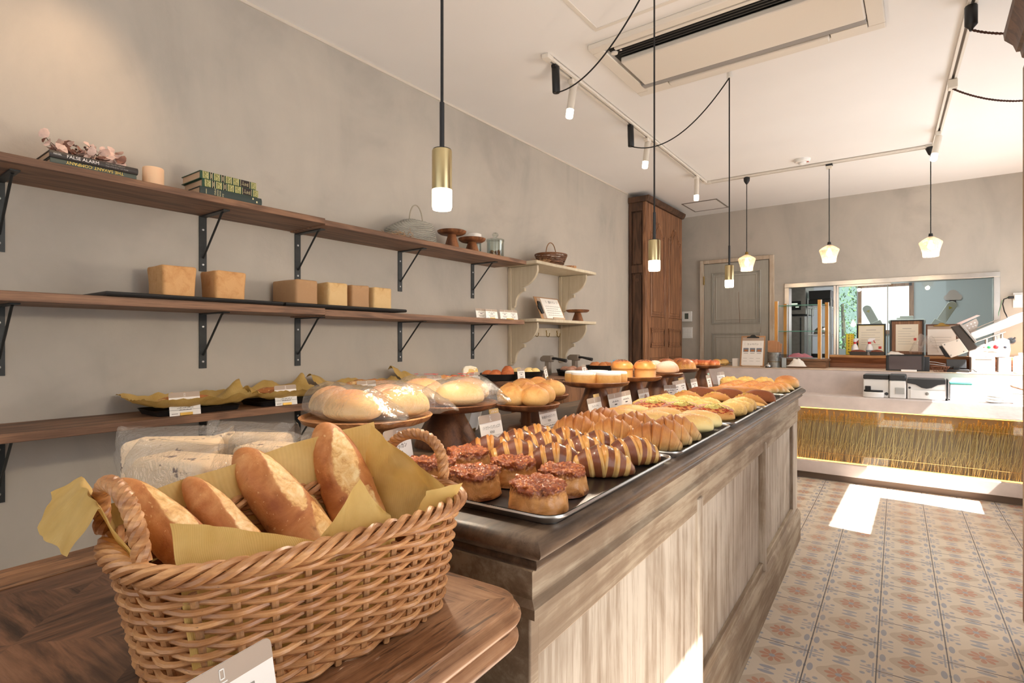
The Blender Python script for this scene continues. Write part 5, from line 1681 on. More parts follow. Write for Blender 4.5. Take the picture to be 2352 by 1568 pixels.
# ------------------------------------------------------------------ price cards
def price_card(label, loc, rz, w, h, title=None, price=None, tilt=-12, tab=None, holder=True, wide=False, lines=2, tabcol=None, lean=0.0, group='price cards'):
    t = thing('price_card', label, 'price card', loc, 0, group, rot=(rad(tilt), rad(lean), rz))
    r = min(w, h) * 0.07
    P_ = [(-w / 2, 0.0), (w / 2, 0.0)]
    P_ += [(w / 2 - r + r * cos(rad(a)), h - r + r * sin(rad(a))) for a in (0, 30, 60, 90)]
    P_ += [(-w / 2 + r + r * cos(rad(a)), h - r + r * sin(rad(a))) for a in (90, 120, 150, 180)]
    M = Matrix.Translation((0, -0.0006, 0)) @ Matrix.Rotation(pi / 2, 4, 'X')
    m = MB().prism(P_, -0.0006, 0.0006, 'Y', 0)
    hh = h * 0.22
    Q = [(-w / 2, h - hh), (w / 2, h - hh)] + P_[2:]
    m.prism(Q, -0.0011, -0.0005, 'Y', 1)
    # little house mark in the header
    s = hh * 0.26
    for cx in ((0,) if not wide else (-w * 0.24, w * 0.24)):
        for a, b, c, d in ((-s * .5, 0.30, s * .5, 0.36), (-s * .5, 0.30, -s * .35, 0.78), (s * .35, 0.30, s * .5, 0.78), (-s * .5, 0.72, s * .5, 0.78), (-s * .9, 0.14, s * .9, 0.20)):
            m.b2((cx + a, -0.0014, h - hh + hh * b), (cx + c, -0.0010, h - hh + hh * d), 2)
    cols = ((0, w * 0.88),) if not wide else ((-w * 0.24, w * 0.40), (w * 0.24, w * 0.40))
    for k, (cx, fw) in enumerate(cols):
        if title:
            tt = title if isinstance(title, str) else title[k]
            put_text(m, tt, cx, h * 0.60, h * 0.115, M, 3, 'C', fw * 0.9)
        else:
            for q in range(7):
                x = cx - fw * 0.30 + fw * 0.6 * q / 6
                m.b2((x - fw * 0.025, -0.0013, h * 0.61), (x + fw * 0.025, -0.0006, h * (0.655 + 0.03 * (q % 2))), 4)
        if price:
            put_text(m, price, cx, h * 0.47, h * 0.105, M, 3, 'C', fw * 0.5)
        else:
            m.b2((cx - fw * 0.12, -0.0013, h * 0.49), (cx + fw * 0.12, -0.0006, h * 0.535), 3)
        m.b2((cx - fw * 0.40, -0.0013, h * 0.40), (cx + fw * 0.40, -0.0006, h * 0.404), 4)
        for q in range(lines):
            z = h * (0.30 - 0.085 * q)
            n = 11
            for c in range(n):
                x = cx + (c - n / 2 + 0.5) * fw * 0.055 * (1 - 0.25 * (q % 2))
                m.b2((x - fw * 0.018, -0.0013, z), (x + fw * 0.018, -0.0006, z + h * (0.022 + 0.012 * ((c * 7 + q) % 3))), 4)
    m.b2((-w * 0.44, -0.0013, h * 0.07), (-w * 0.24, -0.0006, h * 0.10), 4)
    ob('card', m, [PAPER, TAUPE, WHITE, INK, PALEINK], t, smooth=False)
    if tab:
        tm = MB().b2((w * 0.02, -0.0005, h * 0.95), (w * 0.45, 0.0012, h * 1.13), 0)
        if isinstance(tab, str):
            put_text(tm, tab, w * 0.235, h * 1.03, h * 0.075, M, 1, 'C', w * 0.36)
        ob('tab', tm, [tabcol or MUSTARD, WHITE], t, smooth=False, label='small coloured tab')
    if holder:
        hm = MB().b2((-w * 0.18, -0.004, 0.0), (w * 0.22, -0.0012, h * 0.12)).b2((-w * 0.18, 0.0012, 0.0), (w * 0.22, 0.004, h * 0.12)).b2((-w * 0.18, -0.004, 0.0), (w * 0.22, 0.004, 0.002))
        ob('clip_stand', hm, DARKBRASS if h3(int(loc[1] * 100)) > 0 else plain('brass_clip', (214, 176, 92), 0.35, 0.8), t, smooth=False)
    return t


WALLF = rad(90)   # facing the room from the left wall

# ------------------------------------------------------------------ top shelf
T1, T2 = 1.588, 1.584
BOOKP = plain('book_pages', (206, 176, 146), 0.8, bump=0.3, bscale=400)


def book(label, loc, L, D, H, cover, spine_fn=None, group=None, extra=()):
    """lying flat, spine to the room (+x), length along y"""
    t = thing('book', label, 'book', loc, 0, group)
    m = MB().b2((-D, 0, 0), (0, L, 0.0022)).b2((-D, 0, H - 0.0022), (0, L, H))
    P_ = [(0 + 0.004 * sin(pi * k / 8), H * k / 8) for k in range(9)]
    m.prism([(-0.003, 0)] + P_ + [(-0.003, H)], 0, L, 'Y')
    ob('cover', m, cover, t, ang=30)
    ob('pages', MB().b2((-D + 0.004, 0.003, 0.0022), (-0.003, L - 0.003, H - 0.0022)), BOOKP, t, smooth=False)
    if spine_fn:
        m = MB()
        spine_fn(m, Matrix.Translation((0.0046, 0, 0)) @ Matrix.Rotation(pi / 2, 4, 'Z') @ Matrix.Rotation(pi / 2, 4, 'X'), L, H)
        ob('spine_print', m, list(extra), t, smooth=False)
    return t


def sp_false(m, M, L, H):
    put_text(m, 'RIEGEL', 0.008, H * 0.42, 0.006, M, 0, 'L', 0.022)
    put_text(m, 'FALSE ALARM', 0.038, H * 0.25, 0.0125, M, 0, 'L', 0.088)
    put_text(m, 'THE TRUTH ABOUT', 0.128, H * 0.56, 0.0055, M, 1, 'L', 0.052)
    put_text(m, 'THE EPIDEMIC OF FEAR', 0.128, H * 0.20, 0.0055, M, 1, 'L', 0.058)


def sp_up(m, M, L, H):
    put_text(m, 'THE SAVANT COMPANY', 0.0, -H * 0.36, 0.0125, M @ Matrix.Translation((L / 2, H * 0.5, 0)) @ Matrix.Rotation(pi, 4, 'Z'), 0, 'C', L * 0.94)


book('grey-green book under the dark one, gold lettering upside down', (0.232, 0.448, T1), 0.206, 0.14, 0.019, plain('cloth_slate_green', (76, 84, 78), 0.6), sp_up, 'books on the top shelf', (GOLDINK,))
book('dark book lettered FALSE ALARM under the dried leaves', (0.234, 0.446, T1 + 0.0195), 0.212, 0.15, 0.019, plain('jacket_charcoal', (52, 46, 44), 0.45), sp_false, 'books on the top shelf', (WHITE, PALEINK))


def sp_green(m, M, L, H):
    x = 0.006
    for k, (w, c) in enumerate(((0.020, 1), (0.010, 2), (0.020, 1), (0.012, 2), (0.022, 1), (0.021, 1), (0.036, 3), (0.020, 1))):
        z0, z1 = H * 0.06, H * 0.94
        m.add([(x, z0, 0.0002), (x + w, z0, 0.0002), (x + w, z1, 0.0002), (x, z1, 0.0002)], [(0, 1, 2, 3)], 0 if c == 1 else 2, M)
        for e in (0.001, w - 0.0025):
            m.add([(x + e, z0, 0.0006), (x + e + 0.0014, z0, 0.0006), (x + e + 0.0014, z1, 0.0006), (x + e, z1, 0.0006)], [(0, 1, 2, 3)], 1, M)
        if c == 3:
            for q in range(7):
                xx = x + 0.006 + 0.0036 * q
                a = H * (0.2 + 0.1 * abs(h3(q, 2)))
                m.add([(xx, a, 0.0006), (xx + 0.0012, a, 0.0006), (xx + 0.0012, H * (0.6 + 0.2 * h3(q)), 0.0006), (xx, H * (0.6 + 0.2 * h3(q)), 0.0006)], [(0, 1, 2, 3)], 1, M)
        elif c == 1:
            for q in range(9):
                xx, zz = x + w * (0.3 + 0.4 * abs(h3(k, q))), lerp(z0, z1, 0.12 + 0.085 * q)
                m.add([(xx, zz, 0.0006), (xx + 0.003, zz, 0.0006), (xx + 0.0022, zz + 0.0016, 0.0006), (xx, zz + 0.0014, 0.0006)], [(0, 1, 2, 3)], 1, M)
        else:
            m.add([(x + w * 0.42, H * 0.25, 0.0006), (x + w * 0.58, H * 0.25, 0.0006), (x + w * 0.58, H * 0.75, 0.0006), (x + w * 0.42, H * 0.75, 0.0006)], [(0, 1, 2, 3)], 1, M)
        x += w + 0.0035


def sp_oxf(m, M, L, H):
    for k, (s, x, z) in enumerate((('Oxford', 0.050, 0.42), ('panian', 0.058, 0.30), ('merican', 0.066, 0.2), ('tory', 0.075, 0.12))):
        put_text(m, s, 0, 0, 0.0085, M @ Matrix.Translation((x, H * z * 0.6, 0)) @ Matrix.Rotation(pi / 2, 4, 'Z'), 0, 'L', H * 0.72)
    for x, z in ((0.176, 0.62), (0.190, 0.3)):
        m.add([(x, H * z, 0.0003), (x + 0.005, H * z, 0.0003), (x + 0.005, H * (z + 0.22), 0.0003), (x, H * (z + 0.22), 0.0003)], [(0, 1, 2, 3)], 0, M)
    m.b2((0.018, H * 0.2, 0.0), (0.0195, H * 0.75, 0.0003), 0, M)


GREENB = plain('leather_green', (38, 78, 58), 0.45)
GILT = plain('gilt_panel', (150, 150, 92), 0.4, 0.25, vary=0.35, vscale=300)
DARKB = plain('spine_black', (38, 24, 22), 0.5)
PALEGOLD = plain('pale_gold', (214, 206, 160), 0.4, 0.3)
book('dark slate-green book at the bottom of the green stack', (0.232, 0.838, T1), 0.212, 0.15, 0.029, plain('cloth_dark_green', (50, 62, 58), 0.6), sp_oxf, 'books on the top shelf', (PALEGOLD,))
book('lower of the two gilt-banded green books in the stack', (0.226, 0.848, T1 + 0.0295), 0.190, 0.14, 0.027, GREENB, sp_green, 'books on the top shelf', (GILT, PALEGOLD, DARKB))
book('upper gilt-banded green book on top of the stack', (0.222, 0.843, T1 + 0.057), 0.190, 0.14, 0.027, GREENB, sp_green, 'books on the top shelf', (GILT, PALEGOLD, DARKB))

dl = thing('dried_leaves', 'bunch of pale pink dried leaves and berries lying on the dark book', 'dried flowers', (0.16, 0.55, T1 + 0.039))
r = random.Random(3)
lm, lm2, sm = MB(), MB(), MB()
LP_ = [(-1, 0), (-0.7, 0.55), (0, 0.8), (0.65, 0.55), (1, 0), (0.65, -0.55), (0, -0.8), (-0.7, -0.55)]
for i in range(96):
    c = Vector((r.gauss(0, 0.03), r.uniform(-0.07, 0.085), 0.010 + abs(r.gauss(0, 0.020))))
    if i < 5:
        c = Vector((r.uniform(-0.02, 0.02), -0.082 - 0.005 * i, 0.014 + 0.011 * i))
    s = r.uniform(0.009, 0.017)
    M = Matrix.Translation(c) @ Euler((r.uniform(-1.3, 1.3), r.uniform(-1.3, 1.3), r.uniform(0, 6.28))).to_matrix().to_4x4()
    vs = [(p[0] * s, p[1] * s, 0.25 * s * (p[0] ** 2 - p[1] ** 2)) for p in LP_] + [(0, 0, -0.12 * s)]
    (lm if i % 3 else lm2).add(vs, [(k, (k + 1) % 8, 8) for k in range(8)], 0, M)
sm.tube([(0, -0.04, 0.006), (0, -0.075, 0.022), (0, -0.098, 0.058)], 0.0010, 5)
for i in range(9):
    a, b = Vector((r.gauss(0, 0.02), r.uniform(-0.06, 0.06), 0.008)), None
    b = a + Vector((r.gauss(0, 0.02), r.uniform(-0.05, 0.04), r.uniform(0.02, 0.045)))
    sm.tube([a, (a + b) / 2 + Vector((0, 0, 0.004)), b], 0.0009, 4)
ob('leaves', lm, plain('dried_leaf_pink', (226, 196, 184), 0.7, vary=0.12, vscale=40), dl, ang=80)
ob('dark_leaves', lm2, plain('dried_leaf_brown', (142, 100, 84), 0.7, vary=0.2, vscale=40), dl, ang=80)
ob('stems', sm, plain('dried_stem', (96, 66, 48), 0.8), dl)
bm_ = MB()
for i in range(10):
    bm_.ball((r.gauss(0, 0.012), -0.02 + r.gauss(0, 0.02), r.uniform(0.035, 0.058)), 0.0035, 8)
ob('berries', bm_, plain('dark_berry', (72, 40, 34), 0.6), dl)

cd = thing('pillar_candle', 'pale pillar candle between the book stacks on the top shelf', 'candle', (0.19, 0.716, T1))
ob('wax', MB().lathe([(0.029, 0), (0.0295, 0.003), (0.0295, 0.060), (0.028, 0.0625), (0.022, 0.0615), (0.012, 0.057), (0, 0.056)], 32), plain('candle_wax', (232, 196, 160), 0.5, sss=0.3, srad=(0.02, 0.01, 0.006)), cd)
ob('wick', MB().tube([(0, 0, 0.055), (0.001, 0, 0.062), (0.003, 0, 0.066)], 0.0008, 5), INK, cd)


def wicker_mat(name, c1, c2, rowscale=120):
    g = NT(name)
    n1 = g.noise(g.coord('Object', (6, 6, rowscale)), 1.6, 2, 0.5)
    n2 = g.noise(g.coord('Object', (40, 40, 160)), 3.0, 4, 0.6)
    c = g.ramp(g.m('ADD', g.m('MULTIPLY', n1, 0.75), g.m('MULTIPLY', n2, 0.3)), [(0.32, c1), (0.52, tuple((a + b) / 2 for a, b in zip(c1, c2))), (0.72, c2)])
    knot = g.smooth(g.noise(g.coord('Object', (30, 30, 90)), 4.0, 2), 0.70, 0.74)
    c = g.mix(g.m('MULTIPLY', knot, 0.5), c, tuple(x * 0.45 for x in c1))
    g.col(c)
    g.bump(n2, 0.15, 0.002)
    g.p(rough=0.36, spec=0.5)
    return g.mat


GREYW = wicker_mat('grey_painted_wicker', (128, 124, 114), (172, 168, 156))
BROWNW = wicker_mat('brown_vine', (76, 46, 28), (146, 96, 58))


def weave(mb, shape, z0, z1, rows, stakes, amp, r, n=5, ppw=6, jit=0.0, seed=1, mi=0):
    """rows of weavers running in front of and behind the stakes; shape(a, z) -> (x, y), a in 0..1"""
    rr = random.Random(seed)
    N = stakes * ppw // 2 * 1
    for k in range(rows):
        z = lerp(z0, z1, k / max(1, rows - 1))
        ph = k % 2
        pts = []
        jz = rr.uniform(-jit, jit)
        for i in range(N):
            a = i / N
            x, y = shape(a, z)
            x2, y2 = shape((a + 0.002) % 1, z)
            tx_, ty_ = x2 - x, y2 - y
            L = math.hypot(tx_, ty_) or 1
            o = amp * sin(2 * pi * (a * stakes / 2 + ph * 0.5))
            pts.append((x + ty_ / L * o, y - tx_ / L * o, z + jz + jit * sin(6.28 * a * 3 + k * 2.1)))
        mb.tube(pts, r * rr.uniform(0.9, 1.12), n, mi, closed=True)
    return mb


gb = thing('grey_wicker_bag', 'grey wicker handbag lying on the top shelf with a tall loop handle', 'basket', (0.115, 1.885, T2))
m = MB()
def gshape(a, z):
    t = z / 0.118
    an = 2 * pi * a
    hl = 0.148 * (1 - 0.10 * t ** 2)
    y = hl * (abs(cos(an)) ** 0.75) * (1 if cos(an) > 0 else -1)
    w = 0.075 * (1 - 0.45 * t ** 2)
    # the far-left end slopes down
    if y < 0:
        lim = 1 - max(0.0, (t - 0.45) / 0.55) ** 1.2 * 0.75
        y *= lim
    return (w * (abs(sin(an)) ** 0.75) * (1 if sin(an) > 0 else -1), y)
weave(m, gshape, 0.004, 0.114, 24, 44, 0.0022, 0.0026, 5, 6, 0.0, 4)
for k in range(44):
    m.tube([Vector((*gshape(k / 44, z), z)) for z in (0.0, 0.03, 0.06, 0.09, 0.116)], 0.0018, 4)
ob('woven_body', m, GREYW, gb)
ob('lid', MB().grid(lambda u, v: (gshape(v, 0.112)[0] * (1 - u), gshape(v, 0.112)[1] * (1 - u) + 0.04 * u, 0.112 + 0.006 * u), 6, 44, closed_v=True), GREYW, gb)
ob('handle', MB().tube([(0, 0.005, 0.09)] + [(0, 0.035 + 0.045 * -cos(pi * k / 16) * 1.0, 0.115 + 0.085 * sin(pi * k / 16)) for k in range(17)] + [(0, 0.08, 0.10)], 0.0036, 7), plain('handle_greybeige', (168, 158, 140), 0.5), gb)


def raffia(label, loc, spread, n, seed):
    rr = random.Random(seed)
    m = MB()
    for i in range(n):
        p = Vector((rr.gauss(0, spread[0]), rr.gauss(0, spread[1]), rr.uniform(0.002, spread[2])))
        pts = [p]
        d = rr.uniform(0, 6.28)
        for k in range(5):
            d += rr.uniform(-0.9, 0.9)
            q = pts[-1] + Vector((cos(d) * 0.012, sin(d) * 0.016, rr.uniform(-0.007, 0.007)))
            q.z = max(0.002, q.z)
            pts.append(q)
        m.tube(pts, 0.0009, 3)
    return tag(ob('raffia', m, plain('raffia_straw', (186, 146, 104), 0.7, vary=0.2), loc=loc), label, 'raffia', kind='stuff')


raffia('loose straw packing under the grey wicker handbag', (0.165, 1.765, T2), (0.022, 0.05, 0.022), 90, 5)


def cake_stand(label, loc, R, H, group, mat=None, foot='cone', fr=0.6, sub=None):
    t = thing('cake_stand', label, 'cake stand', loc, 0, group)
    mat = mat or WALNUT
    ob('plate', MB().lathe([(0.02, H - 0.020), (R * 0.80, H - 0.018), (R * 0.95, H - 0.011), (R, H - 0.001), (R - 0.004, H + 0.001), (R - 0.012, H - 0.006), (0.0, H - 0.007)], 48), mat, t)
    if foot == 'cone':
        m = MB().lathe([(R * fr, 0), (R * fr, 0.005), (R * fr * 0.90, H * 0.22), (R * fr * 0.62, H * 0.62), (R * fr * 0.50, H - 0.020)], 36)
    else:
        m = MB().lathe([(R * 0.55, 0), (R * 0.55, 0.012), (R * 0.50, 0.018), (R * 0.16, 0.020), (R * 0.15, H * 0.6), (R * 0.17, H - 0.02)], 32)
    ob('pedestal', m, mat, t, ang=50)
    return t


cake_stand('small dark wooden cake stand right beside the grey wicker handbag', (0.14, 2.155, T2), 0.078, 0.105, 'small wooden cake stands', fr=0.55)
cake_stand('low dark wooden cake stand in front of the small glass jar', (0.165, 2.29, T2), 0.076, 0.082, 'small wooden cake stands', fr=0.55)
JAR = clear_glass('jar_glass', (244, 248, 246))
BARK = plain('dried_pod_brown', (134, 88, 58), 0.7, vary=0.3, vscale=90, bump=0.4, bscale=160)
PODIN = plain('dried_pod_pale', (206, 172, 132), 0.7)


def pods(center, n, rad_, zmax, seed, group, what):
    rr = random.Random(seed)
    for i in range(n):
        a, d = rr.uniform(0, 6.28), rad_ * rr.uniform(0.2, 1)
        rp = 0.0125
        z = rp + (i // 4) * 0.02
        m = MB()
        a = 2 * pi * (i % 4) / 4 + 0.4 * (i // 4)
        def fn(u, v, rp=rp, i=i):
            an, b = 2 * pi * v, pi * u
            q = rp * (1 + 0.10 * cos(8 * an) * sin(b))
            return (q * sin(b) * cos(an), q * sin(b) * sin(an), q * cos(b) * 1.05)
        m.grid(fn, 9, 32, closed_v=True)
        if i % 3 == 0:
            m.tube([(rp * 0.5 * cos(k * .52), rp * 1.02, rp * 0.6 * sin(k * .52)) for k in range(12)], 0.002, 5, 1, closed=True)
        o = ob('dried_pod', m, [BARK, PODIN], loc=(center[0] + rad_ * 0.62 * cos(a), center[1] + rad_ * 0.62 * sin(a), center[2] + z), rot=(rr.uniform(0, 1), rr.uniform(0, 1), rr.uniform(-.4, .4) - 1.2))
        tag(o, what, 'dried pod', group)


jar = thing('glass_jar', 'clear glass jar with a knobbed lid holding brown dried pods on the top shelf', 'jar', (0.15, 2.515, T2))
ob('body', MB().lathe([(0.0, 0.002), (0.046, 0.002), (0.050, 0.006), (0.050, 0.098), (0.053, 0.100), (0.053, 0.104), (0.0495, 0.104), (0.0475, 0.098), (0.0475, 0.007), (0, 0.005)], 36), JAR, jar)
ob('lid', MB().lathe([(0.053, 0.105), (0.053, 0.111), (0.040, 0.116), (0.009, 0.120), (0.008, 0.125), (0.017, 0.132), (0.019, 0.140), (0.014, 0.150), (0.0, 0.154)], 36), JAR, jar)
pods((0.15, 2.515, T2 + 0.0055), 7, 0.035, 0.05, 2, 'pods in the lidded jar', 'ribbed brown dried pod inside the glass jar with the knobbed lid')
jar2 = thing('glass_jar', 'smaller clear glass jar with a white lid, behind the low cake stand', 'jar', (0.085, 2.405, T2))
ob('body', MB().lathe([(0.0, 0.002), (0.036, 0.002), (0.038, 0.006), (0.038, 0.105), (0.0365, 0.105), (0.0360, 0.006), (0, 0.004)], 32), JAR, jar2)
ob('lid', MB().lathe([(0.039, 0.106), (0.039, 0.132), (0.036, 0.134), (0, 0.134)], 32), PAPER, jar2)
pods((0.085, 2.405, T2 + 0.0045), 4, 0.024, 0.05, 6, 'pods in the smaller jar', 'dried pod inside the smaller jar with the white lid')

# ------------------------------------------------------------------ cream shelf unit
ZC = 1.6005
bb = thing('vine_basket', 'round brown vine basket with a thin arched handle on the upper cream shelf', 'basket', (0.145, 3.125, ZC))
def bshape(a, z):
    t = z / 0.082
    R = 0.062 + 0.042 * t ** 0.7
    return (R * cos(2 * pi * a), 1.12 * R * sin(2 * pi * a))
m = MB()
weave(m, bshape, 0.004, 0.078, 14, 26, 0.003, 0.0034, 5, 6, 0.0025, 7)
for k in range(26):
    m.tube([Vector((*bshape(k / 26, z), z)) for z in (0.0, 0.03, 0.06, 0.082)], 0.002, 4)
m.lathe([(0.062, 0.003), (0.0, 0.004)], 26)
ob('woven_body', m, BROWNW, bb)
ob('rim', MB().tube([Vector((*bshape(k / 40, 0.082), 0.082)) for k in range(40)], 0.0042, 7, closed=True), BROWNW, bb)
ob('handle', MB().tube([(0, -0.058, 0.06)] + [(0.0, -0.062 * cos(pi * k / 18), 0.08 + 0.085 * sin(pi * k / 18)) for k in range(19)] + [(0, 0.058, 0.06)], 0.0034, 7), plain('handle_vine', (140, 100, 62), 0.5), bb)
raffia('little heap of pale straw left of the brown vine basket', (0.16, 2.985, ZC), (0.016, 0.022, 0.03), 70, 9)
tag(ob('wooden_dish', MB().lathe([(0.040, 0), (0.046, 0.004), (0.050, 0.022), (0.047, 0.022), (0.042, 0.006), (0, 0.005)], 32), WALNUTP, loc=(0.185, 3.30, ZC)), 'small round wooden dish at the right end of the upper cream shelf', 'dish')
ZD = 1.2425
cb = thing('clipboard', 'clipboard lying sideways, leaning on the lower cream shelf, black clip at its left', 'clipboard', (0.165, 3.135, ZD + 0.005), 0, rot=(rad(-24), 0, WALLF))
w, h = 0.30, 0.165
ob('board', MB().b2((-w / 2, 0, 0), (w / 2, 0.004, h)), KRAFTBOARD, cb, bevel=0.001)
M = Matrix.Translation((0, -0.0008, 0)) @ Matrix.Rotation(pi / 2, 4, 'X')
m = MB().b2((-w * 0.40, -0.0008, 0.006), (w * 0.46, 0, h - 0.008), 0)
m.b2((-w * 0.40, -0.0012, 0.006), (-w * 0.27, -0.0006, h - 0.008), 1)
put_text(m, '揚げパン', 0.045, h * 0.74, 0.022, M, 2, 'C')
for s in (-1, 1):
    m.b2((0.045 + s * 0.068 - 0.0006, -0.0012, h * 0.74), (0.045 + s * 0.068 + 0.0006, -0.0008, h * 0.86), 2)
for q in range(5):
    z = h * (0.58 - 0.10 * q)
    n = 16 - 3 * (q % 2)
    for c in range(n):
        m.b2((-0.05 + 0.0115 * c, -0.0012, z), (-0.05 + 0.0115 * c + 0.006, -0.0008, z + 0.004 + 0.002 * ((c + q) % 2)), 3)
ob('sheet', m, [PAPER, TAUPE, INK, PALEINK], cb, smooth=False, label='printed white sheet')
ob('clip', MB().prism([(-w * 0.45, h * 0.22), (-w * 0.36, h * 0.24), (-w * 0.36, h * 0.76), (-w * 0.45, h * 0.78), (-w * 0.475, h * 0.6), (-w * 0.505, h * 0.58), (-w * 0.505, h * 0.42), (-w * 0.475, h * 0.4)], -0.010, -0.001, 'Y'), BLACK, cb, bevel=0.002)
tag(ob('board_rest', MB().b2((0.135, 3.06, 0), (0.21, 3.20, 0.005)).b2((0.203, 3.06, 0), (0.21, 3.20, 0.018)), plain('clear_stand', (200, 176, 150), 0.3), loc=(0, 0, ZD)), 'small stand holding the sideways clipboard', 'stand')
cake_stand('dark wooden cake stand right of the sideways clipboard on the lower cream shelf', (0.15, 3.475, ZD), 0.085, 0.086, 'small wooden cake stands', fr=0.5)

# ------------------------------------------------------------------ middle shelf: loaves on dark wire trays
M1, M2 = 1.2325, 1.2285
def wire_tray(label, y0, y1, z, x0=0.02, x1=0.258):
    t = thing('wire_tray', label, 'tray', (0, 0, z), 0, 'dark wire trays on the middle shelf')
    m = MB()
    n = int((y1 - y0) / 0.012)
    for k in range(n + 1):
        y = lerp(y0, y1, k / n)
        m.tube([(x0, y, 0.0055), (x1, y, 0.0055)], 0.0022, 5)
    for x in (0.08, 0.14, 0.2):
        m.tube([(x, y0, 0.0025), (x, y1, 0.0025)], 0.0025, 5)
    ob('wires', m, IRON, t)
    ob('frame', MB().tube([(x0, y0, 0.007), (x1, y0, 0.007), (x1, y1, 0.007), (x0, y1, 0.007)], 0.0068, 8, closed=True), BLACK, t)
    return t


wire_tray('dark wire tray under the two loaves nearest the camera on the middle shelf', 0.57, 1.115, M1)
wire_tray('dark wire tray under the four farther loaves on the middle shelf', 1.13, 1.72, M1)


def crust(name, low, mid, top, zmix=0.75, nmix=0.35, nscale=14, rough=0.55, bump=0.25, bscale=60, spots=None, spec=0.35, dust=None, coat=0.0, lo=0.2, hi=0.85, mask=None):
    """baked crust: pale where it touched the tin, browner on the crown"""
    g = NT(name)
    z = g.sep(g.coord('Generated'))[2]
    oi = g.n('ShaderNodeObjectInfo').outputs['Random']
    n = g.noise(g.coord(), nscale * 2.6, 5, 0.62, 0.5)
    f = g.m('ADD', g.m('MULTIPLY', z, zmix), g.m('MULTIPLY', g.m('SUBTRACT', n, 0.5), nmix * 2))
    f = g.m('ADD', f, g.m('MULTIPLY', g.m('SUBTRACT', oi, 0.5), 0.12))
    c = g.ramp(f, [(lo, low), ((lo + hi) / 2, mid), (hi, top)])
    if spots:
        c = g.mix(g.m('MULTIPLY', g.smooth(g.noise(g.coord(), spots[1], 3, 0.6), spots[2], spots[2] + 0.06), spots[3] if len(spots) > 3 else 0.8), c, spots[0])
    if mask:
        uv = g.sep(g.coord('UV'))[0]
        c = g.mix(uv, c, g.ramp(g.noise(g.coord(), 70, 4), [(0.35, mask[0]), (0.65, mask[1])]))
    if dust:
        k = g.m('MULTIPLY', g.smooth(z, dust[1], dust[2]), g.smooth(g.noise(g.coord(), dust[3], 5, 0.7), 0.30, 0.46))
        c = g.mix(g.m('MULTIPLY', k, dust[4] if len(dust) > 4 else 0.9), c, dust[0])
    g.col(c)
    g.bump(g.m('ADD', g.noise(g.coord(), bscale * 3.5, 5, 0.65), g.m('MULTIPLY', n, 0.8)), min(1.0, bump * 1.5), 0.003)
    g.p(rough=rough, spec=spec, coat=coat)
    MATS[name] = g.mat
    return g.mat


TOAST_A = crust('loaf_crust_golden', (218, 168, 112), (208, 154, 96), (172, 112, 62), 0.45, 0.9, 11, bump=0.25, bscale=70)
TOAST_B = crust('loaf_crust_tan', (178, 138, 98), (184, 144, 102), (158, 114, 76), 0.5, 0.7, 11, bump=0.2, bscale=90)
TOAST_C = crust('loaf_crust_pale', (222, 188, 134), (216, 178, 122), (184, 134, 82), 0.5, 0.7, 11, bump=0.3, bscale=80, spots=((84, 50, 38), 60, 0.70))


def square_loaf(label, y0, y1, x0, x1, z, H, mat, flare=1.06, seed=1, round_=0.008):
    m = MB()
    def fn(u, v):
        # superellipse cross-section rising, rounded at both ends
        a = 2 * pi * v
        ex = 0.20
        cx = (abs(cos(a)) ** ex) * (1 if cos(a) > 0 else -1)
        cy = (abs(sin(a)) ** ex) * (1 if sin(a) > 0 else -1)
        t = u
        e = min(t, 1 - t) * 10
        k = 1 - 0.08 * max(0, 1 - e) ** 2 if 0 < t < 1 else 0.0
        if t <= 0 or t >= 1:
            k = 0.001
        elif t < 0.04 or t > 0.96:
            k = 0.93 if (t < 0.025 or t > 0.975) else 0.965
        fl = lerp(1 / flare, flare, t)
        hx, hy = (x1 - x0) / 2, (y1 - y0) / 2
        x, y = cx * hx * k * fl, cy * hy * k * fl
        zz = H * max(0.0, min(1.0, (t - 0.02) / 0.96))
        b = 1 + 0.012 * sn(cx * 2 + seed, cy * 2, t * 3)
        side = 1 - 0.02 * sin(pi * t)
        return (x * b * side, y * b * side, zz + 0.003 * sn(cx * 2, cy * 2, seed) * t)
    us = [0, 0.012, 0.03, 0.05, 0.1] + [0.1 + 0.8 * k / 8 for k in range(1, 9)] + [0.95, 0.97, 0.988, 1.0]
    nv = 48
    vs, fs = [], []
    for u in us:
        for j in range(nv):
            vs.append(fn(u, j / nv))
    for i in range(len(us) - 1):
        for j in range(nv):
            j2 = (j + 1) % nv
            fs.append((i * nv + j, i * nv + j2, (i + 1) * nv + j2, (i + 1) * nv + j))
    m.add(vs, fs)
    o = ob('bread_loaf', m, mat, loc=((x0 + x1) / 2, (y0 + y1) / 2, z), ang=60)
    return tag(o, label, 'bread', 'square loaves on the middle shelf')


LZ0 = M1 + 0.0139
square_loaf('golden flared square loaf, leftmost on the middle shelf', 0.738, 0.842, 0.075, 0.205, LZ0, 0.100, TOAST_A, 1.045, 1)
square_loaf('golden flared square loaf, second from the left on the middle shelf', 0.902, 1.010, 0.085, 0.205, LZ0, 0.099, TOAST_A, 1.045, 5)
square_loaf('long tan square loaf, third from the left on the middle shelf', 1.204, 1.306, 0.025, 0.205, LZ0 - 0.001, 0.098, TOAST_B, 1.0, 8)
square_loaf('pale square loaf with raisins, third from the right on the middle shelf', 1.350, 1.448, 0.10, 0.205, LZ0 - 0.001, 0.098, TOAST_C, 1.0, 12)
square_loaf('narrow tan square loaf, second from the right on the middle shelf', 1.466, 1.562, 0.10, 0.205, LZ0 - 0.001, 0.097, TOAST_B, 1.0, 15)
square_loaf('narrow pale square loaf with raisins, rightmost on the middle shelf', 1.582, 1.688, 0.105, 0.205, LZ0 - 0.001, 0.096, TOAST_C, 1.0, 19)
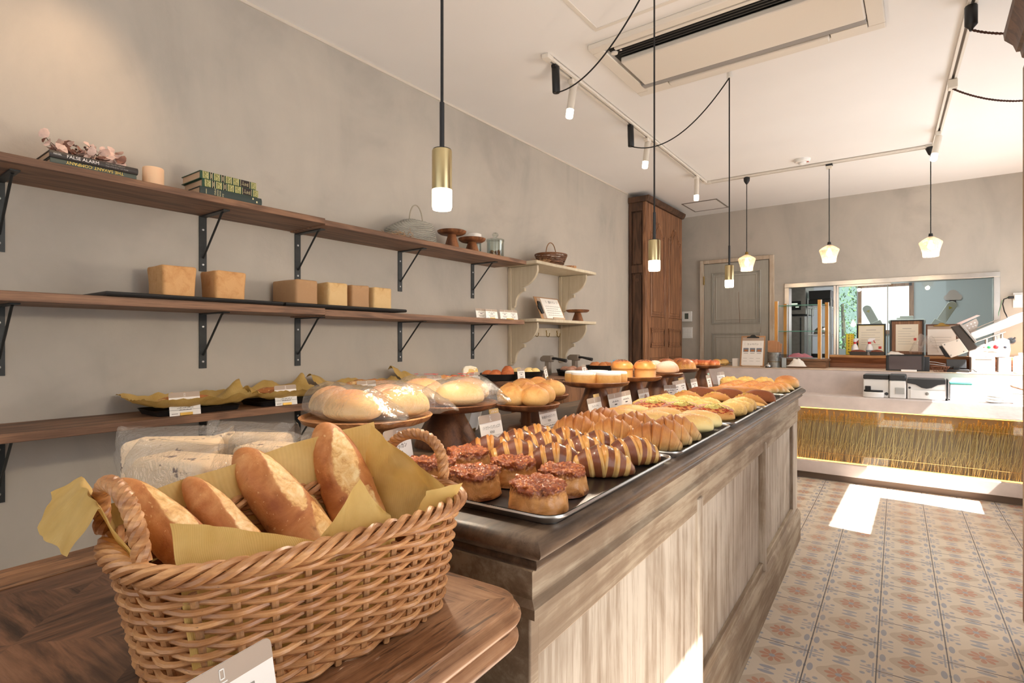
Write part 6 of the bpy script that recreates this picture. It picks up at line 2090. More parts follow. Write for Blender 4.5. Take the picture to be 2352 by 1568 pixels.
price_card('white price card, left of the pair at the far end of the middle shelf', (0.20, 2.425, M2), WALLF, 0.105, 0.055, None, None, tilt=-10)
price_card('price card half hidden behind the left card at the far end of the middle shelf', (0.165, 2.375, M2), WALLF, 0.09, 0.058, None, None, tilt=-10, holder=False)
price_card('wide double price card at the far end of the middle shelf', (0.20, 2.588, M2), WALLF, 0.17, 0.058, None, None, tilt=-10, wide=True)

# ------------------------------------------------------------------ bottom shelf: trays lined with waxed paper
B1, B2 = 0.8615, 0.8575


def waxed():
    g = NT('waxed_yellow_paper')
    s = g.sep(g.coord('UV'))
    rib = g.m('SINE', g.m('MULTIPLY', s[0], 420.0))
    n = g.noise(g.coord(), 24, 4)
    c = g.ramp(n, [(0.3, (206, 168, 92)), (0.7, (230, 198, 126))])
    c = g.mix(g.m('MULTIPLY', g.m('ADD', rib, 1.0), 0.06), c, (182, 142, 72))
    g.col(c)
    g.bump(g.m('ADD', g.m('MULTIPLY', rib, 0.08), n), 0.25, 0.004)
    g.p(rough=0.5, spec=0.35)
    t = g.t
    tl = g.n('ShaderNodeBsdfTranslucent')
    tl.inputs[0].default_value = lin((216, 178, 96))
    mx = g.n('ShaderNodeMixShader')
    mx.inputs[0].default_value = 0.22
    t.links.new(g.b.outputs[0], mx.inputs[1])
    t.links.new(tl.outputs[0], mx.inputs[2])
    t.links.new(mx.outputs[0], g.out.inputs['Surface'])
    return g.mat


WAX = waxed()


def paper_nest(label, yc, L, D, z, seed, peaks, base=0.012):
    """sheet of waxed paper pressed into a shallow tray, its corners standing up"""
    def fn(u, v):
        y, x = (u - 0.5), (v - 0.5)
        e = max(abs(y), abs(x)) * 2
        zz = base + max(0, (e - 0.62) / 0.38) ** 1.3 * 0.030
        for pu, pv, ph in peaks:
            d = math.hypot(u - pu, v - pv)
            zz += ph * math.exp(-(d / 0.16) ** 2)
        w = e ** 3
        zz += (0.010 * sn(u * 7 + seed, v * 7, seed) + 0.006 * sn(u * 16, v * 16 + seed, 2)) * (0.3 + w)
        return (D * x * (1 + 0.06 * sn(u * 5, seed, 1)), L * y * (1 + 0.05 * sn(v * 5, seed, 3)), max(0.003, zz))
    o = ob('waxed_paper', MB().grid(fn, 34, 24), WAX, loc=(0.15, yc, z), ang=70)
    return tag(o, label, 'paper', 'waxed papers on the bottom shelf')


def low_tray(label, yc, L, D, z):
    m = MB()
    rect_sweep(m, 0.15 - D / 2, yc - L / 2, 0.15 + D / 2, yc + L / 2, [(-0.01, 0.0), (0.0, 0.018), (0.003, 0.0185), (0.0, 0.017), (-0.010, 0.003)], r=0.02, bottom=True)
    return tag(ob('baking_tray', m, BLACK, loc=(0, 0, z), ang=40), label, 'tray', 'dark trays on the bottom shelf')


GARLIC = crust('garlic_bread_crust', (178, 112, 60), (190, 122, 66), (148, 78, 40), 0.5, 0.5, 30, bump=0.4, bscale=60, spots=((226, 186, 120), 40, 0.6))
FR = crust('twisted_bread_crust', (206, 150, 92), (190, 122, 66), (136, 72, 38), 0.45, 0.7, 26, bump=0.5, bscale=50, spots=((232, 200, 140), 30, 0.60))


def long_bread(mb, L, R, seed, wob=0.2, n=26, k=14):
    def fn(u, v):
        a = 2 * pi * v
        e = max(0.02, sin(pi * min(0.98, max(0.02, u)))) ** 0.45
        if u <= 0 or u >= 1:
            e = 0.01
        q = R * e * (1 + wob * sn(u * 12 + seed, cos(a) * 1.5, sin(a) * 1.5))
        y = (u - 0.5) * L
        zz = q * sin(a)
        return (q * cos(a) * 1.25 + 0.01 * sn(u * 5, seed, 0), y, (zz if zz > 0 else zz * 0.5) + R * 0.5)
    return mb.grid(fn, n, k, closed_v=True)


low_tray('dark baking tray under the nearest waxed paper on the bottom shelf', 0.845, 0.27, 0.17, B1)
paper_nest('waxed yellow paper nearest the camera on the bottom shelf, right corner standing up', 0.845, 0.36, 0.25, B1 + 0.0035, 3, ((0.98, 0.35, 0.045), (0.02, 0.1, 0.012), (0.02, 0.95, 0.006)), 0.022)
tag(ob('garlic_bread', long_bread(MB(), 0.17, 0.017, 4), GARLIC, loc=(0.14, 0.83, B1 + 0.033)), 'browned bread lying in the nearest waxed paper, behind its price card', 'bread', 'filled breads on the bottom shelf')
low_tray('dark baking tray under the second waxed paper on the bottom shelf', 1.165, 0.23, 0.17, B1)
paper_nest('waxed yellow paper, second from the camera on the bottom shelf', 1.165, 0.29, 0.24, B1 + 0.0035, 9, ((0.55, 0.05, 0.03), (0.02, 0.6, 0.02), (0.98, 0.2, 0.05), (0.98, 0.9, 0.015)), 0.022)
for i in range(2):
    tag(ob('filled_bread', long_bread(MB(), 0.12, 0.017, 8 + i), GARLIC, loc=(0.115 + 0.07 * i, 1.15 + 0.01 * i, B1 + 0.036)), ('rear' if i == 0 else 'front') + ' browned bread in the second waxed paper on the bottom shelf', 'bread', 'filled breads on the bottom shelf')
low_tray('dark baking tray under the third waxed paper on the bottom shelf', 1.58, 0.36, 0.17, B2)
paper_nest('waxed yellow paper, third from the camera on the bottom shelf', 1.58, 0.44, 0.24, B2 + 0.0035, 15, ((0.05, 0.1, 0.055), (0.98, 0.2, 0.02), (0.0, 0.9, 0.02), (0.5, 0.02, 0.02)), 0.022)
tag(ob('twisted_bread', long_bread(MB(), 0.30, 0.022, 31, 0.35), FR, loc=(0.15, 1.62, B2 + 0.038), rot=(rad(-3), 0, 0)), 'long twisted browned bread lying in the third waxed paper', 'bread')
low_tray('dark baking tray under the farthest waxed paper on the bottom shelf', 2.00, 0.30, 0.17, B2)
paper_nest('waxed yellow paper farthest from the camera on the bottom shelf', 2.00, 0.38, 0.24, B2 + 0.0035, 24, ((0.05, 0.1, 0.075), (0.3, 0.0, 0.03), (0.95, 0.5, 0.01)), 0.022)
tag(ob('twisted_bread', long_bread(MB(), 0.18, 0.020, 40, 0.35), FR, loc=(0.16, 2.05, B2 + 0.038)), 'browned bread lying in the farthest waxed paper', 'bread')
price_card('price card reading ガーリックフランス in front of the nearest waxed paper', (0.238, 0.792, B1), WALLF, 0.094, 0.075, 'ガーリックフランス', '¥290', tilt=-8)
price_card('price card reading 明太フランス in front of the second waxed paper', (0.238, 1.145, B1), WALLF, 0.088, 0.075, '明太フランス', '¥340', tilt=-8)
price_card('price card in front of the long twisted bread on the bottom shelf', (0.240, 1.52, B2), WALLF, 0.10, 0.075, None, None, tilt=-8)
price_card('price card in front of the farthest waxed paper on the bottom shelf', (0.240, 1.93, B2), WALLF, 0.10, 0.075, None, None, tilt=-8)
price_card('price card in front of the standing bread slice on the bottom shelf', (0.240, 2.235, B2), WALLF, 0.085, 0.078, None, None, tilt=-8)
SLICEM = crust('sugared_slice', (226, 190, 110), (232, 204, 140), (222, 184, 110), 0.3, 0.5, 14, bump=0.4, bscale=70, spots=((248, 240, 222), 24, 0.46, 0.9))
def slice_mb(s=1.0, seed=2):
    P_ = [(-0.045, 0.0), (0.045, 0.0), (0.050, 0.03), (0.047, 0.072), (0.036, 0.090), (0.0, 0.096), (-0.036, 0.090), (-0.049, 0.072), (-0.050, 0.03)]
    P_ = [(x * s * (1 + 0.05 * h3(i, seed)), z * s) for i, (x, z) in enumerate(P_)]
    return MB().prism(P_, -0.011, 0.011, 'Y')
tag(ob('bread_slice', slice_mb(0.95), SLICEM, loc=(0.17, 2.27, B2 + 0.020), rot=(rad(-14), rad(6), rad(65)), bevel=0.005), 'thick sugared bread slice standing upright at the far end of the bottom shelf', 'bread')
tag(ob('slate_plate', MB().lathe([(0.075, 0), (0.078, 0.006), (0.074, 0.012), (0, 0.010)], 32), SHADE, loc=(0.16, 2.25, B2)), 'dark round plate under the standing bread slice', 'plate')
CHUNK = crust('seeded_chunk', (196, 150, 96), (180, 122, 74), (150, 90, 54), 0.4, 0.7, 30, bump=0.6, bscale=60, spots=((222, 206, 172), 34, 0.54))
for i, (x, y, s) in enumerate(((0.06, 2.11, 0.030), (0.055, 2.19, 0.028), (0.05, 2.285, 0.022))):
    tag(ob('bread_chunk', loafshape(MB(), s * 2.6, s * 1.7, s * 1.3, 50 + i, 14, 12, amp=0.14), CHUNK, loc=(x, y, B2 + 0.012), rot=(0, 0, 0.5 * i + 0.8)), ('leftmost', 'middle', 'rightmost')[i] + ' crusty bread chunk behind the standing slice on the bottom shelf', 'bread', 'crusty chunks on the bottom shelf')

# ------------------------------------------------------------------ side board with cast-iron skillets, wash stand and taps
sb = thing('side_board', 'thick brown board along the left wall carrying the skillets', 'board', (0, 0, 0))
ob('plank', MB().b2((0.003, 2.62, 0.836), (0.40, 2.86, 0.864)).b2((0.262, 2.34, 0.836), (0.40, 2.62, 0.864)), SHELFWOOD, sb, smooth=False)
ob('plank', MB().b2((0.004, 2.335, 0.8645), (0.42, 2.735, 0.884)), SHELFWOOD, sb, smooth=False, bevel=0.003)
ws = thing('wash_stand', 'wooden wash stand under the cream shelf with two grey taps', 'wash stand', (0, 2.87, 0))
ob('cabinet', MB().b2((0.003, 0, 0), (0.40, 1.25, 0.845)), CABWOOD, ws, smooth=False)
ob('worktop', MB().b2((0.003, -0.006, 0.845), (0.43, 1.26, 0.872)), SHELFWOOD, ws, bevel=0.004)
TAPM = plain('tap_grey', (150, 140, 128), 0.4, 0.4)
ZW = 0.872
for i, (y, lab) in enumerate(((3.16, 'nearer grey square tap on the wash stand, spout pointing into the room'), (3.52, 'farther grey square tap on the wash stand, spout pointing into the room'))):
    t = thing('water_tap', lab, 'tap', (0.10, y, ZW), 0, 'grey taps')
    ob('column', MB().b2((-0.017, -0.018, 0), (0.017, 0.018, 0.095)), TAPM, t, bevel=0.003)
    ob('head', MB().prism([(-0.055, 0.10), (-0.045, 0.092), (0.030, 0.088), (0.036, 0.094), (0.036, 0.124), (0.028, 0.132), (-0.030, 0.132), (-0.052, 0.118)], -0.022, 0.022, 'Y'), TAPM, t, bevel=0.003)
    ob('spout', MB().tube([(0.03, 0, 0.112), (0.06, 0, 0.113), (0.145, 0, 0.098)], [0.010, 0.008, 0.012], 8), SHADE, t)


def skillet(label, x, y, z, R, hz, handle=True):
    t = thing('iron_skillet', label, 'skillet', (x, y, z), 0, 'cast iron skillets')
    ob('pan', MB().lathe([(R * 0.86, 0), (R * 0.9, 0.002), (R, hz), (R + 0.002, hz + 0.001), (R - 0.004, hz), (R * 0.86, 0.006), (0, 0.005)], 40), CASTIRON, t)
    if handle:
        ob('handle', MB().prism([(-0.014, -R + 0.006), (-0.010, -R - 0.026), (-0.016, -R - 0.042), (0.016, -R - 0.042), (0.010, -R - 0.026), (0.014, -R + 0.006)][::-1], hz - 0.008, hz - 0.001), CASTIRON, t, bevel=0.002)
    return t


SK = (('black skillet with brown rolls on the side board, nearest the camera', 0.25, 2.42, 0.8845, 0.118, 0.036, (176, 92, 50), (196, 112, 62), (150, 70, 36), 'brown glazed roll'),
      ('black skillet with pale gratin bread, second from the camera', 0.22, 2.72, 0.8845, 0.112, 0.036, (216, 170, 104), (234, 206, 142), (224, 190, 124), 'pale cheese-topped roll'),
      ('black skillet with dusky rolls beside the nearer tap', 0.27, 3.22, ZW, 0.12, 0.040, (150, 110, 92), (176, 132, 112), (160, 112, 92), 'dusky pink-brown roll'),
      ('black skillet with browned rolls beyond the farther tap', 0.25, 3.66, ZW, 0.12, 0.052, (190, 120, 70), (204, 132, 78), (168, 96, 52), 'browned roll'))
for k, (lab, x, y, z, R, hz, a, b, c, what) in enumerate(SK):
    skillet(lab, x, y, z, R, hz, k in (0, 2))
    mt_ = crust('skillet_roll_%d' % k, a, b, c, 0.7, 0.4, 24, bump=0.35, bscale=60)
    for i in range(5):
        a_ = 2 * pi * i / 5 + 0.5 * k
        rr_ = R * 0.52
        tag(ob('skillet_roll', loafshape(MB(), R * 0.62, R * 0.60, hz * (1.05 + (0.5 if (i == 1 and k == 0) else 0)), k * 7 + i, 14, 14, amp=0.05), mt_, loc=(x + rr_ * cos(a_), y + rr_ * sin(a_), z + 0.0068)),
            what + ' baked in the skillet ' + ('nearest the camera', 'second from the camera', 'beside the nearer tap', 'beyond the farther tap')[k], 'bread', 'rolls in skillet: ' + what)
price_card('price card standing before the nearest skillet', (0.395, 2.44, 0.884), WALLF + rad(4), 0.075, 0.07, None, None, tilt=-6)
price_card('price card standing before the second skillet, tilted to the left', (0.39, 2.70, 0.884), WALLF + rad(20), 0.068, 0.07, None, None, tilt=-10, lean=-8)
price_card('price card standing before the skillet beside the nearer tap', (0.41, 3.12, ZW), WALLF + rad(10), 0.075, 0.08, None, None, tilt=-8)
price_card('price card with a blue tab beyond the farther tap', (0.40, 3.56, ZW), WALLF, 0.065, 0.085, None, None, tilt=-6, tab=True, tabcol=plain('blue_tab', (74, 160, 206), 0.5))
# ------------------------------------------------------------------ baking trays on the display counter
TRAYDARK = plain('nonstick_dark', (44, 36, 32), 0.28, 0.2, vary=0.15, vscale=12)


def bake_tray(label, y0, y1, x0=-0.372, x1=-0.008):
    t = thing('baking_tray', label, 'tray', (CO.x, CO.y, CZ), CA, 'baking trays on the counter')
    m = MB()
    rect_sweep(m, x0, y0, x1, y1, [(-0.012, 0.0), (-0.002, 0.012), (0.0, 0.016), (0.003, 0.0165), (0.0045, 0.014), (0.003, 0.012), (-0.001, 0.0125), (-0.0105, 0.0015)], r=0.03, n=7, cap=False)
    rect_sweep(m, x0, y0, x1, y1, [(-0.0035, 0.011), (-0.0015, 0.0155), (0.001, 0.017)], r=0.03, n=7, cap=False)
    ob('tray_rim', m, ALU, t, ang=50, label='bright metal rim')
    m = MB()
    rect_sweep(m, x0, y0, x1, y1, [(-0.010, 0.0004), (-0.0125, 0.002)], r=0.03, n=7, cap=True)
    rect_sweep(m, x0, y0, x1, y1, [(-0.0125, 0.002), (-0.004, 0.012)], r=0.03, n=7, cap=False)
    ob('tray_base', m, TRAYDARK, t, ang=50, label='dark non-stick base')
    return t


TB = CZ + 0.0038
bake_tray('baking tray nearest the camera, holding caramel cakes and striped croissants', 0.052, 0.560)
bake_tray('second baking tray from the camera, holding plain croissants and white buns', 0.590, 1.095)
bake_tray('third baking tray from the camera, holding filled rolls and cheese breads', 1.120, 1.600)
bake_tray('fourth baking tray from the camera, holding crescent breads and dark dog rolls', 1.625, 2.190)
bake_tray('farthest baking tray, holding braided rolls', 2.215, 2.740)


def place(o, x, y, rz, label, group, z=TB, name=None, s=None, cat='bread'):
    p = cpt(x, y)
    o.location = (p.x, p.y, z)
    o.rotation_euler = (0, 0, CA + rz)
    if s:
        o.scale = (s, s, s)
    return tag(o, label, cat, group)


def clone(src, **kw):
    o = src.copy()
    COL.objects.link(o)
    return o


ORD = ('first', 'second', 'third', 'fourth', 'fifth', 'sixth')

# ---- caramel-topped cakes
CARAMEL = None
def caramel_mat():
    g = NT('caramel_crust')
    z = g.sep(g.coord('Generated'))[2]
    n = g.noise(g.coord(), 40, 5, 0.7, 0.5)
    nug = g.voro(g.coord(), 170)
    f = g.m('ADD', g.m('MULTIPLY', z, 0.85), g.m('MULTIPLY', g.m('SUBTRACT', n, 0.5), 0.75))
    c = g.ramp(f, [(0.02, (120, 66, 32)), (0.16, (196, 134, 74)), (0.48, (206, 146, 84)), (0.64, (128, 62, 34)), (0.80, (166, 84, 42)), (0.95, (208, 124, 64))])
    c = g.mix(g.m('MULTIPLY', g.smooth(z, 0.70, 0.82), g.smooth(nug, 0.45, 0.2)), c, (206, 128, 66))
    dark = g.smooth(g.noise(g.coord(), 60, 4, 0.7), 0.60, 0.70)
    c = g.mix(g.m('MULTIPLY', dark, g.m('MULTIPLY', g.smooth(z, 0.5, 0.7), 0.8)), c, (70, 30, 20))
    g.col(c)
    g.bump(g.m('ADD', g.m('MULTIPLY', g.m('MULTIPLY', nug, g.smooth(z, 0.5, 0.75)), -0.9), g.m('MULTIPLY', n, 0.7)), 0.7, 0.004)
    g.p(rough=0.36, spec=0.5, coat=0.12)
    return g.mat


CARAMEL = caramel_mat()


def caramel_cake(seed, R=0.043, H=0.043):
    def fn(u, v):
        a = 2 * pi * v
        if u < 0.45:
            k = u / 0.45
            r, z = R * (1.06 - 0.10 * k) , H * 0.86 * k
        elif u < 0.62:
            k = (u - 0.45) / 0.17
            r, z = R * (0.96 + 0.03 * sin(pi * k) - 0.06 * k), H * (0.86 + 0.14 * k)
        else:
            k = (u - 0.62) / 0.38
            r, z = R * 0.90 * (1 - k), H * (1.0 - 0.05 * k)
        x, y = r * cos(a), r * sin(a)
        rough = 0.06 if u < 0.4 else 0.18
        d = sn(x * 60 + seed * 3, y * 60, z * 60) * rough
        d2 = sn(x * 190 + seed, y * 190, z * 190) * (0.03 if u < 0.4 else 0.11)
        k_ = 1 + (d + d2) * (0.35 if u > 0.62 else 1) * (0 if u < 0.01 else 1)
        lump = max(0, sn(cos(a) * 2 + seed, sin(a) * 2, 1.0)) * 0.10 if u < 0.5 else 0
        return (x * (k_ + lump), y * (k_ + lump), max(0.0, z + (H * (0.12 * sn(x * 70, y * 70, seed) + 0.9 * d2) if u > 0.4 else 0)))
    m = MB().grid(fn, 34, 72, closed_v=True)
    return ob('caramel_cake', m, CARAMEL, ang=75)


for i, (x, y, R, w) in enumerate(((-0.070, 0.110, 0.044, 'nut-crusted caramel cake nearest the front corner of the first tray'),
                                  (-0.205, 0.118, 0.045, 'caramel cake at the front edge of the first tray, beside the wicker basket'),
                                  (-0.088, 0.215, 0.041, 'nut-crusted caramel cake just behind the front corner cake'),
                                  (-0.192, 0.220, 0.042, 'caramel cake in the middle of the group, with nuts on its side'),
                                  (-0.315, 0.242, 0.043, 'caramel cake farthest left, beside the striped croissants'),
                                  (-0.312, 0.140, 0.042, 'caramel cake at the left, in front of the クロッカン price card'))):
    place(caramel_cake(i + 1, R), x, y, 0.7 * i, w, 'caramel cakes on the first tray')


# ---- croissants
def croissant_mat(name, striped):
    g = NT(name)
    s = g.sep(g.coord('UV'))
    z = g.sep(g.coord('Generated'))[2]
    oi = g.n('ShaderNodeObjectInfo').outputs['Random']
    band = g.m('FRACT', s[0])            # layer position inside a turn
    fine = g.noise(g.comb(g.m('MULTIPLY', s[0], 9.0), g.m('MULTIPLY', s[1], 2.2), 0.0), 3.2, 4, 0.7)
    n = g.noise(g.coord(), 30, 4)
    f = g.m('ADD', g.m('MULTIPLY', z, 0.7), g.m('MULTIPLY', g.m('SUBTRACT', n, 0.5), 0.5))
    f = g.m('ADD', f, g.m('MULTIPLY', g.m('SUBTRACT', oi, 0.5), 0.15))
    lines = g.m('MULTIPLY', g.m('SUBTRACT', fine, 0.5), 0.85)
    f = g.m('ADD', f, lines)
    if striped:
        c = g.ramp(f, [(0.05, (222, 184, 118)), (0.4, (216, 162, 84)), (0.8, (190, 118, 50))])
        cho = g.ramp(g.m('ADD', f, 0.1), [(0.1, (152, 92, 58)), (0.5, (126, 66, 38)), (0.85, (96, 48, 28))])
        k = g.m('MULTIPLY', g.smooth(band, 0.36, 0.41), g.m('SUBTRACT', 1.0, g.smooth(band, 0.95, 0.98)))
        c = g.mix(k, c, cho)
        g.p(rough=0.24, spec=0.5, coat=0.35)
    else:
        c = g.ramp(f, [(0.02, (232, 204, 146)), (0.30, (206, 148, 84)), (0.55, (178, 112, 56)), (0.88, (134, 74, 36))])
        edge = g.m('ADD', g.smooth(band, 0.92, 0.99), g.m('SUBTRACT', 1.0, g.smooth(band, 0.0, 0.05)))
        c = g.mix(g.m('MULTIPLY', edge, 0.65), c, (124, 64, 30))
        g.p(rough=0.42, spec=0.4)
    g.col(c)
    g.bump(g.m('ADD', g.m('MULTIPLY', fine, 0.7), g.m('MULTIPLY', n, 0.3)), 0.45, 0.003)
    return g.mat


CRM, CRS = croissant_mat('plain_croissant_crust', False), croissant_mat('striped_croissant_crust', True)


def croissant(seed, L=0.128, R=0.034, bend=0.012, bands=3.6, mat=None, step=0.10, slant=0.45):
    r_ = random.Random(seed)
    ph = r_.uniform(-0.08, 0.08)
    m = MB()
    nu, nv = 120, 34
    vs, uvs, fs = [], [], []
    for i in range(nu + 1):
        u = i / nu
        for j in range(nv):
            v = j / nv
            a = 2 * pi * v
            t = abs(2 * u - 1)
            # turns are slanted: they sweep outward on the front side
            tt = t * bands + slant * (0.5 - 0.5 * cos(a - 1.9)) + ph + 0.03 * sn(u * 6, cos(a) * 2, sin(a) * 2 + seed)
            fr = tt - math.floor(tt)
            prof = max(0.0, 1 - t ** 2.1) ** 0.62
            env = max(0.10, prof)
            if u <= 0 or u >= 1:
                env = 0.0
            w_s = min(1.0, fr / 0.22)
            lay = 1 + step * ((1 - fr) if fr > 0.22 else lerp(0.0, 0.78, w_s * w_s * (3 - 2 * w_s))) - step * 0.4
            q = R * env * lay * (1 + 0.05 * sn(u * 9 + seed, cos(a), sin(a)))
            x = (u - 0.5) * L * (1 + 0.02 * sn(u * 3, seed, 1))
            y = q * cos(a) * 1.02 - bend * (1 - (2 * u - 1) ** 2) + bend * 0.6
            z = q * sin(a) * 1.0
            zb = 0.62 * R * max(0.35, env)
            z = max(0.0, z + zb) if sin(a) < 0 else z + zb
            vs.append((x, y, z))
            uvs.append((tt, v))
    for i in range(nu):
        for j in range(nv):
            j2 = (j + 1) % nv
            fs.append((i * nv + j, i * nv + j2, (i + 1) * nv + j2, (i + 1) * nv + j))
    m.add(vs, fs, 0, None, uvs)
    return ob('croissant', m, mat, ang=80)


src = [croissant(60 + k, 0.142, 0.036, 0.008, 2.9, CRS, 0.20, 0.5) for k in range(3)]
k = 0
cols = (-0.080, -0.168, -0.252, -0.328)
for ci, x in enumerate(cols):
    ys = ((0.372, 0.500) if ci == 0 else (0.335, 0.440, 0.528))
    for ri, y in enumerate(ys):
        o = src[k] if k < 3 else clone(src[k % 3])
        yy = y + 0.004 * h3(ci, ri)
        place(o, x + 0.006 * h3(ri, ci), yy, rad(40 + 7 * h3(ci, ri, 2)), 'chocolate-striped croissant, %s row from the tray\'s right edge, %s from the camera' % (ORD[ci], ORD[ri]), 'chocolate-striped croissants', s=0.95)
        k += 1
src = [croissant(80 + k, 0.150, 0.042, 0.010, 3.3, CRM, 0.22, 0.5) for k in range(3)]
k = 0
for ci, x in enumerate((-0.092, -0.200, -0.308)):
    for ri, y in enumerate((0.672, 0.752, 0.832) if ci < 2 else (0.690, 0.775, 0.865)):
        o = src[k] if k < 3 else clone(src[k % 3])
        place(o, x, y + 0.006 * h3(ci, ri), rad(22 + 8 * h3(ci, ri, 5)), 'plain croissant, %s row from right edge of second tray, %s from camera' % (ORD[ci], ORD[ri]), 'plain croissants', s=0.93)
        k += 1

# ---- soft white buns with sesame
BUNW = crust('pale_bun_crust', (240, 226, 166), (232, 200, 130), (198, 138, 76), 0.9, 0.2, 12, rough=0.5, bump=0.06, bscale=60, lo=0.25, hi=0.92)
SESAME = plain('sesame_seed', (242, 226, 190), 0.5)


def seeds(mb, surf, n, s, seed, mi=1, spread=0.6):
    rr = random.Random(seed)
    for i in range(n):
        u, v = 0.5 + rr.uniform(-0.5, 0.5) * spread, 0.25 + rr.uniform(-0.16, 0.16)
        p = Vector(surf(u, v))
        a = rr.uniform(0, 6.28)
        M = Matrix.Translation(p) @ Matrix.Rotation(a, 4, 'Z')
        mb.ball((0, 0, 0.0004), s, 5, mi, (1.5, 0.8, 0.55), M)
    return mb


def bun_surf(L, W, H, seed, p=2.8, amp=0.02, flat=0.35, base=None):
    def fn(u, v):
        a = 2 * pi * v
        b = (u - 0.5) * pi
        e = max(0.0, cos(b)) ** (2.0 / p)
        x = L / 2 * sin(b)
        y = W / 2 * e * cos(a)
        z = sin(a)
        z = (z * H * (1 - flat) if z > 0 else z * H * flat) * max(e, 0.0)
        nz = 1 + amp * sn(x * 25 + seed, y * 25, z * 25 + seed)
        return (x * nz, y * nz, z * nz + H * flat)
    return fn


def sesame_bun(seed, L=0.135, W=0.078, H=0.058, n=60, mat=None, nm='sesame_bun', mats=None):
    f = bun_surf(L, W, H, seed)
    m = MB().grid(f, 24, 24, closed_v=True)
    if n:
        seeds(m, f, n, 0.0012, seed)
    return ob(nm, m, [mat or BUNW, SESAME], ang=80)


src = [sesame_bun(3), sesame_bun(8)]
k = 0
for ci, x in enumerate((-0.085, -0.198, -0.302)):
    for ri, y in enumerate((0.945, 1.035)):
        o = src[k] if k < 2 else clone(src[k % 2])
        place(o, x, y + 0.012 * ci, rad(20 + 6 * h3(ci, ri)), 'pale sesame bun, %s row from right edge, %s one in the second tray' % (ORD[ci], ('nearer', 'farther')[ri]), 'pale sesame buns', s=0.95)
        k += 1

# ---- third tray: filled rolls, cheese breads
ROLL = crust('filled_roll_crust', (226, 180, 110), (206, 146, 80), (170, 98, 50), 0.8, 0.3, 14, bump=0.15)
SAUSAGE = plain('sausage_pink', (190, 136, 122), 0.45, vary=0.08)
RELISH = plain('egg_relish', (222, 206, 120), 0.55, vary=0.15, vscale=160, bump=0.5, bscale=260)
TOMATO = plain('tomato_strips', (180, 66, 40), 0.45, vary=0.3, vscale=120)
CHOCB = plain('dark_choc_base', (66, 36, 26), 0.45)


def filled_roll(seed, L=0.135, W=0.072):
    t = bpy.data.objects.new('filled_roll', None)
    COL.objects.link(t)
    f = bun_surf(L, W, 0.046, seed)
    ob('bread', MB().grid(f, 22, 22, closed_v=True), ROLL, t, ang=80)
    ob('sausage', MB().tube([(x, 0.012, 0.043 - 0.01 * (x / 0.06) ** 2) for x in [-0.062 + 0.0124 * k for k in range(11)]], [0.006, 0.010, 0.0125, 0.013, 0.013, 0.013, 0.013, 0.013, 0.0125, 0.010, 0.006], 12), SAUSAGE, t)
    rr = random.Random(seed)
    rm, tm = MB(), MB()
    for i in range(46):
        x, y = rr.gauss(0, 0.024), rr.gauss(-0.004, 0.010)
        z = 0.045 + 0.012 * math.exp(-(x / 0.03) ** 2) * rr.random()
        d = rr.uniform(0, 6.28)
        rm.tube([(x, y, z), (x + 0.006 * cos(d), y + 0.006 * sin(d), z + 0.002), (x + 0.011 * cos(d + .6), y + 0.011 * sin(d + .6), z - 0.001)], 0.0013, 4)
    rm.ball((0.0, -0.002, 0.044), 0.016, 14, 0, (1.7, 0.9, 0.75))
    for i in range(34):
        x, y = rr.uniform(-0.05, 0.05), rr.uniform(-0.032, -0.010)
        d = rr.uniform(-0.5, 0.5)
        z = f(0.5 + math.asin(max(-1, min(1, x / (L / 2)))) / pi, 0.25 + 0.16 * (-y / 0.03))[2] + 0.001
        tm.tube([(x, y, z), (x + 0.005 * cos(d), y + 0.005 * sin(d), z + 0.0015), (x + 0.010 * cos(d), y + 0.010 * sin(d), z)], 0.0012, 4)
    ob('egg_topping', rm, RELISH, t)
    ob('tomato_topping', tm, TOMATO, t)
    return t


src = filled_roll(4)
for ci, x in enumerate((-0.088, -0.195, -0.300)):
    p = cpt(x, 1.205 + 0.02 * ci)
    lab = 'filled roll with sausage, egg and tomato, %s from right edge of third tray' % ORD[ci]
    if ci == 0:
        src.location = (p.x, p.y, TB)
        src.rotation_euler = (0, 0, CA + rad(18))
        tag(src, lab, 'bread', 'filled rolls')
    else:
        dup(src, (p.x, p.y, TB), CA + rad(18 + 5 * ci), lab)
CHEESE = crust('cheese_bread_crust', (226, 186, 116), (228, 184, 104), (212, 142, 62), 0.6, 0.6, 34, bump=0.45, bscale=90, spots=((246, 212, 132), 44, 0.55), rough=0.45)


def cheese_bread(seed, L=0.125, W=0.07, H=0.055):
    f0 = bun_surf(L, W, H, seed, amp=0.10)
    def f(u, v):
        x, y, z = f0(u, v)
        k = sin(pi * min(1, max(0, (z / H))))
        d = 0.005 * sn(x * 90 + seed, y * 90, z * 60)
        return (x, y, max(0, z + d * (1 if z > 0.01 else 0)))
    m = MB().grid(f, 28, 28, closed_v=True)
    seeds(m, f, 50, 0.0011, seed, 1, 0.7)
    return ob('cheese_bread', m, [CHEESE, SESAME], ang=80)


src = [cheese_bread(11), cheese_bread(17)]
k = 0
for ci, x in enumerate((-0.070, -0.165, -0.258, -0.345)):
    for ri, y in enumerate((1.355, 1.440, 1.525)[:3 if ci != 1 else 2]):
        o = src[k] if k < 2 else clone(src[k % 2])
        place(o, x, y - 0.01 * ci, rad(38 + 9 * h3(ci, ri)), 'cheese-crusted bread, %s row from the right edge, %s from the camera in the third tray' % (ORD[ci], ORD[ri]), 'cheese breads', s=0.93)
        k += 1

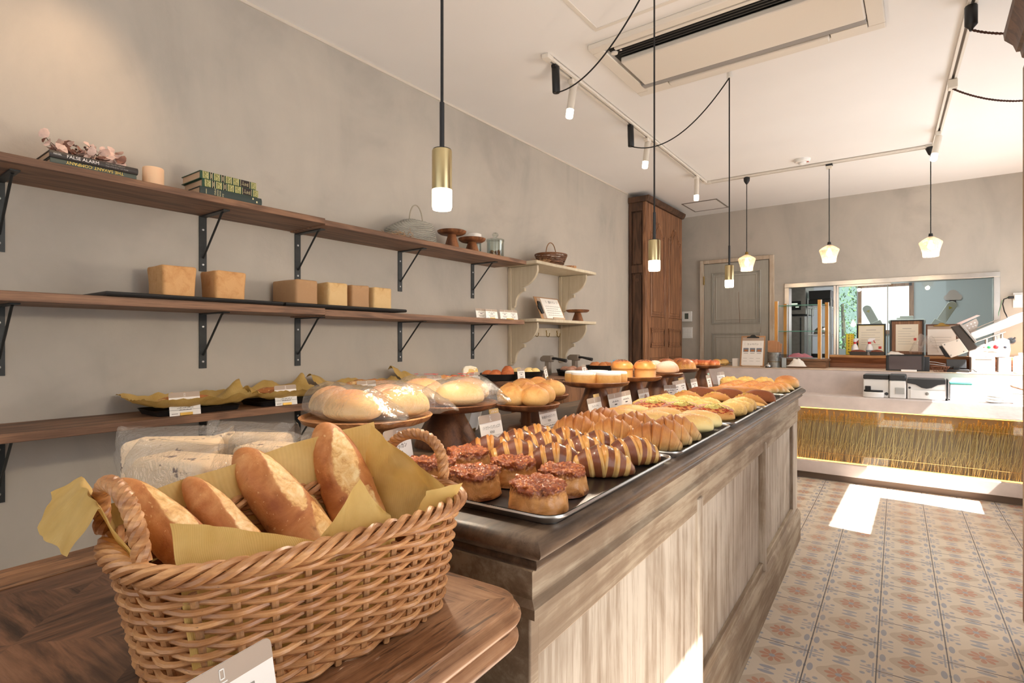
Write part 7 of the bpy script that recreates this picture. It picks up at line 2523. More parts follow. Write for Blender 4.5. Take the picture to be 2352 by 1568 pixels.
# ---- fourth tray
CRES = crust('crescent_crust', (206, 148, 86), (206, 146, 80), (166, 98, 48), 0.7, 0.35, 14, bump=0.15, spots=((122, 62, 34), 40, 0.66))
CURRY = plain('yellow_crumb_topping', (224, 184, 84), 0.6, vary=0.25, vscale=150)


def crescent(seed, L=0.15, R=0.026):
    t = bpy.data.objects.new('crescent_bread', None)
    COL.objects.link(t)
    def fn(u, v):
        a = 2 * pi * v
        e = max(0.06, sin(pi * min(0.99, max(0.01, u)))) ** 0.6
        q = R * e * (1 + 0.04 * sn(u * 8 + seed, cos(a), sin(a)))
        x = (u - 0.5) * L
        z = q * sin(a)
        return (x, q * 1.35 * cos(a) + 0.014 * (1 - (2 * u - 1) ** 2), (z if z > 0 else 0.6 * z) + R * 0.6 * e + 0.006 * sin(pi * u))
    ob('bread', MB().grid(fn, 26, 18, closed_v=True), CRES, t, ang=80)
    rr = random.Random(seed)
    m = MB()
    for i in range(40):
        u = rr.uniform(0.2, 0.8)
        p = Vector(fn(u, 0.25 + rr.uniform(-0.04, 0.06)))
        m.ball(p, 0.0026 * rr.uniform(0.6, 1.2), 6)
    ob('crumb_topping', m, CURRY, t)
    return t


src = crescent(2)
for ci, (x, y) in enumerate(((-0.085, 1.735), (-0.205, 1.725), (-0.325, 1.725))):
    p = cpt(x, y)
    lab = 'crescent-shaped golden bread, %s from the right edge of the fourth tray' % ORD[ci]
    if ci == 0:
        src.location, src.rotation_euler = (p.x, p.y, TB), (0, 0, CA + rad(24))
        tag(src, lab, 'bread', 'crescent breads')
    else:
        dup(src, (p.x, p.y, TB), CA + rad(24 + 4 * ci), lab)
DOG = crust('dark_dog_crust', (150, 90, 54), (138, 76, 44), (108, 56, 32), 0.6, 0.4, 16, bump=0.2)
d0 = None
for ci, (x, y) in enumerate(((-0.065, 1.83), (-0.185, 1.84), (-0.30, 1.85))):
    p = cpt(x, y)
    lab = 'dark brown dog roll behind the crescents, %s from the right edge of the fourth tray' % ORD[ci]
    if d0 is None:
        d0 = ob('dog_roll', loafshape(MB(), 0.135, 0.05, 0.045, 5, 24, 18), DOG, ang=80)
        place(d0, x, y, rad(22), lab, 'dark dog rolls')
    else:
        place(clone(d0), x, y, rad(22), lab, 'dark dog rolls')
STICK = crust('stick_crust', (232, 196, 130), (222, 176, 104), (196, 136, 74), 0.7, 0.3, 14)
place(ob('bread_stick', loafshape(MB(), 0.16, 0.032, 0.022, 9, 24, 14), STICK, ang=80), -0.085, 1.655, rad(-2), 'flat pale bread stick at the near edge of the fourth tray', 'bread sticks')
place(ob('bread_stick', loafshape(MB(), 0.13, 0.034, 0.026, 19, 24, 14), STICK, ang=80), -0.25, 1.655, rad(12), 'short pale bread stick, left of the other, at the near edge of the fourth tray', 'bread sticks')
rb = thing('long_roll', 'long brown roll lying behind the dark dog rolls in the fourth tray', 'bread', tuple(cpt(-0.19, 1.955)) + (TB,), CA + rad(10))
ob('crumb', loafshape(MB(), 0.30, 0.06, 0.046, 77, 30, 16), ROLL, rb, ang=80)

# ---- farthest tray: braided rolls
BRAID = crust('braided_crust', (234, 204, 146), (214, 158, 92), (176, 110, 60), 0.9, 0.25, 12, bump=0.1, rough=0.42)


def braided(seed, L=0.19, R=0.03):
    def fn(u, v):
        a = 2 * pi * v
        e = max(0.08, sin(pi * min(0.99, max(0.01, u)))) ** 0.5
        w = abs(sin(pi * (u * 4.5 + 0.18 * cos(a))))
        q = R * e * (0.82 + 0.22 * w)
        z = q * sin(a)
        return ((u - 0.5) * L, q * 1.2 * cos(a), (z if z > 0 else 0.55 * z) + R * 0.55 * e)
    m = MB().grid(fn, 60, 20, closed_v=True)
    seeds(m, fn, 40, 0.0011, seed, 1, 0.8)
    return ob('braided_roll', m, [BRAID, SESAME], ang=80)


src = [braided(3), braided(9)]
k = 0
for ci, x in enumerate((-0.080, -0.150, -0.220, -0.300)):
    for ri, y in enumerate((2.36, 2.56) if ci else (2.33, 2.50)):
        o = src[k] if k < 2 else clone(src[k % 2])
        place(o, x, y, rad(62 + 6 * h3(ci, ri)), 'braided golden roll, %s row from the right edge, %s one in the farthest tray' % (ORD[ci], ('nearer', 'farther')[ri]), 'braided rolls')
        k += 1
place(sesame_bun(22, 0.12, 0.10, 0.075, 30, BRAID, 'round_loaf'), -0.070, 2.655, rad(20), 'big round golden loaf at the far right corner of the farthest tray', 'far loaves')
for i, (x, y) in enumerate(((-0.185, 2.685), (-0.285, 2.685), (-0.355, 2.62))):
    place(cheese_bread(30 + i, 0.105, 0.07, 0.06), x, y, rad(30), '%s of the bright cheese loaves at the far end of the farthest tray' % ('rightmost', 'middle', 'leftmost')[i], 'far loaves')

# ------------------------------------------------------------------ price cards along the counter
def ccard(label, y0, y1, ztop, x, title=None, price=None, **kw):
    w = (y1 - y0)
    p = cpt(x, (y0 + y1) / 2)
    return price_card(label, (p.x, p.y, CZ), CA + rad(90 + kw.pop('turn', 2)), kw.pop('w', w), ztop - CZ, title, price, **kw)


ccard('price card reading クロッカン behind the caramel cakes', 0.087, 0.186, 0.936, -0.385, 'クロッカン', '¥440', tilt=-10, w=0.090, turn=14)
c_ = ccard('price card reading バイカラーパンオショコラ with a kraft tab, behind the striped croissants', 0.405, 0.512, 0.926, -0.405, 'バイカラーパンオショコラ', '¥360', tab='人気 No.4', turn=2, w=0.092, tilt=-12)
ccard('price card reading 四つ葉バターのクロワッサン behind the plain croissants', 0.674, 0.783, 0.918, -0.405, '四つ葉バターのクロワッサン', '¥280', turn=2, w=0.098)
ccard('price card reading フォカッチャ with a kraft tab, behind the pale buns', 0.967, 1.089, 0.918, -0.405, 'フォカッチャ', '¥220', tab=True, turn=2, w=0.105)
ccard('wide double price card right of the フォカッチャ card', 1.118, 1.357, 0.920, -0.405, None, None, wide=True, turn=2, w=0.215)
ccard('price card reading とうもろこしと塩パン behind the filled rolls', 1.393, 1.540, 0.915, -0.405, 'とうもろこしと塩パン', '¥280', turn=0, w=0.11)
ccard('narrow price card turned edge-on, beside the wide card behind the crescents', 1.735, 1.818, 0.910, -0.405, None, None, turn=-25, w=0.075)
ccard('wide double price card with a kraft tab behind the crescent breads', 1.825, 2.078, 0.920, -0.415, None, None, wide=True, turn=2, w=0.21, tab=True)
ccard('price card right of the tabbed wide card, behind the dark dog rolls', 2.105, 2.23, 0.916, -0.41, None, None, turn=0, w=0.105)
ccard('price card with a pale green tab before the farthest braided rolls', 2.39, 2.50, 0.920, -0.41, None, None, turn=0, w=0.08, tab=True, tabcol=plain('green_tab', (150, 190, 172), 0.5))
ccard('price card at the far end of the counter, behind the bright cheese loaves', 2.64, 2.775, 0.925, -0.41, None, None, turn=-10, w=0.105)

# ------------------------------------------------------------------ cake stands on the counter
SG = 'large wooden cake stands on the counter'
PZ = 0.0
def cstand(lab, x, y, R, H, **kw):
    return cake_stand(lab, (x, y, CZ), R, H, SG, **kw)


S_ = {}
S_[1] = (1.225, 0.735, 0.135, 0.108)
S_[2] = (1.190, 1.010, 0.130, 0.108)
S_[3] = (1.237, 1.290, 0.098, 0.084)
S_[4] = (1.150, 1.480, 0.100, 0.090)
S_[5] = (1.225, 1.735, 0.118, 0.120)
S_[6] = (1.225, 2.050, 0.112, 0.122)
S_[7] = (1.205, 2.345, 0.112, 0.122)
S_[8] = (1.165, 2.700, 0.108, 0.126)
S_[9] = (1.150, 3.160, 0.100, 0.126)
cstand('light wooden cake stand nearest the camera, under the bagged breads, behind the baguettes', *S_[1], mat=WALNUTP, fr=0.62)
cstand('second large cake stand, under the bagged breads with red print', *S_[2], fr=0.62)
cstand('cake stand with a slim post, under the pointed round buns', *S_[3], foot='post')
cstand('cake stand behind the slim one, under three smooth buns', *S_[4], fr=0.60)
cstand('cake stand under the flat sugar-dusted cakes', *S_[5], fr=0.60)
cstand('cake stand under the tall glazed brioches', *S_[6], fr=0.60)
cstand('cake stand under the floury round buns', *S_[7], fr=0.60)
cstand('cake stand under the ridged domed breads', *S_[8], fr=0.60)
cstand('cake stand farthest from the camera, under the shiny petal breads', *S_[9], fr=0.60)
for i, (x, y, rz, lab) in enumerate(((1.10, 0.86, 25, 'back of a price card under the nearest cake stand'), (1.11, 1.20, 20, 'back of a price card between the second stand and the slim-post stand'),
                                     (1.08, 1.62, 25, 'back of a price card behind the stand of three smooth buns'), (1.10, 1.90, 20, 'back of a price card between the sugar-dusted cakes and the brioches'), (1.09, 2.19, 20, 'back of a price card between the brioches and the floury buns'))):
    t = thing('price_card', lab, 'price card', (x, y, CZ), 0, 'price cards turned away', rot=(rad(14), 0, rad(90 + rz)))
    ob('card', MB().b2((-0.045, -0.0006, 0), (0.045, 0.0006, 0.075)), PAPER, t, smooth=False)
    ob('clip_stand', MB().b2((-0.016, -0.004, 0), (0.016, 0.004, 0.010)), DARKBRASS, t, smooth=False)

# ---- breads on the stands
def onstand(o, s, ang, d, rz, label, group, dz=0.0, cat='bread', name=None):
    x, y, R, H = S_[s]
    o.location = (x + d * cos(rad(ang)), y + d * sin(rad(ang)), CZ + H - 0.0060 + dz)
    o.rotation_euler = (0, 0, rad(rz))
    return tag(o, label, cat, group)


MILK = crust('soft_milk_bread', (240, 214, 160), (230, 184, 122), (204, 134, 80), 0.9, 0.25, 10, rough=0.5, bump=0.10, bscale=120, lo=0.2, hi=0.95)
FILM = film('bread_bag_film', opacity=0.10, rough=0.09, gloss=0.42)
REDP = plain('red_bag_print', (206, 52, 60), 0.5)


def bag_shell(L, W, H, seed, tail=0.05, rr=0):
    """clear bag round one bread: loose crumpled film with a flat sealed tail"""
    f0 = bun_surf(L, W, H, seed, 3.4, 0.0, 0.30)
    def fn(u, v):
        x, y, z = f0(0.02 + 0.96 * u, v)
        e = max(0, (u - 0.80) / 0.20)
        g_ = max(0, (0.14 - u) / 0.14)
        x += tail * e + -tail * 0.5 * g_
        y *= 1 + 0.55 * e
        w = 0.004 + 0.006 * (e + g_)
        nz = sn(x * 55 + seed, y * 55, z * 40 + seed)
        n2 = sn(x * 120 + seed, y * 120, z * 120)
        k = w * nz + 0.0018 * n2
        d = Vector((x * 0.4, y, z - H * 0.3))
        d = d.normalized() if d.length > 1e-6 else Vector((0, 0, 1))
        p = Vector((x, y, z * (1 - 0.55 * e) + 0.010 * e * nz)) + d * (abs(k) + 0.0015)
        return (p.x, p.y, max(0.001, p.z))
    m = MB().grid(fn, 40, 34, closed_v=True)
    return m


b0 = [ob('milk_bread', MB().grid(bun_surf(0.120, 0.092, 0.062, 2, 2.4, 0.01, 0.3), 24, 26, closed_v=True), MILK, ang=80)]
g0 = [ob('bread_bag', bag_shell(0.148, 0.106, 0.070, 4), FILM, ang=80), ob('bread_bag', bag_shell(0.148, 0.106, 0.070, 13), FILM, ang=80)]
spots1 = ((-62, 0.070, 10, 'in front on the nearest cake stand'), (28, 0.072, 62, 'at the right of the nearest cake stand'), (-155, 0.078, -12, 'at the far left of the nearest cake stand'), (105, 0.072, 95, 'at the back of the nearest cake stand'))
spots2 = ((-20, 0.068, 50, 'at the front of the second cake stand'), (85, 0.074, 80, 'at the right of the second cake stand'), (195, 0.070, 20, 'at the back left of the second cake stand'))
k = 0
for s, sp in ((1, spots1), (2, spots2)):
    for a, d, rz, lab in sp:
        o = b0[0] if k == 0 else clone(b0[0])
        onstand(o, s, a, d, rz, 'oval milk bread in its clear bag, ' + lab, 'bagged milk breads', 0.0026)
        gq = g0[k] if k < 2 else clone(g0[k % 2])
        onstand(gq, s, a, d, rz + (8 if k % 2 else 0), 'crumpled clear bag round the milk bread ' + lab, 'clear bread bags', 0.0012, 'bag')
        k += 1
# red print on the bags of the second stand
for i, (a, d, rz) in enumerate(((-20, 0.060, 50), (85, 0.066, 80), (195, 0.062, 20))):
    m = MB()
    rr = random.Random(i + 3)
    for q in range(9):
        x, y = rr.uniform(-0.03, 0.03), rr.uniform(-0.008, 0.008)
        m.b2((x, y, 0.0), (x + 0.008, y + 0.0022, 0.0008))
        m.b2((x + 0.003, y - 0.003, 0.0), (x + 0.0048, y + 0.005, 0.0008))
    onstand(ob('printed_mark', m, REDP, smooth=False), 2, a, d, rz, 'red print on the clear bag, %s of the second cake stand' % ('front', 'right', 'back left')[i], 'red bag prints', 0.0745, 'print')

PBUN = crust('pointed_bun_crust', (232, 190, 122), (218, 164, 96), (182, 116, 64), 0.8, 0.4, 14, bump=0.15, bscale=60, spots=((160, 92, 50), 30, 0.68))


def pointed_bun(seed, R=0.042, H=0.055):
    def fn(u, v):
        a = 2 * pi * v
        b = pi * u
        r = R * sin(b) ** 0.72 * (1 - 0.05 * (0.5 + 0.5 * cos(b)))
        z = H * (0.42 + 0.58 * cos(b)) if b < pi / 2 else H * (0.42 + 0.42 * cos(b))
        # twisted seam rising to a small peak
        k = 1 + 0.06 * abs(sin(a + 0.8)) * max(0, cos(b)) + 0.03 * sn(cos(a) * 1.5 + seed, sin(a) * 1.5, b)
        pk = 0.0025 * math.exp(-(b / 0.3) ** 2) + 0.005 * math.exp(-((cos(a - 0.6)) / 0.18) ** 2) * max(0, cos(b))
        return (r * cos(a) * k, r * sin(a) * k, max(0, z + pk))
    return ob('pointed_bun', MB().grid(fn, 20, 36, closed_v=True), PBUN, ang=80)


src = [pointed_bun(2), pointed_bun(7)]
k = 0
for a, d, lab in ((-105, 0.052, 'left front'), (-25, 0.050, 'right front'), (178, 0.056, 'far left'), (65, 0.052, 'back right'), (122, 0.05, 'back centre')):
    o = src[k] if k < 2 else clone(src[k % 2])
    onstand(o, 3, a, d, a * 1.3, 'pointed round bun at the %s of the slim-post cake stand' % lab, 'pointed round buns')
    k += 1
for a, d, lab in ((-8, 0.056, 'front right'), (125, 0.055, 'back'), (-115, 0.055, 'front left')):
    o = clone(src[k % 2])
    onstand(o, 4, a, d, a, 'smooth round bun at the %s of the stand behind the slim-post one' % lab, 'smooth round buns')
    o.scale = (1.15, 1.05, 0.95)
    k += 1
SUGAR = crust('sugar_dusted_cake', (226, 170, 98), (238, 196, 124), (238, 204, 140), 0.5, 0.4, 22, bump=0.2, dust=((250, 246, 238), 0.74, 0.88, 40, 1.0))


def flat_cake(seed, R=0.044, H=0.040):
    def fn(u, v):
        a = 2 * pi * v
        if u < 0.5:
            k = u / 0.5
            r, z = R * (0.98 + 0.03 * sin(pi * k)), H * 0.9 * k
        elif u < 0.66:
            k = (u - 0.5) / 0.16
            r, z = R * (0.98 - 0.10 * k ** 1.6), H * (0.9 + 0.1 * sin(pi / 2 * k))
        else:
            k = (u - 0.66) / 0.34
            r, z = R * 0.88 * (1 - k), H * (1.0 - 0.03 * k)
        q = 1 + 0.02 * sn(cos(a) + seed, sin(a), u * 2)
        return (r * cos(a) * q, r * sin(a) * q, z)
    return ob('sugar_cake', MB().grid(fn, 22, 40, closed_v=True), SUGAR, ang=80)


src = [flat_cake(1), flat_cake(6)]
k = 0
for a, d, lab in ((-100, 0.066, 'front left'), (-22, 0.066, 'front right'), (45, 0.070, 'right'), (115, 0.068, 'back'), (190, 0.070, 'left')):
    o = src[k] if k < 2 else clone(src[k % 2])
    onstand(o, 5, a, d, 30 * k, 'flat sugar-dusted cake at the %s of its cake stand' % lab, 'sugar-dusted cakes')
    k += 1
BRIO = crust('glazed_brioche', (236, 182, 116), (228, 152, 76), (160, 80, 38), 0.9, 0.22, 12, rough=0.32, bump=0.12, coat=0.2, lo=0.3, hi=0.98)
BLACKS = plain('black_sesame', (40, 28, 24), 0.5)


def brioche(seed, R=0.043, H=0.070):
    def fn(u, v):
        a = 2 * pi * v
        if u < 0.45:
            k = u / 0.45
            r, z = R * (0.93 + 0.03 * k), H * 0.50 * k
        elif u < 0.52:
            k = (u - 0.45) / 0.07
            r, z = R * (0.96 + 0.06 * sin(pi * k * 0.5)), H * (0.50 + 0.05 * k)
        else:
            k = (u - 0.52) / 0.48
            r, z = R * 1.02 * cos(pi / 2 * k) ** 0.75, H * (0.55 + 0.45 * sin(pi / 2 * k))
        q = 1 + 0.015 * sn(cos(a) + seed, sin(a), u * 3)
        return (r * cos(a) * q, r * sin(a) * q, z)
    m = MB().grid(fn, 26, 36, closed_v=True)
    rr = random.Random(seed)
    for i in range(70):
        a, b = rr.uniform(0, 1), 0.80 + 0.2 * rr.random() ** 0.7
        m.ball(Vector(fn(min(b, 0.995), a)), 0.0013, 5, 1, (1.4, 0.8, 0.6))
    return ob('glazed_brioche', m, [BRIO, BLACKS], ang=80)


src = [brioche(3), brioche(9)]
k = 0
for a, d, lab in ((-15, 0.060, 'front right'), (-110, 0.060, 'front left'), (160, 0.066, 'back left'), (70, 0.064, 'back right')):
    o = src[k] if k < 2 else clone(src[k % 2])
    onstand(o, 6, a, d, 40 * k, 'tall glazed brioche with black seeds at the %s of its cake stand' % lab, 'glazed brioches')
    k += 1
FLOUR = crust('floury_bun', (232, 190, 150), (218, 168, 126), (198, 146, 108), 0.8, 0.2, 10, bump=0.06, dust=((244, 232, 218), 0.35, 0.85, 120, 0.75))
f1 = ob('floury_bun', MB().grid(bun_surf(0.092, 0.092, 0.058, 3, 2.1, 0.01, 0.25), 20, 28, closed_v=True), FLOUR, ang=80)
for k, (a, d, lab) in enumerate(((-30, 0.058, 'front'), (55, 0.060, 'right'), (-160, 0.062, 'left'), (120, 0.062, 'back'))):
    onstand(f1 if k == 0 else clone(f1), 7, a, d, 50 * k, 'round floury bun at the %s of its cake stand' % lab, 'floury buns')
RIDGE = crust('ridged_dome_crust', (214, 160, 84), (178, 108, 56), (118, 60, 34), 0.8, 0.5, 22, bump=0.35, rough=0.34, coat=0.2)


def ridged(seed, R=0.052, H=0.056):
    def fn(u, v):
        a = 2 * pi * v
        b = pi / 2 * u
        r = R * sin(b) ** 0.8 if u < 1 else R
        z = H * cos(b)
        k = 1 + 0.07 * sin(9 * a + 5 * u) * sin(pi * u)
        return (r * cos(a) * k, r * sin(a) * k, max(0, z))
    return ob('ridged_bread', MB().grid(fn, 22, 60, closed_v=True), RIDGE, ang=80)


src = ridged(1)
for k, (a, d, lab) in enumerate(((-20, 0.052, 'front right'), (-130, 0.058, 'left'), (95, 0.056, 'back'))):
    onstand(src if k == 0 else clone(src), 8, a, d, 70 * k, 'ridged domed bread at the %s of its cake stand' % lab, 'ridged domed breads')
PETAL = crust('petal_bread_crust', (222, 150, 92), (186, 100, 58), (140, 62, 38), 0.9, 0.3, 14, rough=0.25, bump=0.1, coat=0.4)


def petal(seed, n=6):
    m = MB()
    for k in range(n):
        a = 2 * pi * k / n
        f = bun_surf(0.052, 0.030, 0.036, seed + k)
        m.grid(f, 12, 14, 0, True and False, M=Matrix.Rotation(a, 4, 'Z') @ Matrix.Translation((0.026, 0, 0)))
    m.ball((0, 0, 0.022), 0.016, 12)
    return ob('petal_bread', m, PETAL, ang=80)


pt = petal(3)
onstand(pt, 9, -10, 0.045, 10, 'shiny brown petal-shaped bread at the front of the farthest cake stand', 'petal breads')
onstand(clone(pt), 9, 150, 0.052, 40, 'shiny brown petal-shaped bread at the back of the farthest cake stand', 'petal breads')
wbx = cpt(-0.68, 2.62)
# yellow papers with bread beyond the farthest stand, on the service counter end
tag(ob('waxed_paper', MB().grid(lambda u, v: (0.17 * (u - 0.5), 0.14 * (v - 0.5), 0.004 + 0.05 * max(0, abs(2 * u - 1) - 0.5) + 0.02 * abs(sn(u * 6, v * 6, 3))), 20, 16), WAX, loc=(0.60, 5.42, UZ)), 'yellow waxed paper with pale rolls on the left end of the service counter', 'paper')
for i, (x, y) in enumerate(((0.57, 5.40), (0.63, 5.44))):
    tag(ob('pale_roll', loafshape(MB(), 0.09, 0.05, 0.04, 60 + i, 16, 12), STICK, loc=(x, y, UZ + 0.016), rot=(0, 0, 0.4)), ('left' if i == 0 else 'right') + ' pale roll on the yellow paper at the left end of the service counter', 'bread', 'pale rolls on yellow paper')
# ------------------------------------------------------------------ wicker basket of baguettes on the oak table
WICK = wicker_mat('honey_wicker', (146, 94, 56), (222, 168, 114), 90)
BKX, BKY, BKR = 1.597, 0.357, rad(-7.35)
BZ = TZ
BH = 0.1305
bk = thing('wicker_basket', 'honey-coloured wicker basket of baguettes on the oak table, with two twisted loop handles', 'basket', (BKX, BKY, BZ), BKR)


def kshape(a, z, grow=0.0):
    """plan of the basket: rounded oblong, flaring upward; x across, y along"""
    t = z / BH
    hl = 0.152 + 0.026 * t + grow
    hw = 0.094 + 0.008 * t + grow
    an = 2 * pi * a
    e = 0.64
    cx = (abs(cos(an)) ** e) * (1 if cos(an) > 0 else -1)
    cy = (abs(sin(an)) ** e) * (1 if sin(an) > 0 else -1)
    return (hw * cx, hl * cy)


def arclen_map(n=720):
    pts = [kshape(i / n, 0.06) for i in range(n + 1)]
    L = [0]
    for p, q in zip(pts, pts[1:]):
        L.append(L[-1] + math.hypot(q[0] - p[0], q[1] - p[1]))
    return [l / L[-1] for l in L]


ALM = arclen_map()


def a_of_s(s):
    s = s % 1.0
    lo, hi = 0, len(ALM) - 1
    while hi - lo > 1:
        mid = (lo + hi) // 2
        if ALM[mid] <= s:
            lo = mid
        else:
            hi = mid
    f = (s - ALM[lo]) / max(1e-9, ALM[hi] - ALM[lo])
    return (lo + f) / (len(ALM) - 1)


def rim_rise(s):
    a = 2 * pi * a_of_s(s)
    return 0.002 * abs(sin(a)) ** 3


m = MB()
NST, ROWS = 30, 17
rw = random.Random(2)
for k in range(ROWS):
    z = 0.005 + 0.0067 * k
    ph = k % 2
    N = NST * 4
    pts = []
    dj = [rw.uniform(-0.0012, 0.0012) for _ in range(8)]
    for i in range(N):
        s = i / N
        a = a_of_s(s)
        zz = z + dj[int(s * 8) % 8] * sin(pi * (s * 8 % 1)) + rim_rise(s) * (k / ROWS) ** 1.5 * 0.8
        x, y = kshape(a, zz)
        o = 0.0046 * sin(pi * (s * NST) + pi * ph)
        L = math.hypot(x, y * 0.35) or 1
        pts.append((x + x / L * o, y + (y * 0.35) / L * o, zz))
    rr = 0.0031 * rw.uniform(0.92, 1.12)
    m.tube(pts, rr, 7, closed=True)
ob('woven_wall', m, WICK, bk, label='woven wicker wall')
m = MB()
for k in range(NST):
    a = a_of_s((k + 0.5) / NST)
    m.tube([Vector((*kshape(a, z), z)) for z in (0.001, 0.03, 0.06, 0.09, 0.108 + rim_rise((k + .5) / NST))], [0.0036] * 5, 6, flat=0.7)
ob('stakes', m, plain('split_cane', (176, 128, 84), 0.5, vary=0.2, vscale=120), bk)
m = MB()
for k in range(11):
    y = -0.13 + 0.026 * k
    m.tube([(-0.075, y, 0.003), (0, y, 0.004), (0.075, y, 0.003)], 0.0028, 5)
m.prism([kshape(k / 60, 0.0, -0.004) for k in range(60)], 0.0012, 0.0022)
ob('base', m, WICK, bk)
m = MB()
for st in range(4):
    N = 260
    pts = []
    for i in range(N):
        s = i / N
        a = a_of_s(s)
        zc = BH - 0.006 + rim_rise(s)
        x, y = kshape(a, BH, 0.002)
        L = math.hypot(x, y * 0.35) or 1
        nx, ny = x / L, y * 0.35 / L
        th_ = 2 * pi * (s * 13 + st / 4)
        o, dz = 0.0075 * cos(th_), 0.0062 * sin(th_)
        pts.append((x + nx * o, y + ny * o, zc + dz))
    m.tube(pts, 0.0039, 7, closed=True)
ob('braided_rim', m, WICK, bk, label='braided rim')
for end in (-1, 1):
    m = MB()
    def hp(t, end=end):
        p0, p1 = ((-0.070, -0.176), (0.046, -0.168)) if end < 0 else ((-0.090, 0.158), (0.012, 0.184))
        k = 0.5 - 0.5 * cos(pi * t)
        return Vector((lerp(p0[0], p1[0], k), lerp(p0[1], p1[1], k) + end * 0.006 * sin(pi * t), BH + 0.002 + 0.058 * sin(pi * t) ** 0.72))
    for st in range(3):
        pts = []
        N = 90
        for i in range(N + 1):
            t = i / N
            p, q = hp(t), hp(min(1, t + 0.004))
            q0 = hp(max(0, t - 0.004))
            tg_ = (q - q0).normalized() if (q - q0).length > 1e-7 else Vector((0, 0, 1))
            u = Vector((0, 1, 0))
            u = (u - tg_ * u.dot(tg_)).normalized()
            w = tg_.cross(u)
            th_ = 2 * pi * (t * 7.0 + st / 3)
            pts.append(p + u * (0.0038 * cos(th_)) + w * (0.0038 * sin(th_)))
        m.tube(pts, 0.0043, 7)
    # lashed ends running down over the rim
    for s in (0, 1):
        p = hp(s)
        for d in (-1, 1):
            m.tube([p + Vector((0, 0, 0.012)), p + Vector((0.004 * d, -end * 0.003, -0.004)), p + Vector((0.006 * d, end * 0.004, -0.018)), p + Vector((0.003 * d, -end * 0.002, -0.030))], 0.0026, 6)
    ob('handle', m, WICK, bk)

# ---- paper liner: waxed sheets standing up behind, at the ends and in front of the breads
Mb = Matrix.Translation((BKX, BKY, BZ)) @ Matrix.Rotation(BKR, 4, 'Z')


def sheet(label, corners, seed, n=22, crease=0.006, group='waxed sheets lining the wicker basket'):
    """crumpled sheet through 3-D corner rows (list of rows of points, bottom to top), smoothly interpolated"""
    rows = [[Vector((p[0] * 1.08, p[1] * 0.94, p[2] + 0.010)) for p in r_] for r_ in corners]
    def at(row, u):
        k = u * (len(row) - 1)
        i = min(int(k), len(row) - 2)
        return row[i].lerp(row[i + 1], k - i)
    def fn(u, v):
        k = v * (len(rows) - 1)
        i = min(int(k), len(rows) - 2)
        p = at(rows[i], u).lerp(at(rows[i + 1], u), k - i)
        q = crease * (0.25 + v)
        f = abs(sn(u * 5 + seed, v * 3, seed)) - 0.25
        return (p.x + q * f, p.y + q * 0.7 * sn(u * 6, v * 4 + seed, 1.3), p.z + q * 0.4 * sn(u * 4 + seed, v * 6, 7))
    o = ob('waxed_sheet', MB().grid(fn, n, n), WAX, ang=75)
    o.matrix_world = Mb
    return tag(o, label, 'paper', group)


# coordinates in the basket's own frame: x across (+ towards the room), y along (+ away from the camera)
sheet('waxed yellow sheet standing up behind the baguettes at the back of the basket', [
    [(-0.078, -0.15, 0.02), (-0.08, -0.05, 0.02), (-0.08, 0.05, 0.02), (-0.078, 0.155, 0.02)],
    [(-0.090, -0.165, 0.10), (-0.092, -0.05, 0.105), (-0.092, 0.06, 0.105), (-0.088, 0.17, 0.10)],
    [(-0.100, -0.185, 0.138), (-0.106, -0.06, 0.158), (-0.112, 0.06, 0.178), (-0.104, 0.165, 0.192)]], 3)
sheet('waxed yellow sheet flopping out over the left end of the basket', [
    [(0.04, -0.165, 0.10), (-0.02, -0.172, 0.10), (-0.075, -0.16, 0.09)],
    [(0.03, -0.195, 0.150), (-0.03, -0.200, 0.158), (-0.090, -0.185, 0.150)],
    [(0.0, -0.202, 0.165), (-0.060, -0.204, 0.172), (-0.125, -0.195, 0.168)],
    [(-0.015, -0.222, 0.122), (-0.085, -0.236, 0.126), (-0.150, -0.220, 0.150)]], 8)
sheet('waxed yellow sheet at the right end of the basket below the far handle', [
    [(-0.075, 0.12, 0.05), (0.0, 0.165, 0.05), (0.07, 0.14, 0.05)],
    [(-0.085, 0.135, 0.13), (0.0, 0.178, 0.115), (0.075, 0.150, 0.110)],
    [(-0.080, 0.140, 0.192), (-0.045, 0.160, 0.165), (0.070, 0.165, 0.120)]], 14)
sheet('small folded corner of waxed paper at the right end of the basket rim', [
    [(0.062, 0.10, 0.10), (0.074, 0.14, 0.10)],
    [(0.070, 0.115, 0.135), (0.080, 0.165, 0.138)]], 18, 8, 0.003)
sheet('waxed yellow sheet folded up inside the front wall near the left end', [
    [(0.072, -0.145, 0.02), (0.076, -0.10, 0.02), (0.078, -0.04, 0.02)],
    [(0.070, -0.155, 0.09), (0.074, -0.10, 0.09), (0.080, -0.03, 0.09)],
    [(0.040, -0.155, 0.150), (0.060, -0.105, 0.140), (0.086, -0.035, 0.118)]], 22)
sheet('waxed yellow corner standing up at the front of the basket between the baguettes', [
    [(0.078, -0.055, 0.03), (0.080, 0.00, 0.03), (0.082, 0.06, 0.03)],
    [(0.082, -0.045, 0.11), (0.085, 0.005, 0.11), (0.087, 0.055, 0.11)],
    [(0.086, -0.030, 0.122), (0.074, 0.018, 0.166), (0.086, 0.048, 0.126)]], 27)

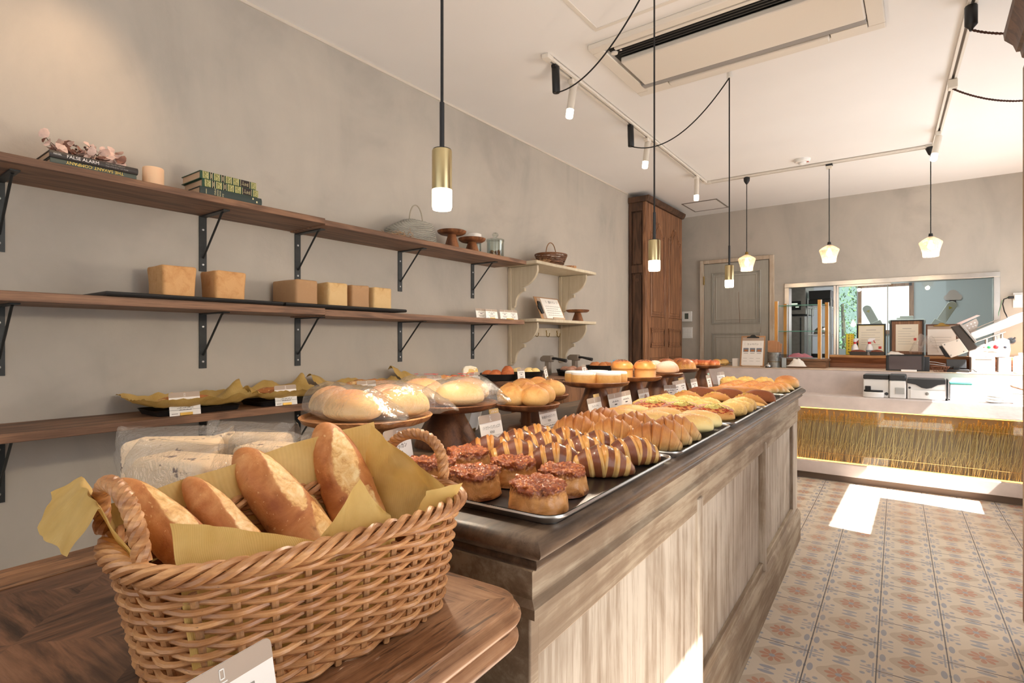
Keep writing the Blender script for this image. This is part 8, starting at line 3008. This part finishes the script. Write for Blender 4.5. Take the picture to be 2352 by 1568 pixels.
# ---- baguettes
def baguette_mat():
    g = NT('baguette_crust')
    s = g.sep(g.coord('UV'))
    n = g.noise(g.coord(), 22, 5, 0.6, 0.5)
    n2 = g.noise(g.coord(), 9, 3)
    f = g.m('ADD', g.m('MULTIPLY', n, 0.7), g.m('MULTIPLY', n2, 0.5))
    c = g.ramp(f, [(0.44, (158, 90, 48)), (0.56, (194, 126, 72)), (0.68, (216, 156, 100)), (0.80, (230, 184, 132))])
    bl = g.smooth(g.noise(g.coord(), 210, 2, 0.5), 0.67, 0.72)
    c = g.mix(g.m('MULTIPLY', bl, 0.6), c, (232, 190, 136))
    dk = g.smooth(g.noise(g.coord(), 40, 4), 0.64, 0.74)
    c = g.mix(g.m('MULTIPLY', dk, 0.55), c, (120, 60, 32))
    crumb = g.ramp(g.noise(g.coord('Object', (1, 1, 1)), 60, 5, 0.7, 0.6), [(0.32, (188, 126, 66)), (0.48, (228, 182, 116)), (0.66, (242, 214, 158))])
    c = g.mix(g.smooth(s[0], 0.25, 0.65), c, crumb)
    g.col(c)
    g.bump(g.m('ADD', g.m('MULTIPLY', g.noise(g.coord(), 130, 4, 0.65), 0.6), n), 0.35, 0.003)
    g.p(rough=0.5, spec=0.35)
    return g.mat


BAG = baguette_mat()


def baguette(label, top, bottom, R, roll, seed, slashes=((0.10, 0.50), (0.46, 0.92)), pointed=0.5, flat=0.92):
    top, bottom = Vector(top), Vector(bottom)
    ax = top - bottom
    L = ax.length + R * 0.4
    m = MB()
    nu, nv = 90, 44
    vs, uvs, fs = [], [], []
    for i in range(nu + 1):
        u = i / nu
        for j in range(nv):
            v = j / nv
            a = 2 * pi * v
            t = abs(2 * u - 1)
            e = max(0.0, 1 - t ** 2.6) ** pointed
            if u <= 0 or u >= 1:
                e = 0.0
            q = R * e * (1 + 0.05 * sn(u * 7 + seed, cos(a), sin(a) + seed) + 0.015 * sn(u * 30, cos(a) * 4 + seed, sin(a) * 4))
            mask = 0.0
            for (s0, s1) in slashes:
                if s0 < u < s1:
                    k = (u - s0) / (s1 - s0)
                    vc = 0.25 + lerp(-0.055, 0.055, k) + 0.012 * sn(u * 14, seed, 2)
                    w = 0.088 * sin(pi * k) ** 0.6 + 0.006
                    d = (v - vc) / w
                    if abs(d) < 1.25:
                        mk = max(0.0, min(1.0, (1.15 - abs(d)) / 0.35))
                        mk *= 0.75 + 0.4 * sn(u * 40 + seed, v * 30, 3)
                        mask = max(mask, min(1, mk))
                        # sunken, torn crumb with a lifted lip on one side
                        q *= 1 - 0.10 * max(0, 1 - d * d) * (0.8 + 0.5 * sn(u * 26, v * 14, seed))
                        q *= 1 + 0.10 * math.exp(-((d + 1.0) / 0.22) ** 2) * sin(pi * k)
            vs.append((q * cos(a), q * sin(a) * flat, (u - 0.5) * L))
            uvs.append((mask, v))
    for i in range(nu):
        for j in range(nv):
            j2 = (j + 1) % nv
            fs.append((i * nv + j, i * nv + j2, (i + 1) * nv + j2, (i + 1) * nv + j))
    m.add(vs, fs, 0, None, uvs)
    o = ob('baguette', m, BAG, ang=80)
    # axis along local z; slash side (+y local) faces the given roll direction
    Q = ax.normalized().to_track_quat('Z', 'Y')
    o.rotation_mode = 'QUATERNION'
    o.rotation_quaternion = Q @ Euler((0, 0, roll)).to_quaternion()
    o.location = (top + bottom) / 2
    return tag(o, label, 'bread', 'baguettes in the wicker basket')


baguette('baguette leftmost in the wicker basket, leaning behind the near handle', (1.471, 0.217, 0.950), (1.625, 0.292, 0.822), 0.0250, rad(4), 1)
baguette('slim baguette second from the left in the wicker basket', (1.475, 0.282, 0.940), (1.622, 0.330, 0.815), 0.0225, rad(6), 5, ((0.08, 0.95),))
baguette('thick baguette in the middle of the wicker basket, leaning left', (1.458, 0.352, 0.958), (1.610, 0.402, 0.812), 0.0325, rad(4), 9)
baguette('baguette tucked behind the thick middle one', (1.446, 0.388, 0.946), (1.560, 0.424, 0.820), 0.0240, rad(10), 14, ((0.1, 0.9),))
baguette('tallest baguette, standing upright at the right of the wicker basket', (1.470, 0.463, 0.978), (1.590, 0.466, 0.806), 0.0350, rad(-14), 20)
baguette('baguette half hidden behind the tallest one', (1.420, 0.470, 0.940), (1.515, 0.472, 0.815), 0.0220, rad(10), 26)

# ---- bagged raisin bread behind the basket
RAISIN = crust('raisin_bread_slice', (236, 206, 166), (240, 214, 176), (236, 206, 164), 0.3, 0.3, 12, rough=0.7, bump=0.2, bscale=160, spots=((84, 46, 36), 40, 0.60, 0.95))
SLAB = (('bagged raisin bread nearest the camera, behind the basket at left', 1.285, 0.360, 0.135, 0.075, 0.160, 20, 2),
        ('bagged raisin bread at the back left, behind the basket', 1.140, 0.405, 0.150, 0.070, 0.164, 42, 5),
        ('bagged raisin bread with a shiny face, middle one behind the basket', 1.310, 0.480, 0.110, 0.070, 0.162, 20, 9),
        ('bagged raisin bread at the right, half hidden by the tallest baguette', 1.205, 0.500, 0.130, 0.060, 0.166, 30, 12))
for lab, x, y, w, d, h, rz, sd_ in SLAB:
    b = MB().b2((-w / 2, -d / 2, 0), (w / 2, d / 2, h - 0.012))
    tag(ob('raisin_bread', b, RAISIN, loc=(x, y, TZ + 0.004), rot=(0, 0, rad(rz)), bevel=0.012, seg=3), lab.replace('bagged raisin bread', 'raisin bread slab in clear bag', 1), 'bread', 'raisin breads behind the basket')
    def fn(u, v, w=w, d=d, h=h, sd_=sd_):
        a = 2 * pi * v
        cx = (abs(cos(a)) ** 0.4) * (1 if cos(a) > 0 else -1)
        cy = (abs(sin(a)) ** 0.4) * (1 if sin(a) > 0 else -1)
        top = max(0.0, (u - 0.86) / 0.14)
        gw, gd = w / 2 + 0.008, (d / 2 + 0.007) * (1 - 0.9 * top)
        n1 = sn(cx * 2 + sd_, cy * 2, u * 5) * 0.006 + sn(cx * 7, cy * 7 + sd_, u * 16) * 0.003
        z = h * min(1, u / 0.90) + 0.012 * top + 0.005 * sn(cx * 3, cy * 3, sd_) * top
        return (cx * gw + n1 * (1 if abs(cx) > .7 else .4) + 0.010 * top * cx, cy * gd + abs(n1) * cy, max(0.001, z))
    tag(ob('bread_bag', MB().grid(fn, 34, 48, closed_v=True), FILM, loc=(x, y, TZ + 0.001), rot=(0, 0, rad(rz)), ang=80), lab.replace('bagged raisin bread', 'crumpled clear bag of raisin bread', 1), 'bag', 'clear bags behind the basket')

# ---- card in the foreground
price_card('large price card at the bottom edge of the picture, in front of the wicker basket', (1.735, 0.205, TZ), rad(100), 0.090, 0.075, None, None, tilt=-12, group='price cards')
